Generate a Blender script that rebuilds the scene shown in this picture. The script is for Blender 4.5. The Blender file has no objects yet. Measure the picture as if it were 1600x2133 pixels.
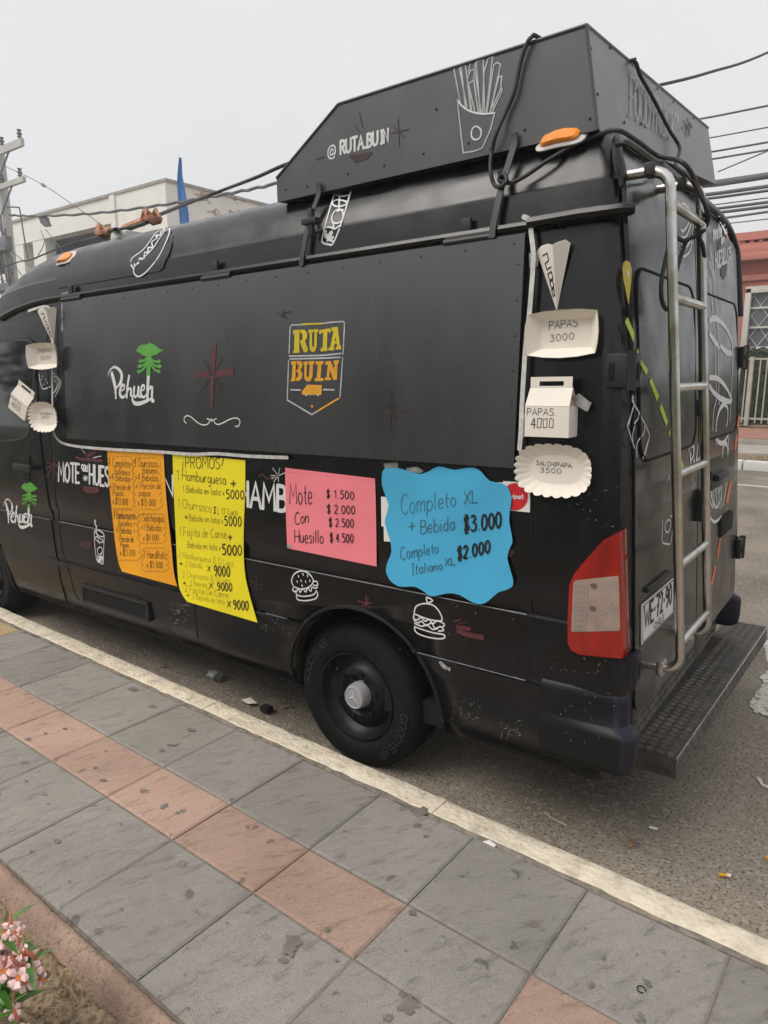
import bpy, bmesh, math, random
from math import radians as rad, sin, cos, pi
from mathutils import Vector as V, Matrix, Euler
from mathutils.geometry import tessellate_polygon
random.seed(7)
SC = bpy.context.scene
COL = SC.collection

# ------------------------------------------------------------------ camera
S, F = 1.06, 1457.53
CAM = V((3.4501, -1.4724, 1.5412)) * S
RC = Euler((1.3742, .0014, .6575)).to_matrix()
cd = bpy.data.cameras.new('camera')
cam = bpy.data.objects.new('camera', cd); COL.objects.link(cam)
cam.location = CAM; cam.rotation_euler = (1.3742, .0014, .6575)
cd.sensor_fit = 'HORIZONTAL'; cd.sensor_width = 36; cd.lens = 36 * F / 1600
cd.clip_start = .05; cd.clip_end = 3000
SC.camera = cam

# ------------------------------------------------------------------ overcast sky and soft sun
EL, AZ = rad(52), rad(215)
w = bpy.data.worlds.new('World'); SC.world = w; w.use_nodes = True
nt = w.node_tree; nt.nodes.clear()
sky = nt.nodes.new('ShaderNodeTexSky'); sky.sky_type = 'NISHITA'; sky.sun_disc = False
sky.sun_elevation = EL; sky.sun_rotation = AZ; sky.dust_density = 4; sky.air_density = 1
hsv = nt.nodes.new('ShaderNodeHueSaturation'); hsv.inputs['Saturation'].default_value = .12
tc = nt.nodes.new('ShaderNodeTexCoord'); noi = nt.nodes.new('ShaderNodeTexNoise'); noi.inputs['Scale'].default_value = 1.6
noi.inputs['Detail'].default_value = 3
rmp = nt.nodes.new('ShaderNodeMapRange'); rmp.inputs[1].default_value = .3; rmp.inputs[2].default_value = .7
rmp.inputs[3].default_value = .95; rmp.inputs[4].default_value = 1.05
cl = nt.nodes.new('ShaderNodeVectorMath'); cl.operation = 'SCALE'; cl.inputs[0].default_value = (8.5, 8.55, 8.65)
mix = nt.nodes.new('ShaderNodeMix'); mix.data_type = 'RGBA'; mix.inputs[0].default_value = .88
bg = nt.nodes.new('ShaderNodeBackground'); bg.inputs[1].default_value = .0705
wo = nt.nodes.new('ShaderNodeOutputWorld')
L = nt.links.new
L(sky.outputs[0], hsv.inputs['Color']); L(tc.outputs['Generated'], noi.inputs['Vector'])
L(noi.outputs[0], rmp.inputs[0]); L(rmp.outputs[0], cl.inputs['Scale'])
L(hsv.outputs[0], mix.inputs[6]); L(cl.outputs[0], mix.inputs[7])
L(mix.outputs[2], bg.inputs[0]); L(bg.outputs[0], wo.inputs[0])
sl = bpy.data.lights.new('sun', 'SUN'); sl.energy = 1.5; sl.angle = rad(40); sl.color = (1, .94, .86)
so = bpy.data.objects.new('sun', sl); COL.objects.link(so)
so.rotation_euler = (pi / 2 - EL, 0, pi - AZ)
SC.view_settings.view_transform = 'Standard'; SC.view_settings.look = 'None'
SC.view_settings.exposure = .57; SC.view_settings.gamma = 1

# ------------------------------------------------------------------ the van's own frame (it stands a little askew on the cambered road)
YAW, PIT = rad(1.2), rad(-1.0)
RV = Euler((0, PIT, YAW)).to_matrix()
VO = V((2.76, .65, -.15)) * S
MV = Matrix.Translation(VO) @ RV.to_4x4()
EYE = RV.transposed() @ (CAM - VO)

def wray(px, py): return RC @ V(((px - 800) / F, -(py - 1066.5) / F, -1))
def vray(px, py): return RV.transposed() @ wray(px, py)
def wpl(px, py, ax, c):            # a point of the world on the plane axis = c
    d = wray(px, py); return CAM + d * ((c - CAM[ax]) / d[ax])
def wfar(px, py, t): return CAM + wray(px, py) * t
def vpl(px, py, n, c):
    n = V(n); d = vray(px, py); return EYE + d * ((c - n.dot(EYE)) / n.dot(d))
def lut(tab, z):
    if z <= tab[0][0]: return tab[0][1]
    for (a, fa), (b, fb) in zip(tab, tab[1:]):
        if z <= b: return fa + (fb - fa) * (z - a) / (b - a)
    return tab[-1][1]
PROF = [(.30, .10), (.33, .05), (.40, .016), (.55, .004), (.664, .002), (.668, .010), (.674, .010), (.684, .002), (.80, 0), (.925, .002),
        (.931, .016), (.99, .014), (1.02, .001), (1.15, 0), (1.46, .004), (1.8, .026), (2.1, .048), (2.28, .062), (2.33, .066),
        (2.40, .076), (2.412, .086), (2.43, .092), (2.50, .122), (2.56, .175), (2.61, .26), (2.645, .40), (2.672, .62), (2.685, .80), (2.69, .965)]
REAR = [(.3, -.03), (.555, -.03), (.575, .045), (.6, .045), (.9, .03), (1.2, .015), (1.5, 0), (1.9, -.025), (2.4, -.075), (2.55, -.12), (2.69, -.22)]
WID = 1.93
class Side:
    def __init__(s, off=0): s.o = off
    def nrm(s, p):
        d = (lut(PROF, p.z + .02) - lut(PROF, p.z - .02)) / .04
        return V((0, -1, d)).normalized()
    def hit(s, px, py):
        y = 0
        for _ in range(12):
            p = vpl(px, py, (0, 1, 0), y); y = .5 * y + .5 * (lut(PROF, p.z) - s.o)
        return p
PROF2 = [(.30, .012), (.5, .004), (.8, 0), (1.46, .004), (2.3, .062)]
class Hang(Side):
    def hit(s, px, py):
        y = 0
        for _ in range(12):
            p = vpl(px, py, (0, 1, 0), y); y = .5 * y + .5 * (lut(PROF2, p.z) - s.o)
        return p
class Rear:
    def __init__(s, off=0): s.o = off
    def nrm(s, p):
        d = (lut(REAR, p.z + .05) - lut(REAR, p.z - .05)) / .1
        return V((1, 0, -d)).normalized()
    def hit(s, px, py):
        x = 0
        for _ in range(14):
            p = vpl(px, py, (1, 0, 0), x); x = .5 * x + .5 * (lut(REAR, p.z) + s.o)
        return p
class Flat:
    def __init__(s, n, p): s.n = V(n).normalized(); s.c = s.n.dot(V(p))
    def nrm(s, p): return s.n
    def hit(s, px, py): return vpl(px, py, s.n, s.c)
class FlatW(Flat):
    def hit(s, px, py):
        d = wray(px, py); return CAM + d * ((s.c - s.n.dot(CAM)) / s.n.dot(d))

# ------------------------------------------------------------------ materials
def mat(name, col, rough=.6, metal=0, var=(0, .0), bump=(0, 0), spec=.5, col2=None, mask=(0, .5, .6), aniso=None, coat=0, stretch=None, detail=6):
    """base colour varied by noise var=(scale, amount); a second colour col2 where a noise of scale mask[0] is above mask[1]..mask[2]"""
    m = bpy.data.materials.new(name); m.use_nodes = True
    t = m.node_tree; n = t.nodes; l = t.links.new; b = n['Principled BSDF']
    b.inputs['Roughness'].default_value = rough; b.inputs['Metallic'].default_value = metal
    b.inputs['Specular IOR Level'].default_value = spec; b.inputs['Coat Weight'].default_value = coat
    c4 = lambda c: (*c, 1)
    b.inputs['Base Color'].default_value = c4(col)
    co = n.new('ShaderNodeTexCoord'); vec = co.outputs['Object']
    if stretch:
        mp = n.new('ShaderNodeMapping'); mp.inputs['Scale'].default_value = stretch; l(vec, mp.inputs[0]); vec = mp.outputs[0]
    last = None
    if var[0]:
        x = n.new('ShaderNodeTexNoise'); x.inputs['Scale'].default_value = var[0]; x.inputs['Detail'].default_value = detail
        l(vec, x.inputs['Vector'])
        r = n.new('ShaderNodeMapRange'); r.inputs[1].default_value = .3; r.inputs[2].default_value = .7
        r.inputs[3].default_value = 1 - var[1]; r.inputs[4].default_value = 1 + var[1]; l(x.outputs[0], r.inputs[0])
        s = n.new('ShaderNodeVectorMath'); s.operation = 'SCALE'; s.inputs[0].default_value = col; l(r.outputs[0], s.inputs['Scale'])
        last = s.outputs[0]
    if col2:
        x = n.new('ShaderNodeTexNoise'); x.inputs['Scale'].default_value = mask[0]; x.inputs['Detail'].default_value = 8
        x.inputs['Roughness'].default_value = .65; l(vec, x.inputs['Vector'])
        r = n.new('ShaderNodeMapRange'); r.inputs[1].default_value = mask[1]; r.inputs[2].default_value = mask[2]; l(x.outputs[0], r.inputs[0])
        k = n.new('ShaderNodeMix'); k.data_type = 'RGBA'; l(r.outputs[0], k.inputs[0])
        if last: l(last, k.inputs[6])
        else: k.inputs[6].default_value = c4(col)
        k.inputs[7].default_value = c4(col2); last = k.outputs[2]
    if last: l(last, b.inputs['Base Color'])
    if bump[0]:
        x = n.new('ShaderNodeTexNoise'); x.inputs['Scale'].default_value = bump[0]; x.inputs['Detail'].default_value = 5
        l(vec, x.inputs['Vector'])
        u = n.new('ShaderNodeBump'); u.inputs['Strength'].default_value = bump[1]; u.inputs['Distance'].default_value = .01
        l(x.outputs[0], u.inputs['Height']); l(u.outputs[0], b.inputs['Normal'])
    return m
def nodes(m): return m.node_tree.nodes, m.node_tree.links.new, m.node_tree.nodes['Principled BSDF']
def rough_noise(m, scale, lo, hi, stretch=(1, 1, 1)):
    n, l, b = nodes(m)
    co = n.new('ShaderNodeTexCoord'); mp = n.new('ShaderNodeMapping'); mp.inputs['Scale'].default_value = stretch
    x = n.new('ShaderNodeTexNoise'); x.inputs['Scale'].default_value = scale; x.inputs['Detail'].default_value = 6
    r = n.new('ShaderNodeMapRange'); r.inputs[1].default_value = .35; r.inputs[2].default_value = .65; r.inputs[3].default_value = lo; r.inputs[4].default_value = hi
    l(co.outputs['Object'], mp.inputs[0]); l(mp.outputs[0], x.inputs['Vector']); l(x.outputs[0], r.inputs[0]); l(r.outputs[0], b.inputs['Roughness'])

M = {}
M['paint'] = mat('van_paint', (.0032, .0034, .0046), .3, spec=.5, var=(3, .25), bump=(2.2, .12), col2=(.03, .03, .03), mask=(55, .67, .85), stretch=(1, 1, .6))
rough_noise(M['paint'], 5, .16, .34)
M['hatch'] = mat('hatch_paint', (.0085, .0084, .0088), .40, var=(6, .3), bump=(5, .04), spec=1.0, col2=(.017, .0168, .0165), mask=(4, .48, .8), stretch=(1, 1, .45))
rough_noise(M['hatch'], 2.5, .20, .33, (1, 1, .5))
_n, _l, _b = nodes(M['hatch']); _b.inputs['IOR'].default_value = 1.62
M['door'] = mat('rear_door_paint', (.012, .0115, .0115), .2, var=(4, .3), bump=(2.5, .22), col2=(.03, .028, .026), mask=(22, .62, .8))
rough_noise(M['door'], 6, .15, .3)
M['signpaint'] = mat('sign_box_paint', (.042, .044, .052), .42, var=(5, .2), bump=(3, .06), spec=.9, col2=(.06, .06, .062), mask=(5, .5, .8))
M['signback'] = mat('sign_back_sky_sheen', (.12, .122, .125), .34, var=(4, .25), bump=(3, .08), spec=.9, col2=(.18, .175, .165), mask=(5, .5, .8))  # sky reflected in the back panel is put into a lighter base colour
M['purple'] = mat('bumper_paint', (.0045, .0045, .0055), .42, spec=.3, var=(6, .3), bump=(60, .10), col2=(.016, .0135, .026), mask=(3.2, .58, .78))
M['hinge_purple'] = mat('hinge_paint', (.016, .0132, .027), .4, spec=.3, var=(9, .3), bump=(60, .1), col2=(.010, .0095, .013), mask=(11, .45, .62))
M['rubber'] = mat('rubber', (.006, .006, .0065), .75, spec=.22, var=(14, .3), bump=(80, .1), col2=(.018, .016, .014), mask=(12, .55, .8))
M['blackmetal'] = mat('black_metal', (.014, .014, .015), .5, var=(12, .3))
M['cable'] = mat('cable_rubber', (.02, .02, .024), .55, var=(9, .3))
M['gap'] = mat('gap_black', (.003, .003, .003), .9)
M['glass'] = mat('dark_glass', (.012, .014, .015), .05, spec=1.0)
M['steel'] = mat('steel_tube', (.62, .60, .57), .26, 1, var=(9, .15), bump=(60, .03), col2=(.34, .27, .21), mask=(6, .52, .72))
M['chrome'] = mat('chrome', (.75, .75, .75), .18, 1)
M['plastic_grey'] = mat('hub_plastic', (.33, .33, .34), .4, var=(30, .1))
M['plate_steel'] = mat('tread_plate', (.062, .058, .052), .42, .25, var=(8, .35), bump=(90, .15), col2=(.12, .098, .08), mask=(5, .45, .7))
M['tread_bar'] = mat('tread_bar', (.09, .08, .07), .34, .4, var=(7, .4))
M['worn_edge'] = mat('worn_edge', (.42, .40, .37), .3, .8, var=(60, .5))
M['amber'] = mat('amber_lens', (.85, .27, .02), .2, spec=.6, var=(40, .15))
M['whiteplastic'] = mat('white_plastic', (.62, .6, .58), .35)
M['redlens'] = mat('red_lens', (.27, .009, .007), .14, spec=.6, var=(7, .5), coat=.6, stretch=(1.6, 1, .5), bump=(30, .15))
M['clearlens'] = mat('clear_lens', (.32, .235, .20), .12, spec=.7, var=(14, .22), coat=.5, bump=(14, .15))
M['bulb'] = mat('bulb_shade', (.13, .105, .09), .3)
M['lensglint'] = mat('lens_rib_and_glint', (.36, .305, .27), .15, var=(70, .3), stretch=(.3, 1, 3))
M['hubstar'] = mat('hub_star', (.42, .42, .43), .35)
M['ledgeline'] = mat('ledge_highlight_wear', (.15, .15, .155), .35, var=(30, .5))  # sky highlight along the ledges, with some worn paint, put into the colour
M['sealgrey'] = mat('window_seal', (.035, .036, .038), .5)
M['white'] = mat('white_paint', (.66, .66, .66), .5, var=(30, .12))
M['whitedim'] = mat('white_paint_worn', (.42, .43, .44), .5, var=(20, .25))
M['red'] = mat('red_marker', (.095, .021, .027), .5, var=(40, .4))
M['reddim'] = mat('red_marker_worn', (.043, .015, .018), .5, var=(40, .4))
M['green'] = mat('green_paint', (.09, .34, .045), .5, var=(20, .12))
M['lime'] = mat('lime_paint', (.46, .60, .03), .5, var=(20, .1))
M['orangepaint'] = mat('orange_paint', (.80, .16, .035), .5, var=(20, .12))
M['yellowpaint'] = mat('yellow_paint', (.58, .44, .01), .5, var=(16, .12))
M['amberpaint'] = mat('amber_paint', (.66, .31, .012), .5, var=(16, .12))
M['ink'] = mat('marker_ink', (.012, .011, .013), .5)
M['inkthin'] = mat('marker_ink_thin', (.17, .135, .02), .5)
M['inkfaint'] = mat('marker_ink_faded', (.38, .32, .015), .6)
M['inkblue'] = mat('marker_ink_on_blue', (.045, .13, .19), .6)
M['orangesheet'] = mat('orange_card', (.86, .36, .006), .6, var=(2.5, .09), bump=(4.5, .32))
M['yellowsheet'] = mat('yellow_card', (.84, .70, .008), .6, var=(2.5, .09), bump=(4.5, .32))
M['pinksheet'] = mat('pink_card', (.86, .22, .26), .6, var=(2.5, .09), bump=(4.5, .32))
M['bluesheet'] = mat('blue_card', (.06, .40, .66), .6, var=(2.5, .09), bump=(4.5, .32))
M['card'] = mat('food_card', (.80, .735, .655), .75, var=(6, .03))
M['cardin'] = mat('food_card_brown', (.42, .32, .24), .8, var=(6, .05))
M['whitecard'] = mat('white_card', (.74, .72, .69), .7, var=(6, .03))
M['stickerred'] = mat('sticker_red', (.56, .02, .028), .35)
M['strip'] = mat('strip_plastic', (.55, .54, .52), .5, var=(40, .2))
M['tape'] = mat('clear_tape', (.30, .29, .28), .25, var=(30, .4))
M['cableorange'] = mat('orange_rag', (.52, .25, .16), .85, var=(20, .3))
def tile_mat(name, col, k=0):
    col = tuple(c * (1, .90, 1.07)[k] for c in col)
    m = mat(name, col, .72, var=(2.2, .10), spec=.3)
    n, l, b = nodes(m)
    co = n.new('ShaderNodeTexCoord')
    m0 = n.new('ShaderNodeMapping'); m0.inputs['Rotation'].default_value = (0, 0, rad((-66, -58, -74)[k])); m0.inputs['Location'].default_value = (k * 3.3, k * 1.7, k * 5.1); l(co.outputs['Object'], m0.inputs[0])
    mp = n.new('ShaderNodeMapping'); mp.inputs['Scale'].default_value = (4.2, 13, 1)
    l(m0.outputs[0], mp.inputs[0])
    x = n.new('ShaderNodeTexNoise'); x.inputs['Scale'].default_value = 2.1; x.inputs['Detail'].default_value = 10; x.inputs['Roughness'].default_value = .68; x.inputs['Distortion'].default_value = .35
    l(mp.outputs[0], x.inputs['Vector'])
    y = n.new('ShaderNodeTexNoise'); y.inputs['Scale'].default_value = 260; y.inputs['Detail'].default_value = 3; l(co.outputs['Object'], y.inputs['Vector'])
    ad = n.new('ShaderNodeMath'); ad.operation = 'MULTIPLY_ADD'; ad.inputs[1].default_value = .30; l(y.outputs[0], ad.inputs[0]); l(x.outputs[0], ad.inputs[2])
    u = n.new('ShaderNodeBump'); u.inputs['Strength'].default_value = .95; u.inputs['Distance'].default_value = .022
    l(ad.outputs[0], u.inputs['Height']); l(u.outputs[0], b.inputs['Normal'])
    base = b.inputs['Base Color'].links[0].from_socket
    # gritty speckle, relief shade painted into the low lines of the slate, old dark blots
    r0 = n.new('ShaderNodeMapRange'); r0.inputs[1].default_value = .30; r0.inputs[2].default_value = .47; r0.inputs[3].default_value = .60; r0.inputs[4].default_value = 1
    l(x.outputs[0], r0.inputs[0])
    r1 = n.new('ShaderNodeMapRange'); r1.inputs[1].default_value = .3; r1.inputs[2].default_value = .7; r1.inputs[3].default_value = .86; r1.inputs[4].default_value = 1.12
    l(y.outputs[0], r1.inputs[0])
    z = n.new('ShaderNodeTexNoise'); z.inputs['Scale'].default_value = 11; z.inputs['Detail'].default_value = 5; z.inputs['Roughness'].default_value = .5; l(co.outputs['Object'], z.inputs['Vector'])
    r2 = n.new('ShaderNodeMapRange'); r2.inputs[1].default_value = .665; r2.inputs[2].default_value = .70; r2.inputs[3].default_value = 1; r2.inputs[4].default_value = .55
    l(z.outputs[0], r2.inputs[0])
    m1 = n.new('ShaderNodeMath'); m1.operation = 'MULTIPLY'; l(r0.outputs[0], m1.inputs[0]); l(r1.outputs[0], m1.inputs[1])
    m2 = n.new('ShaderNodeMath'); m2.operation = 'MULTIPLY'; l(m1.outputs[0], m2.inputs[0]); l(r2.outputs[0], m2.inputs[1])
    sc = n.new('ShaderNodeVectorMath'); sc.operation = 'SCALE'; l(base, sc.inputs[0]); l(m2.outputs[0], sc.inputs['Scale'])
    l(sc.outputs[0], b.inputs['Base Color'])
    return m
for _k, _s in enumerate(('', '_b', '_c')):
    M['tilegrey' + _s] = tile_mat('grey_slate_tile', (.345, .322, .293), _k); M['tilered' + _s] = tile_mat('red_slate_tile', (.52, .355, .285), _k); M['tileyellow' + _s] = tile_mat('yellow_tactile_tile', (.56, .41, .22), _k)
M['mortar'] = mat('mortar', (.19, .165, .135), .9, var=(30, .4), bump=(60, .6))
M['kerb'] = mat('kerb_paint', (.68, .60, .475), .75, var=(12, .13), bump=(48, 1.0), col2=(.30, .25, .18), mask=(14, .50, .80), spec=.2)
def gritty(name, base, specks, scale, bstr, big=.25, pit=(.33, .62, .42, 1.25), k=.9):
    m = mat(name, base, .85, var=(1.1, big), spec=.25)
    n, l, b = nodes(m)
    co = n.new('ShaderNodeTexCoord'); v = n.new('ShaderNodeTexVoronoi'); v.inputs['Scale'].default_value = scale
    l(co.outputs['Object'], v.inputs['Vector'])
    x = n.new('ShaderNodeTexNoise'); x.inputs['Scale'].default_value = scale * k; x.inputs['Detail'].default_value = 6; l(co.outputs['Object'], x.inputs['Vector'])
    r = n.new('ShaderNodeMapRange'); r.inputs[1].default_value, r.inputs[2].default_value, r.inputs[3].default_value, r.inputs[4].default_value = pit; l(x.outputs[0], r.inputs[0])
    base_s = b.inputs['Base Color'].links[0].from_socket
    sc = n.new('ShaderNodeVectorMath'); sc.operation = 'SCALE'; l(base_s, sc.inputs[0]); l(r.outputs[0], sc.inputs['Scale'])
    sep = n.new('ShaderNodeSeparateColor'); l(v.outputs['Color'], sep.inputs[0])
    g = n.new('ShaderNodeMath'); g.operation = 'GREATER_THAN'; g.inputs[1].default_value = .86; l(sep.outputs[0], g.inputs[0])
    k = n.new('ShaderNodeMix'); k.data_type = 'RGBA'; l(sc.outputs[0], k.inputs[6]); k.inputs[7].default_value = (*specks, 1)
    mm = n.new('ShaderNodeMath'); mm.operation = 'MULTIPLY'; mm.inputs[1].default_value = .55; l(g.outputs[0], mm.inputs[0]); l(mm.outputs[0], k.inputs[0])
    l(k.outputs[2], b.inputs['Base Color'])
    u = n.new('ShaderNodeBump'); u.inputs['Strength'].default_value = bstr; u.inputs['Distance'].default_value = .012
    l(x.outputs[0], u.inputs['Height']); l(u.outputs[0], b.inputs['Normal'])
    return m
M['road'] = gritty('road_asphalt', (.225, .194, .155), (.38, .34, .29), 75, .8, .35, (.36, .47, .42, 1.05), 1.1)
M['soil'] = gritty('planter_soil', (.235, .17, .105), (.33, .27, .19), 60, 1, .3)
M['curbpink'] = mat('pink_concrete', (.345, .235, .185), .85, var=(4, .25), bump=(130, .8), spec=.25, col2=(.20, .15, .11), mask=(60, .50, .68), detail=9)
M['roadpaint'] = mat('road_paint', (.62, .60, .53), .8, var=(9, .15), bump=(80, .4), col2=(.22, .19, .155), mask=(30, .50, .60))
M['concrete'] = mat('concrete', (.36, .33, .29), .9, var=(3, .2), bump=(30, .3))
M['redpave'] = mat('red_paving', (.34, .17, .125), .85, var=(4, .15), bump=(20, .2))
M['farkerb'] = mat('white_kerb', (.62, .62, .60), .8, var=(2, .12), bump=(20, .3))
M['unseen_lawn'] = mat('unseen_lawn_grass', (.035, .055, .018), .9, var=(1.5, .4), bump=(40, .6))
M['bwhite'] = mat('white_render', (.82, .80, .75), .9, var=(.5, .05), col2=(.76, .73, .67), mask=(1.2, .5, .7))
M['brickwall'] = mat('worn_white_wall', (.80, .77, .72), .9, var=(.5, .06), col2=(.45, .30, .22), mask=(.9, .54, .56), stretch=(1, 1, 2.2))
M['bdark'] = mat('dark_recess', (.10, .098, .105), .9, var=(.6, .15))
M['redwall'] = mat('red_render', (.44, .15, .115), .85, var=(1.3, .10), bump=(6, .1))
M['redtrim'] = mat('red_trim', (.49, .19, .15), .8, var=(2, .1))
M['winglass'] = mat('window_glass', (.13, .14, .15), .12, spec=.6)
M['winwhite'] = mat('window_frame_paint', (.60, .58, .54), .6, var=(4, .08))
M['fence'] = mat('fence_paint', (.42, .40, .35), .6, var=(5, .15))
M['leafdark'] = mat('hedge_leaf', (.05, .075, .03), .6, var=(2.5, .45))
M['leaf'] = mat('oleander_leaf', (.07, .19, .028), .38, var=(14, .35))
M['petal'] = mat('oleander_petal', (.86, .60, .57), .6, var=(30, .18))
M['petalorange'] = mat('oleander_throat', (.66, .22, .05), .6)
M['bud'] = mat('oleander_bud', (.55, .17, .12), .55, var=(30, .2))
M['pole'] = mat('pole_concrete', (.50, .49, .47), .9, var=(1.5, .12))
M['polemetal'] = mat('pole_metal', (.16, .165, .18), .6, var=(4, .2))
M['transformer'] = mat('transformer_paint', (.36, .42, .47), .5, var=(2, .1))
M['wire'] = mat('overhead_wire', (.12, .12, .125), .7)
M['flag'] = mat('flag_cloth', (.025, .15, .42), .8, var=(3, .15))
M['lampglow'] = mat('lamp_glow', (1, .6, .1), .5)
_n, _l, _b = nodes(M['lampglow']); _b.inputs['Emission Color'].default_value = (1, .55, .06, 1); _b.inputs['Emission Strength'].default_value = 2.2
M['plasticclear'] = mat('crumpled_plastic', (.34, .34, .33), .15, var=(30, .4), bump=(30, .6))
M['scuff'] = mat('scuffed_paint', (.30, .29, .29), .7, var=(90, .6))
M['stain'] = mat('dark_stain', (.175, .155, .135), .6, var=(20, .25), bump=(120, .3))
M['dryleaf'] = mat('dry_leaf', (.16, .10, .055), .8, var=(20, .3))
M['straw'] = mat('dry_straw', (.42, .36, .26), .8)

# ------------------------------------------------------------------ mesh helpers
class MB:
    def __init__(s): s.v = []; s.f = []; s.m = []; s.mats = []; s.smooth = True; s.layer = 0
    def mi(s, m):
        if m not in s.mats: s.mats.append(m)
        return s.mats.index(m)
    def add(s, vs, fs, m='paint'):
        o = len(s.v); s.v += [V(p) for p in vs]; k = s.mi(m)
        for f in fs: s.f.append([i + o for i in f]); s.m.append(k)
    def box(s, a, b, m='paint', M4=None):
        (x0, y0, z0), (x1, y1, z1) = a, b
        p = [V(q) for q in ((x0, y0, z0), (x1, y0, z0), (x1, y1, z0), (x0, y1, z0), (x0, y0, z1), (x1, y0, z1), (x1, y1, z1), (x0, y1, z1))]
        if M4: p = [M4 @ q for q in p]
        s.add(p, [(3, 2, 1, 0), (4, 5, 6, 7), (0, 1, 5, 4), (1, 2, 6, 5), (2, 3, 7, 6), (3, 0, 4, 7)], m)
    def bbox(s, a, b, r, m='paint', M4=None):       # box with chamfered edges
        (x0, y0, z0), (x1, y1, z1) = a, b
        c = V(((x0 + x1) / 2, (y0 + y1) / 2, (z0 + z1) / 2)); h = V(((x1 - x0) / 2, (y1 - y0) / 2, (z1 - z0) / 2))
        bm = bmesh.new(); bmesh.ops.create_cube(bm, size=2)
        for v in bm.verts: v.co = V((v.co.x * h.x, v.co.y * h.y, v.co.z * h.z))
        bmesh.ops.bevel(bm, geom=bm.edges[:], offset=min(r, .45 * min(h) * 2), segments=2, affect='EDGES', profile=.6)
        bm.verts.index_update()
        T = M4 or Matrix.Identity(4)
        s.add([T @ (v.co + c) for v in bm.verts], [[v.index for v in f.verts] for f in bm.faces], m); bm.free()
    def tube(s, pts, r, m='cable', n=8, cap=True):
        pts = [V(p) for p in pts]; N = len(pts); rr = r if isinstance(r, (list, tuple)) else [r] * N
        o = len(s.v); up = None; vs = []
        for i, p in enumerate(pts):
            t = (pts[min(i + 1, N - 1)] - pts[max(i - 1, 0)]).normalized()
            if up is None: up = V((0, 0, 1)) if abs(t.z) < .9 else V((1, 0, 0))
            a = t.cross(up).normalized(); b = a.cross(t).normalized(); up = b
            for k in range(n):
                an = 2 * pi * k / n; vs.append(p + (a * cos(an) + b * sin(an)) * rr[i])
        fs = [(i * n + k, i * n + (k + 1) % n, (i + 1) * n + (k + 1) % n, (i + 1) * n + k) for i in range(N - 1) for k in range(n)]
        if cap: fs += [tuple(range(n))[::-1], tuple((N - 1) * n + k for k in range(n))]
        s.add(vs, fs, m)
    def lathe(s, prof, c, axis='y', n=48, m='rubber', close=False):   # prof: (along axis, radius)
        vs = []; c = V(c)
        for (h, r) in prof:
            for k in range(n):
                a = 2 * pi * k / n
                q = {'y': V((r * cos(a), h, r * sin(a))), 'x': V((h, r * cos(a), r * sin(a))), 'z': V((r * cos(a), r * sin(a), h))}[axis]
                vs.append(c + q)
        P = len(prof)
        fs = [(i * n + k, i * n + (k + 1) % n, ((i + 1) % P) * n + (k + 1) % n, ((i + 1) % P) * n + k) for i in range(P if close else P - 1) for k in range(n)]
        if not close:
            if prof[0][1] < .003 or True: fs.append(tuple(range(n))[::-1])
            fs.append(tuple((P - 1) * n + k for k in range(n)))
        s.add(vs, fs, m)
    def grid(s, rows, m='paint', wrap=False):
        R, N = len(rows), len(rows[0])
        fs = [(i * N + k, i * N + (k + 1) % N, (i + 1) * N + (k + 1) % N, (i + 1) * N + k) for i in range(R - 1) for k in range(N if wrap else N - 1)]
        s.add([p for r in rows for p in r], fs, m)
    def slab(s, rows, th, m='paint'):       # a sheet of rows of (point, normal), given a thickness th behind it
        a = [[p for p, n in r] for r in rows]; b = [[p - n * th for p, n in r] for r in rows]
        s.grid(a, m); s.grid(b, m)
        rim = lambda R: R[0] + [r[-1] for r in R[1:]] + R[-1][-2::-1] + [r[0] for r in R[-2:0:-1]]
        s.grid([rim(a), rim(b)], m, wrap=True)
    def poly(s, pts, m='white', th=0, nrm=None):      # flat outline -> triangles (with thickness th behind)
        tri = tessellate_polygon([pts]); n = len(pts)
        if not th: s.add(pts, tri, m); return
        nn = nrm; b = [p - (nn(p) if callable(nn) else nn) * th for p in pts]
        s.add(pts + b, [tuple(t) for t in tri] + [tuple(i + n for i in t[::-1]) for t in tri] + [(i, (i + 1) % n, n + (i + 1) % n, n + i) for i in range(n)], m)
    def ribbon(s, pts, nrms, wd, m='white', cap=True):   # brush stroke lying on a surface
        N = len(pts)
        if N < 2: return
        s.layer += 1; lift = .00003 * (s.layer % 60)
        ww = wd if isinstance(wd, (list, tuple)) else [wd] * N
        L_, R_ = [], []
        for i in range(N):
            p, n = pts[i] + nrms[i] * lift, nrms[i]
            t0 = (pts[i] - pts[i - 1]).normalized() if i else None
            t1 = (pts[i + 1] - pts[i]).normalized() if i < N - 1 else None
            t = ((t0 or t1) + (t1 or t0))
            if t.length < .2: t = t1 or t0
            t.normalize(); sd = n.cross(t).normalized()
            k = 1 / max(.6, t.dot(t1 or t0))
            L_.append(p + sd * ww[i] * .5 * k); R_.append(p - sd * ww[i] * .5 * k)
        s.grid([L_, R_], m)
        if cap:
            for i, q in ((0, -1), (N - 1, 1)):
                t = (pts[min(i + 1, N - 1)] - pts[max(i - 1, 0)]).normalized() * q; n = nrms[i]; sd = n.cross(t).normalized(); c = pts[i] + n * lift
                r = ww[i] * .5
                s.add([c + sd * r, c + sd * r * .6 + t * r * .8, c - sd * r * .6 + t * r * .8, c - sd * r], [(0, 1, 2, 3)], m)
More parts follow.
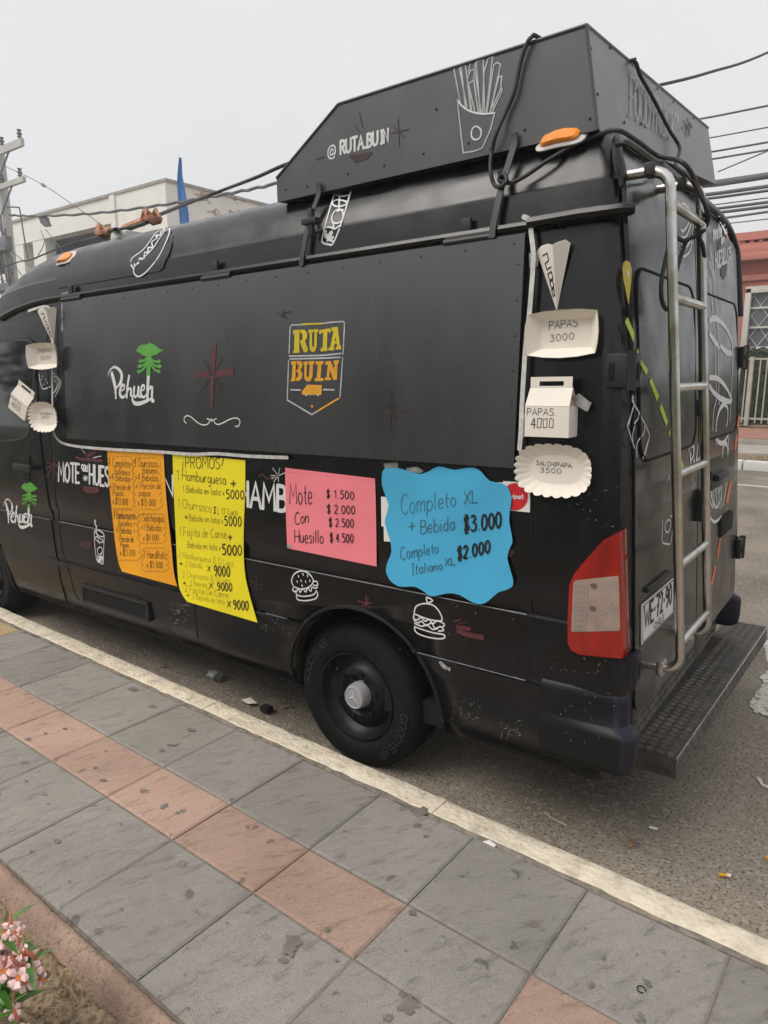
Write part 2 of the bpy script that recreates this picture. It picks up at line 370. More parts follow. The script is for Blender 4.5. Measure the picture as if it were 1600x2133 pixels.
    def build(s, name, parent=None, ang=35, fix=True, smooth=True):
        me = bpy.data.meshes.new(name); me.from_pydata([tuple(p) for p in s.v], [], s.f)
        for k in s.mats: me.materials.append(M[k])
        me.polygons.foreach_set('material_index', s.m)
        if fix:
            bm = bmesh.new(); bm.from_mesh(me); bmesh.ops.recalc_face_normals(bm, faces=bm.faces); bm.to_mesh(me); bm.free()
        if smooth:
            me.polygons.foreach_set('use_smooth', [True] * len(me.polygons)); me.set_sharp_from_angle(angle=rad(ang))
        me.update()
        o = bpy.data.objects.new(name, me); COL.objects.link(o)
        if parent is not None: o.parent = parent
        return o
def tag(o, label=None, cat=None, group=None, kind=None):
    for k, v in (('label', label), ('category', cat), ('group', group), ('kind', kind)):
        if v: o[k] = v
    return o
def empty(name, loc=(0, 0, 0), rot=(0, 0, 0)):
    o = bpy.data.objects.new(name, None); o.empty_display_size = .1; COL.objects.link(o); o.location = loc; o.rotation_euler = rot; return o
def rebase(o, frame=None, base=None):
    """moves the origin of a finished mesh object (verts given in the van's frame or the world) to its own middle"""
    me = o.data; c = V(base) if base is not None else sum((v.co for v in me.vertices), V()) / max(1, len(me.vertices))
    me.transform(Matrix.Translation(-c)); o.matrix_world = (frame or Matrix.Identity(4)) @ Matrix.Translation(c)
    return c
def copy_tree(o, parent=None):
    c = o.copy(); COL.objects.link(c); c.parent = parent
    for ch in list(o.children): copy_tree(ch, c)
    return c
def crom(pts, n=6, closed=False):       # Catmull-Rom through 2-D or 3-D points
    P = [V(p) for p in pts]; N = len(P); out = []
    for i in range(N if closed else N - 1):
        g = (lambda k: P[k % N]) if closed else (lambda k: P[min(max(k, 0), N - 1)])
        a, b, c, d = g(i - 1), g(i), g(i + 1), g(i + 2)
        for k in range(n):
            t = k / n
            out.append(.5 * ((2 * b) + (c - a) * t + (2 * a - 5 * b + 4 * c - d) * t * t + (3 * b - a - 3 * c + d) * t ** 3))
    out.append(P[0].copy() if closed else P[-1].copy())
    return out
class Crop:      # pixel positions read in an enlarged crop
    def __init__(s, x, y, k): s.x, s.y, s.k = x, y, k
    def __call__(s, p): return (s.x + p[0] * s.k, s.y + p[1] * s.k)
FULL = Crop(0, 0, 1)
def stroke(mb, surf, pts, wd, m='white', crop=FULL, smooth=5, off=.0016, closed=False, cap=True):
    q = [crop(p) for p in pts]
    if smooth and len(q) > 2: q = [tuple(p) for p in crom([(a, b) for a, b in q], smooth, closed)]
    elif closed: q = q + q[:1]
    P = [surf.hit(*p) for p in q]; N = [surf.nrm(p) for p in P]
    P = [p + n * off for p, n in zip(P, N)]
    if isinstance(wd, (list, tuple)):
        L0 = len(wd) - 1; wd = [wd[min(int(i / max(1, len(P) - 1) * L0), L0 - 1)] * (1 - (i / max(1, len(P) - 1) * L0) % 1) + wd[min(int(i / max(1, len(P) - 1) * L0) + 1, L0)] * ((i / max(1, len(P) - 1) * L0) % 1) for i in range(len(P))]
    mb.ribbon(P, N, wd, m, cap)
def shape(mb, surf, pts, m='white', crop=FULL, off=.0016):
    P = [surf.hit(*crop(p)) for p in pts]; P = [p + surf.nrm(p) * off for p in P]
    mb.poly(P, m)

# ------------------------------------------------------------------ stroke lettering ("~" curved, else straight)
GL = {
'A': (.62, '0,0 .3,1 .6,0', '.12,.36 .48,.36'), 'B': (.55, '0,0 0,1', '~0,1 .35,.97 .44,.77 .33,.56 0,.53', '~0,.53 .42,.5 .52,.26 .36,.03 0,0'),
'C': (.58, '~.54,.85 .33,1 .08,.82 0,.5 .08,.18 .33,0 .54,.14'), 'D': (.6, '0,0 0,1', '~0,1 .38,.92 .55,.5 .38,.08 0,0'),
'E': (.5, '.46,1 0,1 0,0 .46,0', '0,.52 .38,.52'), 'F': (.48, '.46,1 0,1 0,0', '0,.52 .36,.52'),
'G': (.62, '~.54,.86 .33,1 .08,.82 0,.5 .08,.18 .33,0 .56,.16 .56,.44', '.56,.44 .32,.44'), 'H': (.58, '0,0 0,1', '.54,0 .54,1', '0,.5 .54,.5'),
'I': (.3, '.14,0 .14,1', '0,1 .28,1', '0,0 .28,0'), 'L': (.48, '0,1 0,0 .44,0'), 'M': (.74, '0,0 .06,1 .35,.35 .64,1 .7,0'),
'K': (.56, '0,0 0,1', '.5,1 .02,.45 .52,0'), 'N': (.6, '0,0 0,1 .54,0 .54,1'), 'O': (.64, '~.3,1 .06,.8 0,.5 .06,.2 .3,0 .54,.2 .6,.5 .54,.8 .3,1'),
'P': (.54, '0,0 .02,1', '~.02,1 .4,.95 .48,.74 .38,.52 .02,.48'), 'R': (.56, '0,0 0,1', '~0,1 .38,.96 .47,.76 .36,.55 0,.52', '.22,.52 .52,0'),
'S': (.54, '~.48,.86 .28,1 .06,.86 .08,.64 .3,.52 .48,.36 .46,.12 .24,0 .02,.14'), 'T': (.56, '.27,0 .27,1', '0,1 .54,1'),
'U': (.6, '~0,1 .01,.3 .12,.04 .28,0 .44,.06 .54,.3 .54,1'), 'V': (.58, '0,1 .28,0 .56,1'), 'W': (.82, '0,1 .2,0 .4,.7 .6,0 .8,1'),
'X': (.52, '0,0 .5,1', '0,1 .5,0'), 'Y': (.54, '0,1 .26,.5 .52,1', '.26,.5 .26,0'), 'J': (.46, '~.42,1 .42,.25 .3,.02 .1,.03 0,.2'),
'a': (.46, '~.4,.5 .2,.6 .03,.42 .03,.16 .18,0 .36,.16 .4,.5', '~.4,.58 .39,.2 .46,0'), 'b': (.45, '0,1 0,0', '~0,.38 .18,.58 .38,.46 .4,.2 .24,.01 0,.1'),
'c': (.4, '~.36,.5 .2,.6 .03,.42 .03,.16 .18,0 .36,.1'), 'd': (.46, '~.38,.42 .2,.58 .03,.4 .03,.16 .18,0 .38,.16', '.39,1 .4,0'),
'e': (.42, '~.03,.3 .36,.34 .3,.56 .15,.6 .03,.4 .04,.14 .2,0 .38,.1'), 'f': (.32, '~.34,.95 .2,1 .12,.8 .12,0', '0,.56 .28,.56'),
'g': (.45, '~.38,.46 .2,.6 .03,.42 .05,.14 .22,.06 .38,.24', '~.39,.58 .4,-.1 .28,-.34 .06,-.28'), 'h': (.45, '0,1 0,0', '~0,.36 .18,.58 .34,.5 .37,.3 .38,0'),
'i': (.17, '.06,.58 .06,0', '.05,.80 .07,.74'), 'j': (.22, '~.14,.58 .14,-.12 .08,-.32 -.06,-.3', '.13,.80 .15,.74'), 'l': (.18, '~.06,1 .05,.2 .1,0'),
'm': (.66, '0,.58 0,0', '~0,.38 .14,.58 .27,.5 .29,0', '~.29,.38 .44,.58 .56,.5 .58,0'), 'n': (.45, '0,.58 0,0', '~0,.38 .18,.58 .34,.5 .37,.3 .38,0'),
'o': (.45, '~.2,.6 .03,.44 .02,.2 .18,0 .36,.14 .39,.4 .2,.6'), 'p': (.45, '0,.58 0,-.36', '~0,.38 .18,.58 .38,.46 .4,.2 .24,.01 0,.1'),
'r': (.32, '0,.58 0,0', '~0,.34 .12,.54 .3,.56'), 's': (.36, '~.32,.5 .18,.6 .04,.46 .16,.32 .31,.2 .2,0 .02,.08'), 't': (.32, '~.14,.9 .13,.2 .2,.02 .3,.04', '0,.58 .28,.58'),
'u': (.45, '~0,.58 .01,.16 .14,0 .3,.12 .37,.4', '.38,.58 .39,0'), 'x': (.4, '0,0 .34,.58', '0,.58 .34,0'), 'ó': (.45, '~.2,.6 .03,.44 .02,.2 .18,0 .36,.14 .39,.4 .2,.6', '.16,.72 .28,.9'),
'0': (.5, '~.22,1 .04,.76 .02,.3 .2,0 .4,.26 .4,.74 .22,1'), '1': (.32, '.02,.74 .2,1 .2,0'), '2': (.5, '~.03,.8 .2,1 .4,.84 .34,.52 .02,.02', '.02,.02 .44,.03'),
'3': (.5, '~.04,.9 .24,1 .4,.8 .16,.54', '~.16,.54 .42,.4 .38,.08 .16,0 .0,.12'), '4': (.52, '.32,0 .34,1', '.3,1 .02,.38 .46,.38'), '5': (.5, '.42,1 .1,1 .07,.58', '~.07,.58 .3,.62 .43,.36 .32,.05 .02,.05'),
'7': (.46, '0,1 .42,1 .14,0', '.1,.5 .36,.5'), '9': (.5, '~.4,.72 .24,1 .04,.82 .1,.54 .38,.6 .42,.8 .38,.3 .16,0'), 'Z': (.42, '0,1 .34,1 .34,.5 .02,.5 .02,0 .36,0'), '□': (.44, '0,.02 .05,.98 .41,1.03 .34,-.03 -.02,.0'), '▯': (.46, '.03,-.04 0,.92 .38,.98 .37,.02 .01,-.02'), '▭': (.42, '-.01,.05 .07,1.04 .37,.96 .36,.0 .0,.03'),
'$': (.5, '~.44,.8 .24,.94 .05,.76 .24,.5 .43,.26 .24,.04 .02,.18', '.18,1.12 .18,-.12', '.3,1.12 .3,-.12'), '+': (.48, '.2,.12 .2,.72', '0,.42 .42,.42'), '.': (.18, '.05,.0 .1,.04'), '-': (.3, '0,.4 .22,.4'),
'¡': (.26, '.1,.62 .06,-.2', '.12,.8 .13,.86'), '!': (.3, '.16,1.05 .08,.25', '.04,.02 .05,.06'), "'": (.14, '.06,1 .03,.8'), '’': (.14, '.06,1 .03,.8'), '·': (.24, '.08,.42 .08,.52'), ',': (.18, '.08,.06 .02,-.16'),
'@': (.86, '~.55,.6 .4,.68 .26,.5 .3,.28 .46,.26 .56,.42 .56,.66 .58,.34 .68,.24 .78,.4 .74,.78 .46,.96 .12,.8 .02,.44 .16,.08 .46,-.04 .7,.06'), '/': (.4, '0,-.1 .34,1.05'), '"': (.3, '.06,1 .05,.8', '.18,1 .17,.8'), 'y': (.42, '0,.58 .18,.08', '.36,.58 .1,-.34'),
'q': (.45, '~.38,.46 .2,.6 .03,.42 .05,.14 .22,.02 .38,.2', '.39,.58 .4,-.36'), 'v': (.4, '0,.58 .17,0 .34,.58'), 'z': (.4, '0,.58 .32,.58 0,0 .34,0'),
}
def glyph_lines(s):
    out, x = [], 0
    for ch in s:
        if ch == ' ': x += .34; continue
        g = GL[ch]
        for st in g[1:]:
            cv = st[0] == '~'
            pts = [tuple(map(float, p.split(','))) for p in st.lstrip('~').split()]
            if cv: pts = [tuple(p) for p in crom(pts, 4)]
            out.append([(x + a, b) for a, b in pts])
        x += g[0] + .12
    return out, max(x - .12, .1)
def text(mb, surf, s, bl, br, h, wd, m='ink', crop=FULL, h2=None, slant=0, off=.0016, jit=.02, cap=True):
    """handwriting: baseline from pixel bl to br, letters h (to h2) pixels tall"""
    lines, W = glyph_lines(s); h2 = h if h2 is None else h2
    for ln in lines:
        a, b = random.uniform(-jit, jit), random.uniform(-jit, jit)
        q = []
        for x, y in ln:
            t = (x + a) / W; hh = h + (h2 - h) * t
            q.append((bl[0] + (br[0] - bl[0]) * t + slant * (y + b) * hh, bl[1] + (br[1] - bl[1]) * t - (y + b) * hh))
        stroke(mb, surf, q, wd, m, crop, 0, off, cap=cap)

# ================================================================== THE FOOD TRUCK
truck = empty('food_truck', VO, (0, PIT, YAW))
tag(truck, 'black high roof food truck van parked at the kerb, covered in painted food drawings', 'food truck')
SIDE, REARS = Side(), Rear()
def rx(z): return lut(REAR, z)
# ---- body shell: cross sections lofted from the rear doors to the nose
ST = [(0, .075, 2.69), (-.006, .045, 2.69), (-.02, .02, 2.69), (-.045, .006, 2.69), (-.08, 0, 2.69), (-.3, 0, 2.69), (-.6, 0, 2.69), (-1.2, 0, 2.69), (-2.2, 0, 2.69), (-3.2, 0, 2.69),
      (-3.45, 0, 2.685), (-3.7, 0, 2.67), (-3.9, .002, 2.63), (-4.1, .006, 2.55), (-4.3, .012, 2.44), (-4.5, .02, 2.31), (-4.7, .03, 2.16), (-4.9, .04, 1.95), (-5.2, .06, 1.55), (-5.4, .08, 1.25), (-5.6, .14, 1.12), (-5.72, .25, .95), (-5.76, .34, .8)]
def zmap(z, r):
    if r >= 2.689: return z
    if r >= 2.5: return z if z < 2.3 else 2.3 + (z - 2.3) * (r - 2.3) / .39
    zc = z if z < 2.3 else 2.3 + (z - 2.3) * .2 / .39
    return zc if zc < .6 else .6 + (zc - .6) * (r - .6) / (2.5 - .6)
rows = []
for xs, ins, r in ST:
    k = max(0, 1 + xs / .6) if xs > -.6 else 0
    left = []
    for z, y in PROF:
        zz = zmap(z, r) - (ins * .35 if z > 2.45 else 0); left.append(V((xs + rx(z) * k, y + ins, zz)))
    rows.append(left + [V((p.x, WID - p.y, p.z)) for p in left[::-1]])
b = MB(); b.grid(rows, 'paint', wrap=True)
K = len(PROF)
for R in (rows[0], rows[-1]):
    b.add(R, [(i, i + 1, 2 * K - 2 - i, 2 * K - 1 - i) for i in range(K - 1)], 'paint')
body = b.build('body', None, 28)
def cut(o, cutter):
    md = o.modifiers.new('cut', 'BOOLEAN'); md.operation = 'DIFFERENCE'; md.object = cutter; md.solver = 'EXACT'
    dg = bpy.context.evaluated_depsgraph_get(); me = bpy.data.meshes.new_from_object(o.evaluated_get(dg))
    o.modifiers.clear(); o.data = me; bpy.data.objects.remove(cutter)
for cx in (-1.13, -4.74):
    for y0, y1 in ((-.1, .34), (WID - .34, WID + .1)):
        c = MB(); c.lathe([(y0, .425), (y1, .425)], (cx, 0, .375), 'y', 56, 'gap'); cut(body, c.build('wheel_arch', None))
body.parent = truck
# arch lips, mud guards
for cx in (-1.13, -4.74):
    b = MB()
    arc = [V((cx + .432 * cos(a), 0, .375 + .432 * sin(a))) for a in [rad(-4 + 188 * i / 40) for i in range(41)]]
    b.tube([V((p.x, lut(PROF, p.z) + .004, p.z)) for p in arc], .011, 'paint', 8)
    b.build('arch_lip', truck)
b = MB(); b.box((-5.4, .12, .3), (-.12, WID - .12, .40), 'gap'); b.box((-5.0, .5, .2), (-.3, .62, .3), 'gap'); b.box((-5.0, 1.3, .2), (-.3, 1.42, .3), 'gap')
b.tube([(-1.2, .2, .34), (-1.2, 1.73, .34)], .05, 'gap'); b.box((-.2, .3, .32), (-.12, 1.6, .5), 'gap'); b.build('chassis', truck)
# ---- sheet panels that follow the body side
def side_panel(rows, off, th, m, name, parent, n=8, mats=None):
    """rows: (z, x left, x right); the sheet stands off the body by off"""
    mb = MB(); R = []
    for z, xl, xr in rows:
        y = lut(PROF, z) - off; nm = SIDE.nrm(V((0, 0, z))); R.append([(V((xl + (xr - xl) * i / n, y, z)), nm) for i in range(n + 1)])
    mb.slab(R, th, m); return mb.build(name, parent, 30)
def zs(a, b, k): return [a + (b - a) * i / k for i in range(k + 1)]
dz = [.37, .40, .5, .6, .668, .674, .684, .80, .925, .931, .99, 1.02, 1.15, 1.3, 1.46, 1.8, 2.0, 2.08]
dxr = [(.3, -3.56), (.40, -3.575), (.43, -3.59), (.6, -3.605), (.93, -3.63), (1.44, -3.665), (1.95, -3.68), (2.03, -3.70), (2.08, -3.76)]
dxl = [(.37, -4.20), (.5, -4.27), (.66, -4.36), (.8, -4.50), (.9, -5.2), (1.25, -5.2), (1.5, -5.0), (2.08, -4.42)]
fdoor = side_panel([(z, lut(dxl, z), lut(dxr, z)) for z in dz], .006, .012, 'paint', 'front_door', truck)
fdoor['label'] = 'front cab door with dark window'
wz = [1.42, 1.43, 1.46, 1.52, 1.7, 1.9, 1.99, 2.03, 2.055, 2.06]
side_panel([(z, -4.30 - (z - 1.42) * .25 + (1 if z < 0 else 0) - (.35 if z < 1.6 else .25) , -3.70 - max(0, (1.47 - z)) * 2.2 - max(0, z - 2.0) * .9 - (.10 - (z - 1.42) * .16 if z < 1.9 else .0) * .9) for z in wz], .0085, .004, 'glass', 'window', fdoor)
b = MB()
stroke(b, Side(.006), [(0, 919), (30, 916), (52, 908), (64, 880), (70, 800), (73, 735), (66, 712), (45, 708), (0, 713)], .014, 'sealgrey', smooth=5, off=.003)
b.build('window_seal', fdoor)
b = MB()
D = Side(.006)
cb = D.hit(60, 973)
b.bbox((cb.x - .13, cb.y - .045, cb.z - .02), (cb.x + .09, cb.y - .018, cb.z + .022), .012, 'blackmetal')
b.bbox((cb.x - .11, cb.y - .03, cb.z - .012), (cb.x - .08, cb.y + .004, cb.z + .014), .004, 'blackmetal')
b.bbox((cb.x + .05, cb.y - .03, cb.z - .012), (cb.x + .08, cb.y + .004, cb.z + .014), .004, 'blackmetal')
b.lathe([(cb.y - .006, .028), (cb.y + .004, .032)], (cb.x - .02, 0, cb.z - .065), 'y', 20, 'gap')
b.bbox((cb.x - .07, cb.y - .006, cb.z + .02), (cb.x + .03, cb.y + .004, cb.z + .075), .01, 'gap')
b.build('door_handle', fdoor)
# shut lines of the pillar behind the door, seams of the side wall
b = MB()
for pts in ([(99, 700), (104, 900), (112, 1000), (117, 1052), (122, 1062), (124, 1100), (131, 1150), (138, 1164), (146, 1200), (158, 1240), (165, 1250)],):
    stroke(b, SIDE, pts, .009, 'gap', off=.002)
b.build('panel_seam', truck); b = MB(); stroke(b, SIDE, [(1108, 478), (1112, 560), (1112, 700), (1110, 900), (1108, 1060), (1104, 1290), (1100, 1420)], .005, 'gap', off=.002)
b.build('panel_seam', truck); b = MB(); stroke(b, SIDE, [(398, 1120), (402, 1200), (408, 1290), (412, 1330)], .006, 'gap', off=.002)
b.build('panel_seam', truck)
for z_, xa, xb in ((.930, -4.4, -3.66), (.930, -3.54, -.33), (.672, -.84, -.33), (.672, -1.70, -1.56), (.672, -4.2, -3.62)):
    b = MB(); nn_ = max(2, int((xb - xa) / .1)); b.tube([(xa + (xb - xa) * i / nn_, lut(PROF, z_ - .006) + .001, z_) for i in range(nn_ + 1)], .0026, 'ledgeline', 6); b.build('ledge_highlight', truck)  # thin pale beads carry the painted highlight of the ledges
# gutter rail along the roof edge
b = MB()
gz = 2.285
b.tube([(x, lut(PROF, gz) - .012 + (.004 * (x + 3.3) ** 2 if x < -3.4 else 0), gz + .003 - (.16 * (x + 3.45) ** 2 if x < -3.45 else 0)) for x in [-4.12 + .1 * i for i in range(41)] + [-.03]], .017, 'paint', 8)
b.tube([(x, lut(PROF, 2.27) - .006, 2.262) for x in (-3.28, -2, -.38)], .011, 'blackmetal', 6)
b.tube([(-.37, .038, 2.292), (-.2, .035, 2.294), (-.06, .038, 2.292), (-.02, .05, 2.29)], [.021, .021, .021, .016], 'paint', 8)
b.build('gutter_rail', truck)
# roof rib and the filled quarter window of the high roof
b = MB()
for pts in ([(0, 0)],):
    pass
quarter = [(2.345, -3.40, -2.42), (2.36, -3.43, -2.39), (2.40, -3.42, -2.37), (2.43, -3.40, -2.36), (2.47, -3.37, -2.36), (2.52, -3.33, -2.38), (2.54, -3.28, -2.42)]
side_panel(quarter, .006, .008, 'paint', 'roof_panel', truck)
b = MB(); b.bbox((-3.43, .45, 2.64), (-3.26, .66, 2.725), .04, 'whiteplastic'); b.build('roof_vent', truck)
# windscreen (faces away from the photographer)
b = MB(); sec = rows[15:20]
b.grid([[p + V((-.012, 0, .012)) for p in (r[-K - 7:-K] if False else r[20:2 * K - 20])] for r in sec[1:5]], 'glass'); b.build('windscreen', truck)

# ---- serving hatch: the big flat board closed against the side
HN = V((0, -1, .055 / .82)).normalized(); HP = V((0, -.022, 1.46))
HATCH = Flat(HN, HP)
hc = [HATCH.hit(*p) for p in ((133, 617), (1095, 462), (1076, 959), (136, 922))]
x0, x1 = -3.31, hc[1].x
def hpt(x, z, o=0): return V((x, -.022 + (z - 1.46) * .055 / .82, z)) + HN * o
z0, z1 = 1.468, 2.262
b = MB(); R = []
for j in range(9):
    z = z0 + (z1 - z0) * j / 8
    R.append([(hpt(x0 + (x1 - x0) * i / 24, z, .0007 * sin(i * .9) * sin(j * .8) * (1 if 0 < j < 8 else 0)), HN) for i in range(25)])
b.slab(R, .022, 'hatch')
hatch = b.build('serving_hatch', truck, 50); hatch['label'] = 'large flat black board closing the serving window'
b = MB()
fx = [x0 + .03, x1 - .02]
b.box((x0, -.003, z0 - .002), (x1, .02, z0 + .02), 'blackmetal')
b.build('hatch_frame', hatch)
b = MB()
def rivet(mb, p, n, r=.0042, m='blackmetal'):
    a = n.orthogonal().normalized(); c = n.cross(a)
    vs = [p + n * .004] + [p + n * .0028 + (a * cos(t) + c * sin(t)) * r * .7 for t in [k * pi / 3 for k in range(6)]] + [p + (a * cos(t) + c * sin(t)) * r for t in [k * pi / 3 for k in range(6)]]
    mb.add(vs, [(0, 1 + k, 1 + (k + 1) % 6) for k in range(6)] + [(1 + k, 7 + k, 7 + (k + 1) % 6, 1 + (k + 1) % 6) for k in range(6)], m)
for i in range(16):
    x = x0 + .04 + (x1 - x0 - .08) * i / 15
    rivet(b, hpt(x, z0 + .04), HN); rivet(b, hpt(x, z1 - .03), HN)
for i in range(6):
    z = z0 + .1 + (z1 - z0 - .2) * i / 5; rivet(b, hpt(x1 - .02, z), HN)
for px, py in ((476, 704), (470, 808)): rivet(b, HATCH.hit(px, py), HN, .007)
b.build('rivet', hatch)
for px, py in ((460, 560), (985, 462), (158, 612)):
    p = SIDE.hit(px, py); b = MB()
    b.bbox((p.x - .10, p.y - .034, 2.262), (p.x + .10, p.y - .006, 2.29), .006, 'blackmetal')
    b.tube([(p.x - .10, p.y - .03, 2.268), (p.x + .10, p.y - .03, 2.268)], .013, 'blackmetal', 8)
    b.bbox((p.x - .035, p.y - .026, 2.29), (p.x + .005, p.y - .012, 2.345), .004, 'blackmetal')
    b.build('hatch_hinge', truck)
for (a, c_) in (((1072, 296), (1037, 452)), ((665, 398), (640, 530))):
    b = MB(); top = V(vpl(*a, (0, 1, 0), .118)); bot = SIDE.hit(*c_)
    w_ = V((.012, 0, 0)); mid = V((top.x, .075, 2.43))
    pth = [top + V((0, -.004, .03)), top + V((0, -.004, -.01)), V(((top.x + bot.x) / 2, .055, 2.43)), V((bot.x, .03, 2.30)), V((bot.x, .022, 2.26))]
    b.grid([[p - w_ for p in pth], [p + w_ for p in pth]], 'blackmetal'); q = [p + V((0, .006, 0)) for p in pth]
    b.grid([[p - w_ for p in q], [p + w_ for p in q]], 'blackmetal')
    b.grid([[p - w_ for p in pth], [p - w_ for p in q]], 'blackmetal'); b.grid([[p + w_ for p in pth], [p + w_ for p in q]], 'blackmetal')
    b.build('roof_bracket', truck)
b = MB(); p = vpl(652, 462, (0, 1, 0), .05); b.bbox((p.x - .04, .02, p.z - .012), (p.x + .04, .06, p.z + .012), .004, 'blackmetal'); b.bbox((p.x - .012, .028, p.z - .06), (p.x + .012, .05, p.z + .05), .003, 'blackmetal'); b.build('bracket_clamp', truck)

# ---- sign box on the roof
SGY = .13
sp = {k: vpl(*p, (0, 1, 0), SGY) for k, p in dict(TL=(705, 218), TR=(1222, 50), BR=(1246, 258), BL=(578, 418)).items()}
zt, zb = (sp['TL'].z + sp['TR'].z) / 2, (sp['BR'].z + sp['BL'].z) / 2 - .012
bl = V((sp['BL'].x, SGY, zb)); tl = V((sp['TL'].x, SGY, zt)); br = V((sp['BR'].x, SGY, zb)); tr = V((sp['TR'].x, SGY, zt))
bl2 = V((bl.x, SGY, zb + .10))
fy = WID - SGY
fy = 1.5
DX, DZT, DZB = .067, .030, .095
far = lambda p: V((p.x + DX * (p.x > -1), fy, p.z + (DZT if p.z > zt - .02 else DZB)))
sign = empty('sign_box', (0, 0, 0)); sign.parent = truck
e = bpy.data.objects
b = MB()
R = [bl, br, tr, tl]
prof = [bl, br, tr, tl, bl2]
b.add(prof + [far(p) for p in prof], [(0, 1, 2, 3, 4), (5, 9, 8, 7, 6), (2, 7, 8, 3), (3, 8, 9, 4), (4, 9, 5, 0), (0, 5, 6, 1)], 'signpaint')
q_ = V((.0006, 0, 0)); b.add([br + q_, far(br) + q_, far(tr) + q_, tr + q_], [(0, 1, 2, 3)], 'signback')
bpy.data.objects.remove(sign)
sign = b.build('sign_box', truck, 20); sign['label'] = 'sheet metal sign box on the roof with sloping front'
SG = Flat((0, -1, 0), (0, SGY, 0))
SBN = (far(br) - br).cross(tr - br).normalized(); SBN = SBN if SBN.x > 0 else -SBN
SB = Flat(SBN, br + V((.0008, 0, 0)))
b = MB()
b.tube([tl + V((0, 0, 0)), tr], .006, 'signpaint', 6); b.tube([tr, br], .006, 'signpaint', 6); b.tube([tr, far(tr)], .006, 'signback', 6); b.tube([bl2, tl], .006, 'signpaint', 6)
b.build('edge_trim', sign)
b = MB()
for px, py in ((595, 395), (640, 388), (725, 362), (800, 345), (882, 320), (909, 227), (976, 298), (1022, 310), (1093, 270), (1229, 247)): rivet(b, SG.hit(px, py), SG.n, .006)
for px, py in ((1231, 101), (1272, 99), (1369, 185), (1402, 213), (1444, 246), (1245, 196), (1337, 258), (1420, 267), (1326, 189), (1301, 255)): rivet(b, SB.hit(px, py), SB.n, .006)
b.build('rivet', sign)
# ---- lettering and drawings on the sign box
b = MB(); T5 = Crop(550, 20, .4375)
text(b, SG, '@', (305, 712), (345, 700), 62, .007, 'white', T5)
text(b, SG, 'RUTA.BU', (365, 688), (545, 642), 62, .011, 'white', T5); text(b, SG, 'IN', (558, 638), (595, 626), 60, .010, 'white', T5)
b.build('lettering', sign)
b = MB()
for k in range(4): stroke(b, SG, [(412 + k * 8, 700 + k * 8), (512 - k * 6, 682 + k * 7)], .010, 'reddim', T5, 0)
for pts in ([(640, 520), (645, 650)], [(605, 590), (690, 570)], [(620, 560), (670, 610)], [(455, 490), (470, 560)], [(432, 555), (460, 585)], [(250, 715), (285, 700)]): stroke(b, SG, pts, .004, 'reddim', T5, 0)
b.build('red_flourish', sign)
b = MB()
fr = [[(965, 470), (938, 455), (905, 280), (930, 268), (968, 465)], [(960, 465), (940, 270), (960, 262), (990, 480)], [(985, 480), (970, 330), (985, 290), (1005, 285), (1035, 490)], [(1005, 485), (975, 355), (1000, 335), (1022, 490)],
      [(1030, 490), (1012, 250), (1045, 235), (1052, 490)], [(1042, 490), (1048, 300), (1070, 228), (1090, 225), (1060, 490)], [(1062, 490), (1095, 265), (1110, 252), (1128, 262), (1078, 490)], [(1078, 490), (1120, 320), (1134, 318), (1128, 380), (1086, 470)], [(1086, 492), (1132, 395), (1134, 375)], [(975, 300), (985, 250)], [(1000, 330), (1010, 240)]]
for pts in fr: stroke(b, SG, pts, .0055, 'whitedim', T5, 0)
stroke(b, SG, [(922, 430), (945, 460), (985, 485), (1040, 497), (1100, 492)], .006, 'white', T5)
stroke(b, SG, [(922, 430), (950, 682), (1000, 675), (1040, 660), (1080, 570), (1100, 492)], .0055, 'whitedim', T5, 0)
stroke(b, SG, [(1012, 556), (1035, 575), (1030, 608), (1008, 620), (990, 605), (992, 572)], .006, 'white', T5, closed=True)
b.build('fries_drawing', sign)
b = MB(); T6 = Crop(1100, 0, .3125)
text(b, SB, '.FOODTRUCK"', (668, 770), (1005, 965), 275, .0075, 'whitedim', T6, 190, jit=.005)
b.build('lettering', sign)
b = MB(); stroke(b, SB, [(1060, 800), (1075, 850), (1070, 900)], .02, 'reddim', T6, 0); stroke(b, SB, [(1070, 825), (1090, 845)], .02, 'reddim', T6, 0); b.build('red_flourish', sign)

# ---- marker lamps
def marker(p, L_, name_par=truck):
    o = empty('marker_lamp', p); o.parent = name_par
    for nm, l_, h_, d0, d1, m in (('lamp_base', L_, .052, 0, .016, 'whiteplastic'), ('amber_lens', L_ * .78, .036, .014, .036, 'amber')):
        mb = MB(); n = 28
        def ring(s_, d):
            out = []
            for k in range(n):
                a = 2 * pi * k / n; cx, cz = cos(a), sin(a)
                f = (abs(cx) ** 3.2 + abs(cz) ** 3.2) ** (-1 / 3.2); out.append(V((cx * f * l_ * s_, -d + .055 * cz * f * h_ * s_ / .05 * .5, cz * f * h_ * s_ + .010 * (1 - (cx * f) ** 2))))
            return out
        rr = [ring(1, d0), ring(1, d0 + (d1 - d0) * .5), ring(.86, d1 - .002), ring(.5, d1)]
        mb.grid(rr, m, wrap=True); mb.add(rr[-1], [tuple(range(n))], m); mb.add(rr[0], [tuple(range(n))], m)
        mb.build(nm, o)
    return o
p = vpl(1166, 280, (0, 1, 0), .125); mk = marker(V((p.x, .150, p.z - .012)), .088); mk.rotation_euler = (rad(-14), 0, 0)
p = vpl(138, 534, (0, 1, 0), .15); mk = marker(V((p.x, .155, p.z - .02)), .088); mk.rotation_euler = (rad(-16), 0, rad(-4))

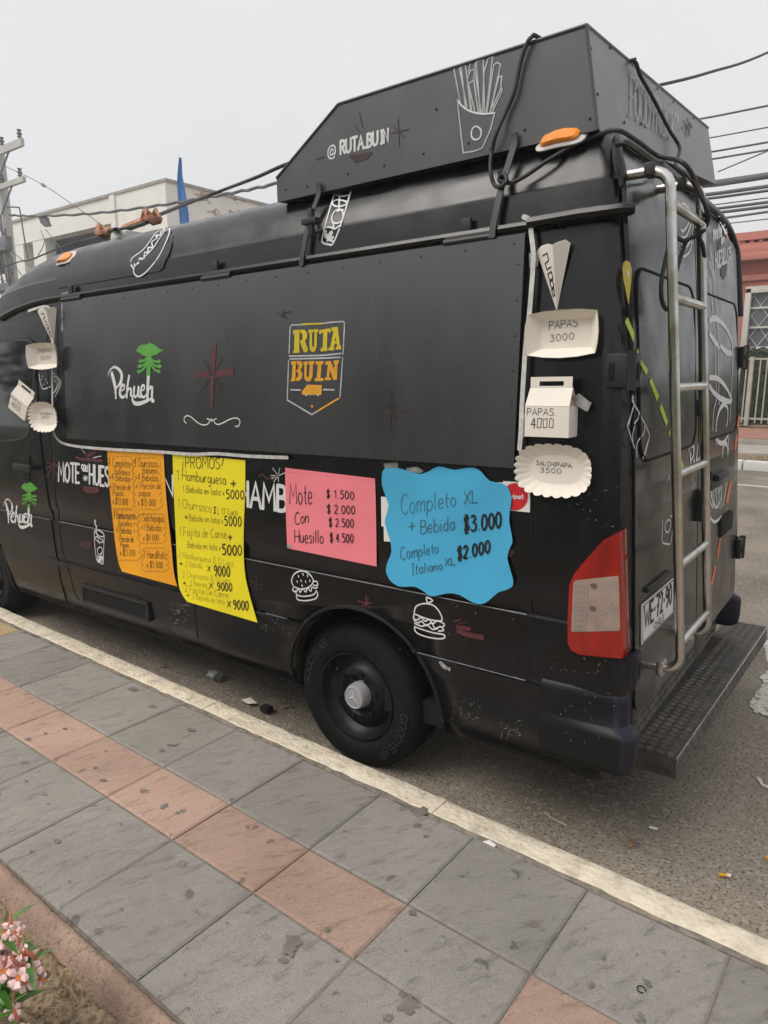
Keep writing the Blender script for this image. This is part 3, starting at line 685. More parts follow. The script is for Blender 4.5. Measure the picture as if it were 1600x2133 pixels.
# ---- rear doors
def rear_panel(y0, y1, za, zb_, off, th, m, name, parent, r=.05, n=10):
    mb = MB(); R = []
    zz = sorted(set([za, za + r * .1, za + r * .3, za + r * .6, za + r, zb_ - r, zb_ - r * .6, zb_ - r * .3, zb_ - r * .1, zb_] + [z for z, _ in REAR if za + r < z < zb_ - r] + zs(za + r, zb_ - r, 8)))
    for z in zz:
        d = max(0, za + r - z, z - zb_ + r); i = r - math.sqrt(max(0, r * r - d * d))
        ya, yb = y0 + i, y1 - i; nm = REARS.nrm(V((0, 0, z)))
        row = []
        for k in range(n + 1):
            y = ya + (yb - ya) * k / n; row.append((V((rx(z) + off, y, z)), nm))
        R.append(row)
    mb.slab(R, th, m); return mb.build(name, parent, 35)
doors = []
for y0, y1, lab in ((.088, .958, 'rear door carrying the ladder and number plate'), (.972, 1.845, 'rear door with the large cup drawing')):
    d = rear_panel(y0, y1, .60, 2.44, .008, .014, 'door', 'rear_door', truck, .06); d['label'] = lab; doors.append(d)
rd, rd2 = doors
RD = Rear(.008)
wl = [RD.hit(*p) for p in ((1322, 560), (1325, 950), (1455, 905))]
for d, y0, y1 in ((rd, .135, .885), (rd2, 1.05, 1.775)):
    o = rear_panel(y0, y1, 1.50, 2.125, .0125, .006, 'door', 'blanked_window', d, .075)
    s_ = MB(); pts = []
    for cx, cz, a0 in ((y0 + .08, 1.50 + .08, 180), (y1 - .08, 1.50 + .08, 270), (y1 - .08, 2.125 - .08, 0), (y0 + .08, 2.125 - .08, 90)):
        for k in range(7):
            a = rad(a0 + 15 * k); pts.append((cx + .086 * cos(a), cz + .086 * sin(a)))
    pts.append(pts[0])
    s_.tube([(rx(z) + .011, y, z) for y, z in pts], .006, 'rubber', 6); s_.build('window_seal', d)
RW = Rear(.0125)
# a soft swage across both doors below the windows
for d, y0, y1 in ((rd, .12, .94), (rd2, .99, 1.82)):
    b = MB(); rr_ = []
    for z, o_ in ((1.40, .008), (1.33, .017), (1.30, .019), (1.27, .012), (1.24, .0085)): rr_.append([(V((rx(z) + (.0075 if k in (0, 12) else o_), y0 + (y1 - y0) * k / 12, z))) for k in range(13)])
    b.grid(rr_, 'door'); b.build('door_swage', d, 60)
b = MB()
b.box((rx(1.22) + .010, .962, .6), (rx(1.22) + .0105, .968, .62), 'gap')
hp = RD.hit(1452, 1052); b.bbox((hp.x - .01, hp.y - .02, hp.z - .07), (hp.x + .03, hp.y + .03, hp.z + .07), .01, 'blackmetal'); b.build('lock_housing', rd)
b = MB(); hp = RD.hit(1493, 993); b.bbox((hp.x - .01, hp.y - .16, hp.z - .05), (hp.x + .014, hp.y + .10, hp.z + .045), .015, 'blackmetal'); b.bbox((hp.x + .01, hp.y - .14, hp.z - .005), (hp.x + .04, hp.y + .08, hp.z + .028), .01, 'blackmetal'); b.build('door_handle', rd2)
b = MB(); hp = RD.hit(1509, 1092); b.bbox((hp.x - .012, hp.y - .12, hp.z - .05), (hp.x + .012, hp.y + .16, hp.z + .05), .015, 'gap'); b.build('handle_recess', rd2)
b = MB(); hp = RD.hit(1456, 850); b.bbox((hp.x - .01, hp.y - .03, hp.z - .035), (hp.x + .014, hp.y + .03, hp.z + .035), .006, 'blackmetal'); b.build('window_latch', rd)
# rain channel arching over the doors and down the far edge
b = MB()
arch = [(.055, 2.36), (.062, 2.42), (.075, 2.47), (.11, 2.515), (.2, 2.545), (.5, 2.565), (.965, 2.57), (1.43, 2.565), (1.70, 2.545), (1.82, 2.515), (1.885, 2.45), (1.905, 2.33), (1.915, 2.15), (1.918, 2.08)]
b.tube([(rx(z) + .004, y, z) for y, z in [tuple(p) for p in crom(arch, 3)]], [.008, .010, .012] + [.017] * (len(arch) * 3 - 5), 'paint', 8)
b.build('rain_channel', truck)
# hinges
def hinge(c, m, sgn):
    b = MB(); x, y, z = c
    b.bbox((x - .062, y - .018 if sgn < 0 else y - .004, z - .055), (x + .012, y + .004 if sgn < 0 else y + .018, z + .055), .008, m)
    b.bbox((x - .0, min(y - sgn * -.012, y + sgn * -.075), z - .055), (x + .026, max(y - sgn * -.012, y - sgn * .075), z + .055), .008, m)
    b.tube([(x + .020, y - sgn * -.006, z - .062), (x + .020, y - sgn * -.006, z + .062)], .014, m, 10)
    b.bbox((x + .03, min(y - sgn * .02, y - sgn * .04), z - .03), (x + .032, max(y - sgn * .02, y - sgn * .045), z + .025), .004, 'gap')
    b.lathe([(x + .024, .012), (x + .029, .012)], (0, y - sgn * .056, z), 'x', 12, 'gap')
    b.bbox((x - .05, y - .021 if sgn < 0 else y + .016, z - .03), (x - .03, y - .016 if sgn < 0 else y + .021, z + .025), .003, 'gap')
    return b.build('door_hinge', truck)
for (px, py, m) in ((1297, 771, 'blackmetal'), (1300, 1384, 'hinge_purple')):
    p = vpl(px, py, (1, 0, 0), .01); hinge((rx(p.z), .028, p.z), m, -1)
for (px, py, m) in ((1540, 742, 'blackmetal'), (1525, 1145, 'blackmetal')):
    p = vpl(px, py, (1, 0, 0), .03); hinge((rx(p.z) + .01, 1.90, p.z), m, 1)
# tail lamp
def lamp_at(mir):
    o = empty('tail_lamp', (0, 0, 0)); o.parent = truck
    q = [(.004, 1.285), (-.058, 1.243), (-.112, 1.172), (-.152, 1.118), (-.168, 1.075), (-.170, .95), (-.166, .855), (-.152, .832), (-.12, .822), (.030, .842), (.036, .86)]
    y0, y1 = -.012, .04
    P = lambda x, y, z: V((x, WID - y if mir else y, z))
    def zone(za, zb_, m, yo):
        # clip outline between heights
        pts = []
        n = len(q)
        for i in range(n):
            (xa, a), (xb, c) = q[i], q[(i + 1) % n]
            if za <= a <= zb_: pts.append((xa, a))
            for lim in (za, zb_):
                if (a - lim) * (c - lim) < 0: pts.append((xa + (xb - xa) * (lim - a) / (c - a), lim))
        cx = sum(p[0] for p in pts) / len(pts); cz = sum(p[1] for p in pts) / len(pts)
        pts.sort(key=lambda p: math.atan2(p[1] - cz, p[0] - cx))
        A = [P(x, yo + .008 + (0.012 if x > 0 else 0), z) for x, z in pts]; sh = .965
        Bq = [P(cx + (x - cx) * sh, yo, cz + (z - cz) * sh) for x, z in pts]; C_ = [P(x + .001, y1, z) for x, z in pts]
        mb = MB(); mb.grid([C_, A, Bq], m, wrap=True); mb.add(Bq, [tuple(range(len(Bq)))], m); return mb
    zone(.80, 1.30, 'redlens', y0).build('red_lens', o)
    sl_ = lambda x: .27 * (x + .15)
    cw = [(-.152, .912), (-.148, .906), (.014, .900), (.018, .906), (.004, 1.085), (.000, 1.092), (-.142, 1.092), (-.150, 1.084)]
    mb = MB(); fr_ = [P(x, y0 - .0025, z + sl_(x)) for x, z in cw]; bk_ = [P(x, y0 + .002, z + sl_(x)) for x, z in cw]; mb.grid([fr_, bk_], 'clearlens', wrap=True); mb.add(fr_, [tuple(range(8))], 'clearlens')
    rb_ = [P(.012, y0 + .012, .914 + sl_(.01)), P(.016, y0 + .10, .914 + sl_(.01)), P(.018, y0 + .10, 1.086 + sl_(.01)), P(.014, y0 + .012, 1.086 + sl_(.01))]
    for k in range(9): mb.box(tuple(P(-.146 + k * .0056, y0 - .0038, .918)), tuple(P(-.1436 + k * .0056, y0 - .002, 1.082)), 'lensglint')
    mb.build('clear_lens', o)
    mb = MB()
    for z, rr_ in ((1.085, .024), (1.005, .026)):
        if not mir:
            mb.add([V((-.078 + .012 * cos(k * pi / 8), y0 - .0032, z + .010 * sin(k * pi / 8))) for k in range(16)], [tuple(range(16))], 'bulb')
            for k in range(7): mb.ribbon([V((-.058 + .004 * k, y0 - .0031, z - .016 + .006 * k)), V((-.006 - .002 * k, y0 - .0031, z - .002 + .006 * k))], [V((0, -1, 0))] * 2, .0030, 'lensglint', cap=False)  # pale slanting lines paint glints beside each bulb
    if mb.v: mb.build('bulbs_and_glints', o)
lamp_at(False); lamp_at(True)
# bumper corners
for mir in (0, 1):
    b = MB()
    def bp(x, y, z): return V((x, WID - y if mir else y, z))
    prof_ = [(.405, .03, 0), (.42, .008, 0), (.46, 0, 0), (.548, 0, 0), (.565, .003, .15), (.578, .008, .7), (.586, .010, 1), (.665, .012, 1), (.69, .014, 1), (.702, .024, 1)]
    out = []
    for z, i_, st_ in prof_:
        rr_, ln = .055, []
        for x in (-.258, -.22, -.17, -.12, -.08, -.04): ln.append(bp(x, -.026 + i_ + .016 * st_ * max(0, (x + .2) / .2), z))
        xo = .080 - .026 * st_ - i_; yy = -.026 + i_ + .016 * st_
        for k in range(7):
            a = rad(-90 + 15 * k); ln.append(bp(xo - rr_ + rr_ * cos(a), yy + rr_ + rr_ * sin(a), z))
        ln += [bp(xo, .06, z), bp(xo - .02, .082, z), bp(-.05, .085, z), bp(-.258, .07, z)]; out.append(ln)
    n_ = len(out[0])
    for i in range(len(out) - 1):
        for k in range(n_):
            k2 = (k + 1) % n_; q = [out[i][k], out[i][k2], out[i + 1][k2], out[i + 1][k]]
            purple_shows = 7 <= k <= 14  # purple underpaint shows at the rounded corner
            b.add(q, [(0, 1, 2, 3)], 'hinge_purple' if purple_shows else 'purple')
    b.add(out[0], [tuple(range(n_))], 'purple'); b.add(out[-1], [tuple(range(n_))], 'purple')
    bmx = bmesh.new(); V0 = [bmx.verts.new(p) for p in b.v]; bmx.verts.index_update()
    for f, m_ in zip(b.f, b.m): bmx.faces.new([V0[i] for i in f]).material_index = m_
    bmesh.ops.remove_doubles(bmx, verts=bmx.verts, dist=1e-5); bmx.verts.index_update()
    b.v = [v.co.copy() for v in bmx.verts]; b.m = [f.material_index for f in bmx.faces]; b.f = [[v.index for v in f.verts] for f in bmx.faces]; bmx.free()
    b.build('bumper_corner', truck, 50)
# step platform of tread plate
ZS = .352
pn = vpl(1409, 1581, (0, 0, 1), ZS); _q = vpl(1600, 1304, (0, 0, 1), ZS); pf = pn + (_q - pn) * ((2.12 - pn.y) / (_q.y - pn.y))
b = MB(); M4 = None
xin0, xin1 = -.028, -.028
top = [V((xin0, pn.y, ZS)), pn, pf, V((xin1, pf.y, ZS))]
dn = V((0, 0, -.085))
b.add(top + [p + dn for p in top], [(0, 1, 2, 3), (4, 7, 6, 5), (0, 4, 5, 1), (1, 5, 6, 2), (2, 6, 7, 3), (3, 7, 4, 0)], 'plate_steel')
step = b.build('step_platform', truck, 20); step['label'] = 'steel tread plate step across the rear'
b = MB(); cell = .040
def tread(o, ux, uy, un, w_, h_):
    nx, ny = int(w_ / cell), int(h_ / cell)
    for i in range(nx):
        for j in range(ny):
            c = o + ux * (i + .5) * cell + uy * (j + .5) * cell; A, B_ = (ux, uy) if (i + j) % 2 else (uy, ux)
            A, B_ = (A + B_ * .45).normalized(), (B_ - A * .45).normalized()
            for k in range(5):
                q = c + B_ * (k - 2) * .0068
                a1, a2 = q - A * .0155, q + A * .0155
                b.add([a1, q + B_ * .0022, a2, q - B_ * .0022, q + un * .0024 + A * .009, q + un * .0024 - A * .009], [(0, 3, 4, 5), (3, 2, 4), (2, 1, 4), (1, 0, 5, 4)], 'tread_bar')
ue = (pf - pn).normalized(); un_ = V((0, 0, 1)); uxp = ue.cross(un_).normalized()
tread(V((xin0 + .004, pn.y + .006, ZS)), V((1, 0, 0)), ue, un_, .175, 1.76)
tread(pn + dn + V((0, 0, .003)), ue, un_, uxp, 1.76, .082)
tread(V((-.0275, .36, ZS + .004)), V((0, 1, 0)), un_, V((1, 0, 0)), 1.5, .20)
tread(V((xin0, pn.y, ZS - .08)), V((1, 0, 0)), un_, V((0, -1, 0)), .17, .078)
b.build('tread_bars', step, fix=False)
b = MB(); b.tube([pn + V((0, 0, -.001)), pf + V((0, 0, -.001))], .0035, 'worn_edge', 6); b.tube([pn + V((0, 0, -.001)), pn + dn], .003, 'tread_bar', 6); b.build('worn_edge', step)
b = MB(); b.box((-.034, .34, ZS), (-.0285, 1.6, .56), 'plate_steel'); b.box((-.02, .62, .18), (.05, .70, ZS - .086), 'gap'); b.box((-.02, 1.3, .18), (.05, 1.38, ZS - .086), 'gap'); b.build('step_bracket', step)
# ladder
lad = empty('ladder', (0, 0, 0)); lad.parent = truck
def lrail(pt, pb, xt, xb, hook_t, hook_b):
    A, B_ = vpl(*pt, (1, 0, 0), xt), vpl(*pb, (1, 0, 0), xb)
    r = .055
    pts = [V((rx(A.z) + .006, A.y, A.z + .005)), V((A.x - r, A.y, A.z + .004))]
    for k in range(1, 6):
        a = rad(90 - 18 * k); pts.append(V((A.x - r + r * cos(a), A.y, A.z - r + r * sin(a))))
    pts.append(A + (B_ - A) * .5)
    for k in range(0, 6):
        a = rad(-18 * k); pts.append(V((B_.x - r + r * cos(a), B_.y, B_.z + r + r * sin(a))))
    pts.append(V((rx(B_.z) + .006, B_.y, B_.z)))
    mb = MB(); mb.tube(pts, .0165, 'steel', 12); mb.build('ladder_rail', lad)
    return A, B_
A1, B1 = lrail((1399, 352), (1415, 1398), .072, .150, 0, 0)
A2, B2 = lrail((1462, 382), (1472, 1322), .072, .150, 0, 0)
for py in (425, 620, 808, 990, 1180, 1342):
    t = (py - 352) / (1398 - 352); z = None
    # height of the rung where the near rail passes this row
    best = min(range(1001), key=lambda k: abs((lambda q: -(RC.transposed() @ ((RV @ q + VO) - CAM)).y / -(RC.transposed() @ ((RV @ q + VO) - CAM)).z * F + 1066.5)(A1 + (B1 - A1) * k / 1000) - py))
    q = A1 + (B1 - A1) * best / 1000; s_ = (q.z - A1.z) / (B1.z - A1.z); e2 = A2 + (B2 - A2) * ((q.z - A2.z) / (B2.z - A2.z))
    mb = MB(); mb.tube([q, e2], .0155, 'steel', 12)
    mb.build('ladder_rung', lad)
mb = MB()
for q in (A1, A2): mb.bbox((q.x - .075, q.y - .028, q.z - .012), (q.x - .045, q.y + .028, q.z + .026), .004, 'blackmetal')
for q in (B1, B2): mb.bbox((q.x - .075, q.y - .026, q.z - .026), (q.x - .05, q.y + .026, q.z + .026), .003, 'steel')
mb.build('ladder_clamp', lad)
# number plate
NP = Rear(.016)
np0 = [NP.hit(*p) for p in ((1335, 1258), (1408, 1207), (1345, 1330), (1410, 1268))]
yl, zl0, zl1 = .140, .845, 1.0
plt = empty('number_plate', (0, 0, 0)); plt.parent = truck
b = MB(); PX = lambda z, o: rx(z) + .010 + o
w2 = .42
for (o, ins, m) in ((0, 0, 'blackmetal'), (.004, .006, 'whitecard')):
    q = [V((PX(z, o), y, z)) for y, z in ((yl + ins, zl0 + ins), (yl + w2 - ins, zl0 + ins), (yl + w2 - ins, zl1 - ins), (yl + ins, zl1 - ins))]
    b.poly(q, m, .005, V((1, 0, 0)))
b.build('plate_board', plt, 30)
class Plate(Flat): pass
PN = V((1, 0, .05)).normalized()
def ptext(mb, s, ya, yb, zb_, h, wd, m='ink'):
    lines, W = glyph_lines(s)
    for ln in lines:
        P = [V((PX(zb_ + y * h, .0055), ya + (yb - ya) * x / W, zb_ + y * h)) for x, y in ln]; mb.ribbon(P, [PN] * len(P), wd, m)
b = MB(); ptext(b, 'WE·72·90', yl + .03, yl + w2 - .03, zl0 + .058, .078, .0115); ptext(b, 'CHILE', yl + .15, yl + .28, zl0 + .02, .022, .0035)
ring = [V((PX(zl0 + .012, .0055), yl + .012, zl0 + .012)), V((PX(zl0, .0055), yl + w2 - .012, zl0 + .012)), V((PX(zl1, .0055), yl + w2 - .012, zl1 - .012)), V((PX(zl1, .0055), yl + .012, zl1 - .012))]
b.ribbon(ring + ring[:1], [PN] * 5, .003, 'ink'); b.build('lettering', plt)
b = MB(); b.bbox((rx(1.03) + .006, .20, 1.022), (rx(1.03) + .022, .50, 1.042), .008, 'blackmetal'); b.build('plate_lamp', truck)
# side grille low on the body
b = MB()
gx0, gx1, g0, g1 = -3.33, -2.66, .45, .55
b.box((gx0, -.012, g1 - .012), (gx1, .02, g1 + .006), 'blackmetal'); b.box((gx0, -.008, g0 - .01), (gx1, .03, g0 + .004), 'blackmetal'); b.box((gx0 - .01, -.010, g0 - .01), (gx0 + .01, .03, g1 + .004), 'blackmetal'); b.box((gx1 - .01, -.010, g0 - .01), (gx1 + .01, .03, g1 + .004), 'blackmetal')
b.box((gx0, -.001, g0), (gx1, .012, g1), 'gap')
for i in range(46):
    x = gx0 + .015 + i * (gx1 - gx0 - .03) / 45; b.box((x, -.005, g0), (x + .004, .0, g1 - .01), 'blackmetal')
for i in range(6): b.box((gx0, -.006, g0 + .01 + i * .015), (gx1, -.002, g0 + .013 + i * .015), 'blackmetal')
b.build('side_grille', truck)
# ---- wheels
ROAD = -.17
def road_z(x): return (ROAD - VO.z - (RV @ V((x, .2, 0))).z) / cos(PIT)
def wheel(x, y, mir):
    R_ = .350; zc = road_z(x) + R_ - .020
    o = empty('wheel', (x, y, zc)); o.parent = truck
    if mir: o.rotation_euler = (0, 0, pi)
    b = MB()
    pr = [(.05, .206), (.018, .213), (.004, .230), (-.002, .26), (.0, .296), (.010, .322), (.022, .336), (.034, .345), (.05, .349), (.076, .350), (.077, .342), (.085, .342), (.086, .3505), (.116, .351), (.117, .343), (.125, .343), (.126, .351), (.156, .351), (.157, .343), (.165, .343), (.166, .3505), (.20, .349), (.225, .338), (.245, .322), (.26, .29), (.25, .23), (.22, .206)]
    b.lathe(pr, (0, 0, 0), 'y', 72, 'rubber', close=True)
    for k in range(96):
        a = 2 * pi * k / 96; T = Matrix.Rotation(-a, 4, 'Y')
        b.box((.338, .030, -.0012), (.3465, .052, .0012), 'gap', T)
    ty = b.build('tyre', o, 30)
    b = MB()
    for a0, s in ((118, 'GOODYEAR'), (-62, 'GOODYEAR')):
        lines, W = glyph_lines(s)
        for ln in lines:
            P = []
            for lx, ly in ln:
                a = rad(a0 + 62 - 58 * lx / W); r = .268 + ly * .036; P.append(V((-r * cos(pi - a) if False else r * cos(a), -.0045 + abs(r - .272) * .02, r * sin(a))))
            b.ribbon(P, [V((0, -1, 0))] * len(P), .006, 'rubbertext')
    b.build('lettering', ty)
    b = MB()
    b.lathe([(.19, .208), (.03, .208), (.018, .214), (.010, .212), (.010, .205), (.03, .198), (.055, .186), (.068, .170), (.062, .15), (.045, .135), (.036, .12), (.036, .10), (.052, .085), (.066, .08), (.066, .001)], (0, 0, 0), 'y', 56, 'rim')
    for k in range(6):
        a = 2 * pi * k / 6 + .3; b.lathe([(.036, .012), (.022, .011), (.02, .006)], (.108 * cos(a), 0, .108 * sin(a)), 'y', 6, 'rim')
    b.build('rim', o, 40)
    b = MB(); b.lathe([(.07, .062), (.02, .060), (.004, .054), (.0, .046), (.001, .001)], (0, 0, 0), 'y', 36, 'plastic_grey')
    b.build('hub_cap', o, 40)
    b = MB()
    for k in range(3):
        a = rad(80 + 120 * k); d = V((cos(a), 0, sin(a))); s_ = V((-sin(a), 0, cos(a)))
        c = V((0, -.005, 0)); b.add([c, s_ * .011 + V((0, -.001, 0)) - d * .004, d * .047 + V((0, -.002, 0)), -s_ * .011 + V((0, -.001, 0)) - d * .004], [(0, 1, 2), (0, 2, 3)], 'hubstar')
    b.lathe([(.001, .052), (-.003, .051), (-.003, .047), (.001, .046)], (0, 0, 0), 'y', 36, 'hubstar', close=True); b.build('star_emblem', o)
M['rubbertext'] = mat('tyre_lettering', (.022, .021, .02), .6)
M['rim'] = mat('black_rim', (.006, .006, .0065), .42, var=(9, .3), spec=.3, col2=(.016, .014, .012), mask=(10, .58, .8))
wheel(-1.21, .066, 0); wheel(-4.76, .066, 0); wheel(-1.21, WID - .066, 1); wheel(-4.76, WID - .066, 1)

# ================================================================== PAINTED DRAWINGS AND LETTERING ON THE VAN
C1 = Crop(0, 600, 500 / 1524); C2 = Crop(200, 900, .3125); C3 = Crop(560, 900, .375); C4 = Crop(1000, 400, .375); C5 = Crop(550, 20, .4375); C6 = Crop(1100, 0, .3125)
CD = Crop(0, 930, 260 / 1386); CP = Crop(220, 640, .1875); CR = Crop(560, 640, .1875); C7 = Crop(0, 280, .35); C8 = Crop(580, 1150, 770 / 1600)
RA = Crop(1280, 380, .175); RB = Crop(1280, 720, .175); RCc = Crop(1280, 1050, .2)
class Comp:
    def __init__(s, f, g): s.f, s.g = f, g
    def __call__(s, p): return s.g(s.f(p))
def pine_logo(parent, surf, crop, word=True, tree=True, k=1.0, off=.0016):
    if word:
        b = MB(); W = lambda *a: [x * k * .72 for x in a]
        for pts, wd in (([(28, 768), (45, 710), (95, 665), (150, 690), (182, 750), (172, 830), (150, 865), (126, 890)], W(.004, .010, .020, .030, .034, .026, .010)),
                        ([(72, 735), (98, 830), (112, 920), (116, 1005)], W(.036, .040, .026, .016)),
                        ([(168, 930), (205, 912), (212, 872), (188, 865), (163, 920), (168, 978), (198, 1000), (228, 975)], W(.012, .014, .02, .022, .03, .024, .010)),
                        ([(265, 762), (246, 880), (238, 1000)], W(.024, .024, .018)), ([(240, 950), (264, 905), (286, 915), (284, 975), (305, 992)], W(.008, .02, .024, .012)),
                        ([(322, 888), (317, 965), (336, 997), (362, 955), (370, 890)], W(.024, .024, .014, .012)), ([(370, 888), (364, 975), (384, 995)], W(.026, .024, .01)),
                        ([(396, 930), (430, 912), (434, 876), (412, 870), (392, 935), (402, 985), (430, 998), (452, 975)], W(.012, .014, .018, .02, .03, .02, .01)),
                        ([(478, 780), (472, 900), (468, 1003)], W(.034, .034, .026)), ([(472, 945), (495, 895), (520, 898), (518, 980), (522, 1045)], W(.01, .026, .026, .022)),
                        ([(298, 1018), (318, 1058), (360, 1072), (430, 1053), (500, 1022), (535, 1028), (538, 1048), (518, 1046)], W(.02, .03, .03, .024, .014, .014, .012))):
            stroke(b, surf, pts, wd, 'white', crop, 5, off)
        b.build('painted_word', parent)
    if tree:
        b = MB()
        shape(b, surf, [(340, 490), (370, 435), (410, 412), (450, 418), (490, 393), (530, 405), (570, 435), (605, 465), (645, 475), (600, 505), (570, 528), (540, 530), (505, 545), (485, 532), (440, 545), (410, 530), (390, 508)], 'green', crop, off)
        stroke(b, surf, [(485, 525), (480, 660), (478, 785)], .034 * k, 'green', crop, 0, off + .0001, cap=False)
        for pts in ([(465, 558), (435, 590), (390, 600)], [(464, 600), (432, 638), (380, 656)], [(464, 622), (420, 690), (375, 716)], [(506, 568), (545, 602), (595, 600)], [(503, 595), (550, 648), (605, 656)], [(498, 622), (545, 690), (595, 714)]):
            stroke(b, surf, pts, .012 * k, 'green', crop, 4, off)
            x, y = pts[-1]; s_ = -1 if x < 485 else 1
            shape(b, surf, [(x - 24, y - 4), (x - 4, y - 24), (x + 22, y - 8), (x + 14, y + 16), (x - 8, y + 20)], 'green', crop, off + .0002)
        b.build('painted_tree', parent)
def burst(mb, surf, c, rays, wd, m, crop):
    for r in rays: stroke(mb, surf, [(c[0] + r[0] * .12, c[1] + r[1] * .12), (c[0] + r[0], c[1] + r[1])], wd, m, crop, 0)
# hatch
pine_logo(hatch, HATCH, CP)
b = MB()
for pts, wd in (([(1215, 390), (1205, 600), (1195, 735)], .026), ([(1192, 765), (1185, 950), (1175, 1128)], .026), ([(1000, 752), (1160, 745)], .030), ([(1225, 740), (1425, 722)], .036)):
    stroke(b, HATCH, pts, wd, 'red', CP, 0, cap=False)
for pts in ([(1098, 605), (1170, 710)], [(1295, 575), (1225, 705)], [(1150, 810), (1090, 920)], [(1225, 790), (1290, 920)]): stroke(b, HATCH, pts, .007, 'reddim', CP, 0)
b.build('red_star', hatch); b = MB()
burst(b, HATCH, (160, 72), [(-65, 0), (0, -35), (95, -28), (35, 55), (0, 45), (-25, 35)], .005, 'reddim', CR)
b.build('red_star', hatch); b = MB()
burst(b, HATCH, (1362, 1165), [(0, -230), (-125, 0), (240, -8), (-15, 190), (55, 100), (-55, 85), (45, -70), (-40, -75)], .005, 'reddim', CR)
b.build('red_star', hatch); b = MB()
burst(b, HATCH, (660, 800), [(-25, 0), (0, -45), (70, 0), (0, 40), (20, 30), (-20, 26)], .004, 'reddim', C1)
b.build('red_star', hatch)
b = MB()
for pts in ([(898, 1288), (875, 1258), (882, 1220), (915, 1205), (960, 1225), (1030, 1285), (1095, 1308), (1140, 1295), (1158, 1262), (1145, 1240), (1130, 1240)], [(1232, 1240), (1212, 1245), (1210, 1275), (1240, 1300), (1290, 1292), (1370, 1250), (1440, 1230), (1485, 1245), (1495, 1285), (1475, 1322), (1445, 1322)]): stroke(b, HATCH, pts, .0055, 'white', CP)
stroke(b, HATCH, [(1165, 1253), (1198, 1255)], .006, 'white', CP, 0); stroke(b, HATCH, [(1180, 1238), (1182, 1272)], .006, 'white', CP, 0)
b.build('scroll_flourish', hatch)
shield = empty('painted_shield', (0, 0, 0)); shield.parent = hatch
b = MB()
RUTA = [[(272, 255), (345, 248), (342, 470), (348, 505), (270, 508), (285, 470), (288, 300), (274, 300)], [(352, 248), (400, 250), (430, 285), (428, 340), (405, 375), (425, 430), (430, 455), (438, 430), (440, 470), (420, 505), (390, 495), (370, 440), (348, 390), (348, 375), (375, 360), (380, 310), (362, 285), (352, 285)],
        [(442, 250), (498, 247), (498, 280), (485, 282), (484, 420), (495, 445), (507, 435), (512, 280), (502, 278), (502, 245), (553, 243), (553, 275), (540, 278), (536, 430), (520, 485), (490, 500), (462, 480), (455, 430), (458, 285), (443, 283)],
        [(562, 255), (690, 232), (690, 285), (672, 285), (665, 268), (655, 268), (650, 440), (655, 455), (655, 485), (578, 492), (578, 455), (600, 452), (608, 280), (590, 283), (582, 298), (562, 298)],
        [(700, 225), (770, 218), (795, 425), (807, 430), (805, 470), (748, 472), (748, 438), (762, 435), (758, 405), (735, 408), (728, 440), (732, 445), (730, 478), (665, 480), (668, 450), (685, 445), (722, 265), (700, 268)]]
BUIN = [[(252, 600), (305, 597), (298, 820), (245, 825), (250, 800), (258, 790), (268, 640), (252, 638)], [(312, 595), (360, 597), (378, 625), (375, 665), (355, 695), (375, 730), (372, 785), (345, 815), (305, 820), (305, 785), (328, 770), (330, 730), (308, 715), (308, 700), (330, 685), (335, 640), (312, 628)],
        [(388, 605), (440, 600), (440, 635), (425, 638), (422, 760), (435, 780), (448, 765), (458, 635), (447, 632), (447, 600), (508, 595), (508, 630), (495, 632), (490, 770), (465, 820), (430, 825), (402, 800), (395, 750), (400, 640), (388, 638)],
        [(522, 600), (610, 597), (610, 632), (590, 635), (578, 785), (612, 788), (610, 820), (512, 822), (512, 788), (535, 785), (548, 637), (524, 637)],
        [(630, 600), (690, 597), (730, 690), (735, 630), (722, 628), (722, 592), (783, 588), (780, 625), (768, 628), (760, 805), (720, 808), (680, 690), (675, 780), (697, 782), (695, 808), (625, 812), (627, 782), (645, 778), (658, 640), (630, 638)]]
for p in RUTA: shape(b, HATCH, p, 'yellowpaint', CR)
shape(b, HATCH, [(738, 325), (752, 372), (737, 376)], 'hatch', CR, .002)
b.build('lettering', shield); b = MB()
for p in BUIN: shape(b, HATCH, p, 'amberpaint', CR)
b.build('lettering', shield)
b = MB()
shape(b, HATCH, [(430, 860), (592, 865), (588, 970), (560, 975), (430, 975), (375, 970), (368, 940)], 'amberpaint', CR)
for cx in (420, 550): shape(b, HATCH, [(cx + 12 * cos(a), 975 + 13 * sin(a)) for a in [k * pi / 5 for k in range(10)]], 'whitedim', CR, .0022)
shape(b, HATCH, [(483 + (20 if k % 2 == 0 else 8) * sin(k * pi / 5), 1100 - (25 if k % 2 == 0 else 10) * cos(k * pi / 5)) for k in range(10)], 'amberpaint', CR)
b.build('van_emblem', shield)
b = MB()
for pts in ([(228, 510), (240, 220), (260, 198), (400, 193), (600, 182), (690, 168), (830, 158), (845, 175), (828, 520)], [(230, 543), (400, 540), (600, 535), (810, 513)], [(237, 575), (430, 570), (600, 566), (798, 556)], [(223, 595), (208, 1030), (480, 1192), (785, 1012)], [(824, 560), (795, 992)], [(247, 917), (357, 920)], [(610, 915), (730, 917)]): stroke(b, HATCH, pts, .0065, 'whitedim', CR, 0)
stroke(b, HATCH, [(370, 190), (600, 181)], .007, 'yellowpaint', CR, 0, .0025); stroke(b, HATCH, [(560, 1145), (770, 1018)], .008, 'amberpaint', CR, 0, .0025)
b.build('shield_outline', shield)
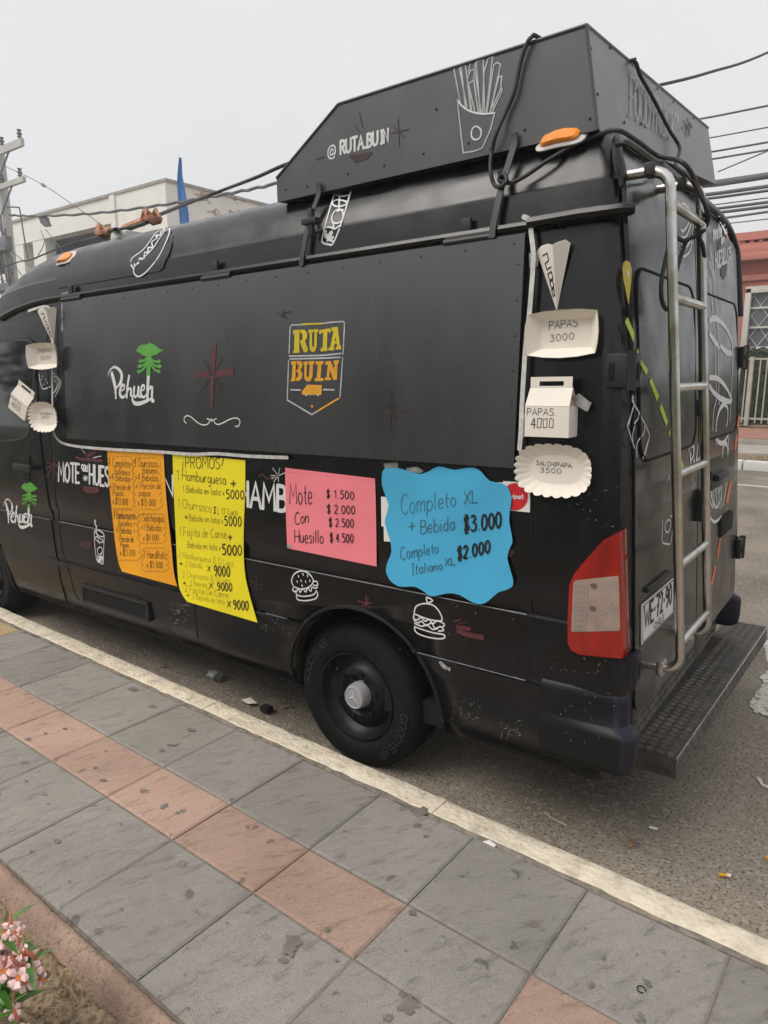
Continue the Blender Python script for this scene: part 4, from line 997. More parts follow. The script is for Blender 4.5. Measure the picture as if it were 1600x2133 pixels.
# side wall: words
b = MB()
def brush(mb, surf, s, bl_, br_, h, wd, crop=FULL, m='white', h2=None): text(mb, surf, s, bl_, br_, h, wd, m, crop, h2, jit=.01)
def word(*a, **k):
    mb = MB(); brush(mb, *a, **k); return mb.build('painted_word', truck)
word(SIDE, 'MOTE', (652, 385), (886, 402), 208, .0165, CD); word(SIDE, 'CON', (908, 248), (978, 262), 48, .011, CD); stroke(b, SIDE, [(918, 268), (978, 276)], .008, 'white', CD, 0)
word(SIDE, 'HUES', (996, 412), (1216, 442), 208, .0165, CD)
burst(b, SIDE, (950, 350), [(0, -30), (22, -20), (28, 5), (18, 28), (0, 36), (-18, 24), (-24, 0), (-16, -22)], .006, 'white', CD)
word(SIDE, 'EMPAN', (238, 1017), (362, 1033), 42, .0165)
word(SIDE, 'HAMBURG', (498, 1052), (674, 1075), 50, .019, h2=52)
b.build('white_spark', truck)
b = MB()
burst(b, SIDE, (596, 222), [(0, -140), (-70, -60), (-75, 10), (-85, 120), (10, 160), (50, 130), (60, -20), (40, -80), (-40, -110)], .010, 'red', CD)
b.build('red_flourish', truck); b = MB()
burst(b, SIDE, (985, 120), [(-75, -95), (0, -90), (95, -75), (60, -100), (0, 60), (-40, -60)], .012, 'red', CD)
stroke(b, SIDE, [(845, 118), (900, 140), (1000, 145), (1138, 160)], .018, 'red', CD); stroke(b, SIDE, [(1040, 125), (1125, 106)], .005, 'white', CD, 0); stroke(b, SIDE, [(895, 10), (940, 70)], .004, 'white', CD, 0)
b.build('red_flourish', truck); b = MB()
stroke(b, SIDE, [(925, 470), (1098, 482)], .034, 'red', CD, 0, cap=False); stroke(b, SIDE, [(955, 498), (1062, 504)], .016, 'red', CD, 0, cap=False)
b.build('red_flourish', truck); b = MB()
stroke(b, SIDE, [(905, 1080), (1005, 1070)], .025, 'reddim', CD, 0); stroke(b, SIDE, [(905, 1095), (1018, 1112)], .025, 'reddim', CD, 0)
b.build('red_flourish', truck); b = MB()
burst(b, SIDE, (1075, 1010), [(0, -60), (-50, -20), (55, 5), (40, 40), (-30, 50), (0, 60)], .006, 'reddim', C2)
b.build('red_flourish', truck); b = MB()
burst(b, SIDE, (1218, 290), [(-40, -50), (8, -50), (-50, 0), (45, -20), (-45, 20), (0, 40), (-30, 40)], .005, 'whitedim', C2)
stroke(b, SIDE, [(1085, 300), (1110, 280), (1140, 310), (1180, 300), (1215, 290)], .006, 'red', C2)
b.build('red_flourish', truck); b = MB()
burst(b, SIDE, (541, 948), [(-45, -10), (0, -38), (14, -25), (30, 0), (22, 28), (0, 32), (-22, 18)], .007, 'red', C3)
b.build('red_flourish', truck); b = MB()
stroke(b, SIDE, [(1042, 1080), (1122, 1094)], .017, 'red', C3, 0, cap=False); stroke(b, SIDE, [(1045, 1103), (1110, 1125), (1195, 1140)], .021, 'red', C3, 3, cap=False)
stroke(b, SIDE, [(1030, 1052), (1068, 1040)], .005, 'red', C3, 0); stroke(b, SIDE, [(1050, 1062), (1110, 1056)], .005, 'reddim', C3, 0); stroke(b, SIDE, [(1035, 1120), (1108, 1172)], .004, 'reddim', C3, 0)
b.build('red_flourish', truck); b = MB()
stroke(b, SIDE, [(1330, 660), (1355, 680)], .03, 'red', C3, 0, cap=False)
b.build('red_flourish', truck)
# burgers, cups, hot dog drawn in white line
WL = .0062
def lines(name, parent, surf, sets, crop, wd=WL, m='white', dots=(), off=.0016, sm=4):
    mb = MB()
    for pts in sets: stroke(mb, surf, pts, wd, m, crop, sm, off)
    for p in dots: stroke(mb, surf, [(p[0], p[1] - 4), (p[0] + 3, p[1] + 5)], wd * .9, m, crop, 0, off)
    return mb.build(name, parent)
lines('burger_drawing', truck, SIDE, [[(140, 858), (128, 828), (140, 792), (175, 772), (215, 780), (242, 808), (248, 832), (225, 860), (180, 872), (140, 858)], [(248, 828), (268, 830), (273, 848), (258, 852), (248, 850)], [(138, 865), (134, 878), (152, 888), (164, 870), (176, 890), (190, 868), (206, 888), (218, 865), (234, 884), (242, 862), (262, 868), (272, 860)],
      [(150, 880), (160, 905), (200, 912), (250, 902), (266, 880)], [(155, 908), (162, 930), (205, 936), (258, 926), (273, 905), (270, 888)]], C3, dots=((165, 800), (190, 790), (215, 798), (228, 825), (205, 830), (180, 825), (158, 830), (185, 852)))
lines('burger_drawing', truck, SIDE, [[(882, 950), (878, 918), (911, 936), (884, 950)], [(808, 1008), (820, 968), (865, 952), (915, 962), (950, 1000), (962, 1046), (900, 1042), (840, 1022), (808, 1008)], [(808, 1015), (806, 1035), (830, 1042), (845, 1028), (870, 1050), (890, 1040), (915, 1062), (935, 1048), (972, 1062), (975, 1075), (960, 1085)],
      [(808, 1045), (830, 1060), (850, 1050), (875, 1075), (905, 1060), (925, 1090), (955, 1080), (972, 1100), (945, 1105)], [(812, 1062), (850, 1078), (880, 1070), (910, 1095), (940, 1090)], [(812, 1080), (815, 1105), (850, 1128), (920, 1145), (972, 1145), (974, 1125), (920, 1115), (850, 1095), (812, 1080)]], C3)
lines('cup_drawing', truck, SIDE, [[(1052, 830), (1060, 815), (1066, 830), (1058, 850), (1078, 892), (1072, 935), (1105, 1080)], [(1050, 835), (1058, 862), (1072, 900)], [(1052, 935), (1050, 1020), (1072, 1240), (1110, 1290), (1148, 1305)], [(1160, 990), (1155, 1130), (1148, 1305)], [(1052, 935), (1080, 925), (1140, 955), (1160, 990), (1120, 1000), (1075, 970), (1052, 935)], [(1060, 1010), (1090, 1005), (1150, 1050), (1120, 1065), (1070, 1040), (1060, 1010)],
      [(1110, 1115), (1135, 1130), (1138, 1170), (1110, 1200), (1088, 1180), (1085, 1140), (1110, 1115)], [(1138, 1180), (1122, 1210), (1140, 1240)]] + [[(1078 + (i * 37) % 70, 1205 + (i * 53) % 80), (1086 + (i * 37) % 62, 1215 + (i * 29) % 70)] for i in range(22)], CD, .0058)
RF = SIDE
lines('hot_dog_drawing', truck, Side(.006), [[(800, 805), (780, 770), (790, 735), (850, 690), (890, 640), (930, 585), (970, 560), (980, 568)], [(1010, 560), (1005, 600), (950, 720), (880, 810), (830, 845), (802, 830), (800, 790), (850, 740), (910, 680), (950, 620), (985, 572), (1010, 560)],
      [(800, 790), (805, 760), (825, 768), (832, 738), (858, 745), (862, 705), (885, 700), (882, 675), (910, 672), (905, 640), (935, 620), (930, 600), (955, 600), (962, 575), (978, 575)]], C7, .009)
lines('cup_drawing', truck, SIDE, [[(352, 870), (345, 830), (328, 790), (335, 780), (346, 800), (360, 845), (358, 950)], [(335, 880), (360, 857), (410, 858), (412, 878), (375, 890), (335, 880)], [(335, 880), (300, 1000), (278, 1090), (282, 1110), (310, 1118), (332, 1110), (375, 1000), (412, 872)], [(325, 925), (345, 907), (392, 915), (385, 932), (345, 938), (325, 925)],
      [(378, 955), (345, 955), (325, 985), (330, 1015), (360, 1015), (378, 990), (372, 955), (350, 962)], [(332, 1018), (335, 1045), (360, 1030)], [(285, 1040), (310, 1035), (330, 1042)]] + [[(288 + (i * 17) % 42, 1050 + (i * 23) % 52), (298 + (i * 17) % 38, 1058 + (i * 13) % 48)] for i in range(16)], C5, .008)
pine_logo(fdoor, Side(.006), Comp(lambda p: (p[0], p[1]), Crop(220 - 206 - .1875 * 28 + 3, 1001 - .1875 * 393 - 640 + 640, .1875)) if False else (lambda p: (8 + (p[0] - 28) * (72 / 617), 1001 + (p[1] - 393) * (97 / 690) + (p[0] - 28) * .006)), k=1.05)
lines('sandwich_drawing', truck, SIDE, [[(250, 545), (255, 590), (275, 640), (320, 625)], [(330, 530), (380, 580), (388, 610), (350, 690)], [(355, 570), (380, 600), (350, 660)], [(340, 560), (360, 570)], [(345, 585), (362, 600)], [(380, 590), (340, 670)]], C1, dots=((270, 560), (290, 580), (275, 610), (300, 600), (262, 580)))
# rear doors
b = MB()
for nm, surf, crop, qs in (('a', RW, RB, [[(280, 30), (300, 150), (398, 290), (372, 355), (300, 210), (252, 95)], [(435, 378), (525, 600), (502, 665), (410, 430)], [(555, 685), (633, 905), (612, 960), (532, 745)], [(660, 980), (745, 1200), (725, 1250), (637, 1040)]]), ('b', RD, RB, [[(770, 1290), (845, 1490), (822, 1540), (745, 1340)], [(885, 1600), (948, 1780), (932, 1845), (850, 1625)]]), ('c', RW, RA, [[(150, 1600), (232, 1790), (225, 1908), (122, 1660)]])):
    for q in qs: shape(b, surf, q, 'lime', crop)
b.build('lime_dashes', rd)
b = MB()
for q in ([(1480, 800), (1490, 880), (1475, 995), (1455, 960)], [(1450, 1038), (1463, 1090), (1440, 1262), (1425, 1210)], [(1417, 1318), (1428, 1360), (1402, 1545), (1390, 1500)], [(1372, 1602), (1390, 1640), (1343, 1895), (1325, 1850)]): shape(b, RD, q, 'orangepaint', RB)
for q in ([(1100, 125), (1120, 130), (1130, 240), (1112, 270), (1100, 200)], [(1095, 342), (1108, 352), (1075, 560), (1060, 565)], [(1040, 635), (1055, 645), (1018, 855), (1003, 830)]): shape(b, RD, q, 'orangepaint', RCc)
b.build('orange_dashes', rd2)
b = MB()
shape(b, REARS, [(95, 935), (140, 960), (160, 1040), (155, 1180), (125, 1470), (105, 1380), (60, 1150), (50, 1030), (62, 965)], 'yellowpaint', RA, .012)
shape(b, REARS, [(108, 1045), (122, 1060), (132, 1110), (124, 1150), (108, 1125), (98, 1080)], 'white', RA, .0125); b.build('yellow_drop', truck)
lines('leaf_drawing', rd, RW, [[(235, 1220), (205, 1130), (155, 970), (155, 930), (225, 720), (205, 650), (215, 595), (228, 690), (285, 790), (400, 1030), (400, 1130), (345, 1345)], [(285, 800), (275, 870), (230, 925)], [(235, 960), (212, 1060), (215, 1140)], [(355, 965), (345, 1040), (280, 1130), (258, 1220), (265, 1320)], [(395, 1130), (330, 1345)], [(212, 745), (165, 940)]], RB, .006)
lines('burger_drawing', rd, RD, [[(785, 290), (820, 255), (855, 280), (900, 370), (870, 500), (810, 580), (785, 560)], [(780, 660), (850, 640), (920, 470), (925, 620), (870, 740), (785, 800)], [(785, 860), (830, 880), (900, 800), (925, 600)], [(790, 700), (810, 660), (830, 700), (860, 650)], [(800, 760), (850, 770), (900, 700)]], RA, .010)
lines('cup_drawing', rd2, RW, [[(1135, 750), (1190, 1130), (1200, 1400), (1222, 1690), (1235, 1930)], [(1130, 940), (1175, 1110)], [(1140, 1180), (1170, 1600), (1195, 1930)]], RA, .009, sm=3)
lines('cup_drawing', rd2, RW, [[(1190, 0), (1200, 380), (1210, 640), (1180, 760), (1165, 1010)], [(1235, 0), (1238, 380), (1240, 640), (1250, 700)], [(1405, 0), (1400, 300), (1380, 700), (1372, 900)]], RB, .009, sm=3)
b = MB()
for surf, crop, pts, wd in ((RW, RB, [(1130, 480), (1180, 560), (1280, 640), (1385, 660), (1360, 560), (1290, 450), (1220, 390), (1130, 380)], [0.0240, 0.0240, 0.0288, 0.0216, 0.0192, 0.0240, 0.0240, 0.0240]), (RW, RA, [(1130, 1640), (1200, 1620), (1300, 1700), (1380, 1850), (1400, 1960)], [0.0240, 0.0288, 0.0240, 0.0192, 0.0144]), (RW, RB, [(1260, 0), (1320, 70), (1390, 95)], [0.0240, 0.0288, 0.0240]), (RW, RA, [(1130, 1800), (1180, 1880), (1240, 1960)], [0.0240, 0.0288, 0.0240]),
                            (RW, RB, [(1300, 690), (1250, 760), (1215, 880), (1205, 1010)], [0.0288, 0.0240, 0.0168, 0.0144]), (RW, RB, [(1300, 690), (1340, 740), (1345, 850), (1330, 960)], [0.0240, 0.0168, 0.0144, 0.0144]), (RD, RB, [(1340, 960), (1345, 1060), (1300, 1150), (1240, 1150), (1190, 1040), (1175, 1020)], [0.0144, 0.0192, 0.0240, 0.0240, 0.0192, 0.0096]), (RD, RB, [(1300, 1170), (1285, 1240), (1280, 1420), (1290, 1580), (1320, 1480), (1345, 1300), (1335, 1180), (1310, 1165)], [0.0240, 0.0144, 0.0144, 0.0096, 0.0096, 0.0144, 0.0240, 0.0240]),
                            (RD, RB, [(1370, 930), (1352, 1200), (1335, 1560), (1290, 1900)], [.012] * 4), (RD, RB, [(1165, 1020), (1185, 1080), (1215, 1180)], [0.0096, 0.0096, 0.0048])):
    stroke(b, surf, pts, wd, 'white', crop, 4)
b.build('cup_drawing', rd2)
lines('scribble_drawing', rd2, RD, [[(1130 + 22 * i, 1700 + (i % 2) * 40), (1150 + 20 * i, 1640 + (i % 3) * 30), (1160 + 18 * i, 1760), (1140 + 22 * i, 1860), (1165 + 18 * i, 1930)] for i in range(7)] + [[(1145, 1780), (1180, 1880), (1215, 1930), (1270, 1800)], [(1130, 1700), (1160, 1790)]], RB, .010)
lines('scribble_drawing', rd2, RD, [[(985, 120), (1000, 150), (1035, 185), (1075, 165), (1110, 130)]], RCc, .016)
lines('fries_drawing', rd, RD, [[(490, 60), (478, 0), (478, -60), (520, -130)], [(500, 80), (505, 20)], [(495, 110), (540, 75), (595, 85), (622, 115), (605, 240), (580, 405), (535, 410), (492, 392), (495, 250), (500, 130), (495, 110)], [(502, 125), (550, 110), (598, 128)], [(525, 200), (560, 162), (580, 190), (572, 260), (545, 295), (522, 265), (525, 200)]], RCc, .007, sm=4)
lines('fries_drawing', rd, RD, [[(545, 1960), (538, 1790), (565, 1700), (580, 1940)], [(580, 1940), (565, 1690), (580, 1680), (600, 1950)], [(605, 1950), (590, 1660), (612, 1640), (625, 1960)], [(625, 1960), (620, 1600), (640, 1550), (655, 1600), (650, 1960)], [(655, 1960), (645, 1640), (668, 1625), (675, 1960)], [(680, 1960), (678, 1620), (700, 1630), (700, 1960)]], RB, .006, sm=0)
b = MB()
for pts, wd in (([(880, 1270), (890, 1210), (920, 1185), (940, 1215), (935, 1310), (905, 1370)], [0.0050, 0.0150, 0.0175, 0.0150, 0.0075]), ([(898, 1290), (905, 1390), (912, 1490)], [0.0175, 0.0175, 0.0100]), ([(935, 1430), (950, 1400), (948, 1360), (935, 1400), (940, 1460), (960, 1440)], 0.0110), ([(990, 1185), (975, 1320), (968, 1450)], 0.0125), ([(970, 1400), (990, 1340), (1000, 1430)], 0.0100), ([(1010, 1330), (1008, 1420), (1025, 1400), (1035, 1330)], 0.0100)):
    stroke(b, RD, pts, wd, 'white', RB, 4)
b.build('painted_word', rd)
b = MB()
text(b, RD, 'mote', (1172, 690), (1275, 640), 190, .014, 'white', RA, 170, jit=.01); b.build('painted_word', rd2); b = MB(); text(b, RD, 'CON', (1268, 735), (1305, 700), 50, .012, 'white', RA, jit=.01); b.build('painted_word', rd2); b = MB(); text(b, RD, 'HUESILLOS', (1198, 1030), (1385, 905), 190, .014, 'white', RA, 150, jit=.01)
for p, q in (((1235, 408), (1295, 395)), ((1285, 550), (1310, 500)), ((1300, 580), (1335, 560)), ((1305, 610), (1340, 590))): stroke(b, RD, [p, q], .006, 'white', RA, 0)
b.build('painted_word', rd2)
b = MB()
for q in ([(1270, 1080), (1330, 990)], [(1290, 1110), (1320, 1060)], [(1230, 760), (1250, 720)]): stroke(b, RD, q, .04, 'reddim', RA, 0)
b.build('red_flourish', rd2)
# scuffs and scratches low on the rear corner
b = MB(); rnd = random.Random(3)
def scuffs(n, box, L_, surf, crop=FULL):
    for _ in range(n):
        x, y = rnd.uniform(box[0], box[2]), rnd.uniform(box[1], box[3]); a = rnd.uniform(0, 6.3); pts = [(x, y)]
        for _ in range(rnd.randint(1, 4)):
            a += rnd.uniform(-1, 1); l_ = rnd.uniform(.15, .55) * L_; pts.append((pts[-1][0] + l_ * cos(a), pts[-1][1] + l_ * sin(a)))
        stroke(b, surf, pts, rnd.choice((.0007, .0010, .0014)), 'scuff', crop, 0, .0015, cap=False)
scuffs(34, (930, 1455, 1000, 1500), 5, SIDE); scuffs(30, (1040, 1500, 1090, 1540), 5, SIDE); scuffs(14, (1140, 1370, 1270, 1402), 6, SIDE)
scuffs(24, (1180, 1000, 1285, 1100), 5, SIDE); scuffs(70, (355, 1255, 395, 1300), 4, SIDE); scuffs(20, (640, 1180, 1090, 1420), 4, SIDE); scuffs(16, (540, 1290, 600, 1320), 5, SIDE)
stroke(b, SIDE, [(918, 1380), (926, 1388), (936, 1393)], [.012, .02, .008], 'scuff', off=.002)
b.build('scuff_marks', truck)['kind'] = 'stuff'
b = MB()
for _ in range(26):
    pass
SB_ = Flat((0, -1, 0), (0, -.036, 0))
nb = rnd
for box, n in (((1160, 1440, 1280, 1500), 11), ((1160, 1520, 1290, 1570), 4)):
    for _ in range(n):
        x, y = nb.uniform(box[0], box[2]), nb.uniform(box[1], box[3]); a = nb.uniform(0, 6.3); pts = [(x, y), (x + 2 * cos(a), y + 2 * sin(a)), (x + 4 * cos(a + .6), y + 4 * sin(a + .6))]
        sf = Flat((0, -1, 0), (0, -.0205, 0)) if y < 1510 else SB_
        stroke(b, sf, pts, nb.choice((.0006, .001)), 'scuff', FULL, 0, .0004, cap=False)
b.build('scuff_marks', truck)['kind'] = 'stuff'
# white plastic trim strip hanging round the hatch
b = MB()
for pts in ([(1092, 452), (1104, 460), (1108, 490), (1112, 530), (1109, 590), (1103, 660), (1096, 720), (1092, 780), (1088, 850), (1086, 900), (1083, 935)],):
    stroke(b, Side(.028), pts, .017, 'strip', smooth=4, off=.004)
b.build('plastic_strip', truck); b = MB()
stroke(b, Side(.012), [(112, 895), (116, 908), (130, 922), (165, 930), (235, 936), (330, 941), (400, 946), (455, 945), (520, 950), (600, 953)], .016, 'strip', smooth=4, off=.004)
b.build('plastic_strip', truck); b = MB()
stroke(b, Side(.014), [(60, 648), (85, 640), (102, 640), (108, 655), (110, 720), (110, 800), (111, 895)], .016, 'strip', smooth=4, off=.004)
b.build('plastic_strip', truck)
b = MB()
for q in ([(1103, 528), (1125, 525), (1122, 556), (1104, 558)], [(1190, 832), (1213, 820), (1235, 838), (1228, 858), (1212, 848)], [(1090, 862), (1102, 860), (1098, 905), (1088, 915)], [(128, 612), (146, 606), (140, 650), (130, 665)], [(1085, 965), (1105, 950), (1095, 985)], [(130, 668), (138, 668), (136, 690), (128, 690)]): shape(b, Side(.006), q, 'tape', off=.026 if q[0][0] == 1190 else .004)
for q in ([(800, 965), (830, 963), (832, 982), (806, 985)], [(848, 975), (870, 972), (884, 980), (880, 985), (850, 984)]): shape(b, SIDE, q, 'tape', off=.004)
b.build('adhesive_tape', truck)

# ================================================================== PAPER SIGNS TAPED TO THE VAN (things of their own)
def sheet(name, left, right, m, label, cat, crop, off0=.004, off1=.012, wav=.004, ns=10, seed=1):
    """left / right: the two long edges from top to bottom, in pixels"""
    rows_ = []; n = 26
    Lp = crom(left, 8); Rp = crom(right, 8)
    lo = lambda A, t: A[min(int(t * (len(A) - 1)), len(A) - 2)].lerp(A[min(int(t * (len(A) - 1)), len(A) - 2) + 1], t * (len(A) - 1) - min(int(t * (len(A) - 1)), len(A) - 2))
    for j in range(n + 1):
        t = j / n; row = []
        for i in range(ns + 1):
            s_ = i / ns; q = lo(Lp, t).lerp(lo(Rp, t), s_)
            o = off0 + (off1 - off0) * t * t + wav * (sin(s_ * 5 + seed + t * 3) * .5 + .5) * min(1, t * 3)
            p = Hang(o).hit(*crop(q)); row.append((p, V((0, -1, 0))))
        rows_.append(row)
    mb = MB(); mb.slab(rows_, .0006, m); o = mb.build(name, None, 60)
    c = rebase(o, MV); tag(o, label, cat, 'handwritten signs taped to the van'); return o, c
class Sheet:     # the writing lies just in front of the sheet, which bulges with the same wave
    def __init__(s, o, c):
        from mathutils.bvhtree import BVHTree
        s.me = o.data; s.c = c; s.b = BVHTree.FromPolygons([v.co for v in s.me.vertices], [tuple(p.vertices) for p in s.me.polygons])
    def hit(s, px, py):
        d = vray(px, py).normalized(); r = s.b.ray_cast(EYE - s.c, d)
        if r[0] is None:
            r = s.b.find_nearest(Side(.012).hit(px, py) - s.c)
        s.n = r[1] if r[1].y < 0 else -r[1]; return r[0].copy()
    def nrm(s, p): return s.n
# orange
o, c = sheet('poster', [(75, 112), (84, 300), (102, 500), (128, 740), (150, 870), (174, 930)], [(450, 135), (460, 330), (478, 540), (502, 760), (518, 930), (540, 1028)], 'orangesheet', 'orange paper sign listing combo meals inside drawn clouds', 'paper sign', C2, seed=2)
sf = Sheet(o, c); b = MB(); bc = MB(); TH = .0026
def wr(s, bl_, br_, h, wd=TH, m='ink', h2=None): text(b, sf, s, bl_, br_, h, wd, m, C2, h2, off=.0009, cap=False)
for a in (('4 Completos', (85, 232), (232, 236), 58), ('Italianos', (118, 278), (228, 290), 42), ('+4 Bebidas', (88, 318), (232, 333), 45), ('+1 Porción de', (95, 383), (232, 388), 44), ('Papas', (113, 425), (185, 425), 38), ('x $13 000', (112, 480), (215, 485), 42),
          ('4 Hamburguesas', (118, 578), (266, 581), 54), ('Italianos +', (148, 625), (262, 630), 40), ('4 Bebidas +', (135, 675), (262, 680), 46), ('1 Porción de', (145, 730), (252, 735), 45), ('Papas', (165, 768), (222, 770), 36), ('x $15 000', (162, 822), (264, 828), 44),
          ('4 Churrascos', (256, 230), (412, 235), 54), ('Italianos', (308, 275), (412, 276), 44), ('+4 Bebidas', (262, 325), (415, 328), 48), ('+1 Porción de', (266, 378), (430, 380), 46), ('papas', (288, 425), (365, 428), 42), ('x $15 000', (280, 490), (400, 492), 44),
          ('1 Salchipapa', (290, 593), (452, 598), 50), ('+1 Bebidas', (303, 655), (440, 660), 46), ('x $4 000', (315, 722), (420, 725), 42), ('2 HandRolls', (316, 838), (470, 848), 52), ('x $5 000', (338, 903), (448, 907), 44)): wr(*a)
def cloud(x0_, y0_, x1_, y1_, nx=6, ny=7, sk=0):
    P = []; r = 9
    def lobe(cx, cy, a0, rr_):
        for k in range(5): P.append((cx + rr_ * cos(rad(a0 + k * 36)) + sk * (cy - y0_), cy + rr_ * sin(rad(a0 + k * 36))))
    for i in range(nx): lobe(x0_ + (x1_ - x0_) * (i + .5) / nx, y0_, 180, (x1_ - x0_) / nx * .52)
    for i in range(ny): lobe(x1_, y0_ + (y1_ - y0_) * (i + .5) / ny, 270, (y1_ - y0_) / ny * .5)
    for i in range(nx)[::-1]: lobe(x0_ + (x1_ - x0_) * (i + .5) / nx, y1_, 0, (x1_ - x0_) / nx * .52)
    for i in range(ny)[::-1]: lobe(x0_, y0_ + (y1_ - y0_) * (i + .5) / ny, 90, (y1_ - y0_) / ny * .5)
    stroke(bc, sf, P, .0014, 'ink', C2, 0, .0009, closed=True, cap=False)
for a in ((88, 172, 226, 500, 5, 7, .04), (262, 184, 410, 505, 5, 7, .04), (118, 530, 262, 845, 5, 7, .06), (292, 555, 446, 730, 6, 4, .02), (318, 782, 466, 920, 6, 4, .02)): cloud(*a)
b.build('lettering', o); bc.build('cloud_outline', o)
# yellow
o, c = sheet('poster', [(510, 143), (516, 350), (526, 560), (536, 780), (548, 990), (568, 1070), (606, 1130)], [(995, 188), (994, 400), (986, 600), (984, 800), (994, 950), (1022, 1080), (1076, 1270)], 'yellowsheet', 'long yellow paper sign headed PROMOS with prices in marker', 'paper sign', C2, seed=4)
sf = Sheet(o, c); b = MB()
for a in (('¡PROMOS!', (575, 240), (850, 246), 76, 0.00429), ('1 Hamburguesa', (540, 318), (868, 350), 68, 0.00312), ('+', (900, 372), (940, 372), 70, 0.00624), ('1 Bebida en lata x', (578, 398), (858, 424), 44, 0.00234), ('5000', (866, 444), (990, 446), 58, 0.00585),
          ('1 Churrasco', (545, 500), (770, 538), 62, 0.00234, 'inkthin'), ('I', (785, 540), (800, 540), 40, 0.00585), ("L O' Luco", (812, 545), (945, 555), 44, 0.00234, 'inkthin'), ('+', (594, 584), (614, 585), 42, 0.00468), ('Bebida en lata x', (622, 590), (848, 610), 44, 0.00234, 'inkthin'), ('5000', (856, 624), (972, 628), 64, 0.00624),
          ('1 Fajita de Carne', (555, 690), (872, 710), 60, 0.00234, 'inkthin'), ('+', (884, 728), (912, 728), 62, 0.00624), ('Bebida en lata x', (612, 770), (834, 788), 42, 0.00234, 'inkthin'), ('5000', (842, 815), (976, 822), 68, 0.00663),
          ("2 Hamburguesa IL'O Luco", (552, 836), (916, 895), 44, 0.00203, 'inkfaint'), ('+', (560, 892), (580, 892), 36, 0.00468), ('2 Bebida', (596, 896), (708, 908), 38, 0.00203, 'inkfaint'), ('X', (744, 926), (764, 928), 36, 0.00390), ('9000', (788, 955), (896, 964), 68, 0.00585),
          ("2 Churrasco IL'O Luco", (580, 966), (896, 1008), 42, 0.00203, 'inkfaint'), ('+', (582, 1022), (602, 1022), 36, 0.00468), ('2 Bebida', (626, 1022), (736, 1034), 36, 0.00203, 'inkfaint'), ('X', (754, 1040), (782, 1042), 38, 0.00390), ('9000', (810, 1056), (910, 1060), 54, 0.00546),
          ('2 Fajita De Carne', (596, 1062), (886, 1108), 44, 0.00203, 'inkthin'), ('+', (606, 1100), (626, 1102), 30, 0.00390), ('2 Bebida en lata', (642, 1112), (858, 1148), 36, 0.00203, 'inkfaint'), ('X', (876, 1164), (900, 1166), 40, 0.00468), ('9000', (916, 1180), (1020, 1186), 62, 0.00585)):
    wr(a[0], a[1], a[2], a[3], a[4], a[5] if len(a) > 5 else 'ink')
b.build('lettering', o)
# pink
o, c = sheet('poster', [(90, 198), (94, 420), (102, 645)], [(590, 258), (595, 450), (599, 747)], 'pinksheet', 'pink paper sign with four mote con huesillo prices', 'paper sign', C3, .004, .006, .003, seed=5)
sf = Sheet(o, c); b = MB()
def wp(s, bl_, br_, h, wd, m='ink', h2=None): text(b, sf, s, bl_, br_, h, wd, m, C3, h2, off=.0009, cap=False)
for a in (('Mote', (116, 402), (242, 400), 112, 0.00520), ('Con', (146, 516), (225, 502), 68, 0.00480), ('Huesillo', (144, 614), (306, 618), 72, 0.00440), ('$ 1.500', (320, 364), (476, 374), 44, 0.00440), ('$ 2.000', (324, 450), (482, 456), 46, 0.00440), ('$ 2.500', (334, 524), (474, 530), 46, 0.00440), ('$ 4.500', (340, 610), (472, 614), 48, 0.00480)): wp(*a)
b.build('lettering', o)
b = MB(); shape(b, sf, [(92, 202), (590, 262), (591, 278), (93, 220)], 'pinksheet', C3, .0012); shape(b, sf, [(104, 620), (126, 626), (122, 646), (103, 643)], 'tape', C3, .0014); b.build('adhesive_tape', o)
# blue, cut with a wavy edge
BL = [(640, 205), (690, 199), (740, 205), (800, 225), (850, 232), (895, 215), (940, 190), (985, 199), (1035, 210), (1090, 200), (1140, 198), (1180, 220), (1225, 270), (1290, 285), (1330, 310), (1348, 370), (1340, 430), (1335, 490), (1345, 550), (1354, 610), (1336, 650), (1325, 700), (1340, 760), (1357, 820), (1352, 858), (1310, 880), (1275, 890), (1240, 920), (1200, 950), (1160, 955), (1110, 935), (1060, 905), (1000, 895), (950, 905), (900, 912), (860, 885), (810, 858), (760, 860), (715, 855), (670, 820), (650, 765), (665, 710), (682, 660), (670, 590), (645, 510), (650, 470), (665, 410), (650, 360), (630, 300), (628, 245)]
def wavy(name, outline, m, crop, off, label, cat, group=None, rings=7, wav=.006):
    Q = [tuple(p) for p in crom(outline, 2, True)[:-1]]; cx = sum(p[0] for p in Q) / len(Q); cy = sum(p[1] for p in Q) / len(Q)
    R = []
    for k in range(rings, 0, -1):
        t = k / rings; row = []
        for i, (x, y) in enumerate(Q):
            q = (cx + (x - cx) * t, cy + (y - cy) * t)
            row.append((Hang(off + wav * (.5 + .5 * sin(q[0] * .011 + q[1] * .007)) + .004 * t * t).hit(*crop(q)), None))
        R.append([p for p, _ in row])
    mb = MB(); mb.grid(R, m, wrap=True); mb.add(R[-1], [tuple(range(len(Q)))], m)
    Bk = [[p + V((0, .0006, 0)) for p in r] for r in R]; mb.grid(Bk, m, wrap=True); mb.add(Bk[-1], [tuple(range(len(Q)))], m); mb.grid([R[0], Bk[0]], m, wrap=True)
    o = mb.build(name, None, 60); c = rebase(o, MV); tag(o, label, cat, group); return o, c
o, c = wavy('poster', BL, 'bluesheet', C3, .006, 'sky blue paper sign cut with a wavy edge, hot dog prices', 'paper sign', 'handwritten signs taped to the van')
sf = Sheet(o, c); b = MB()
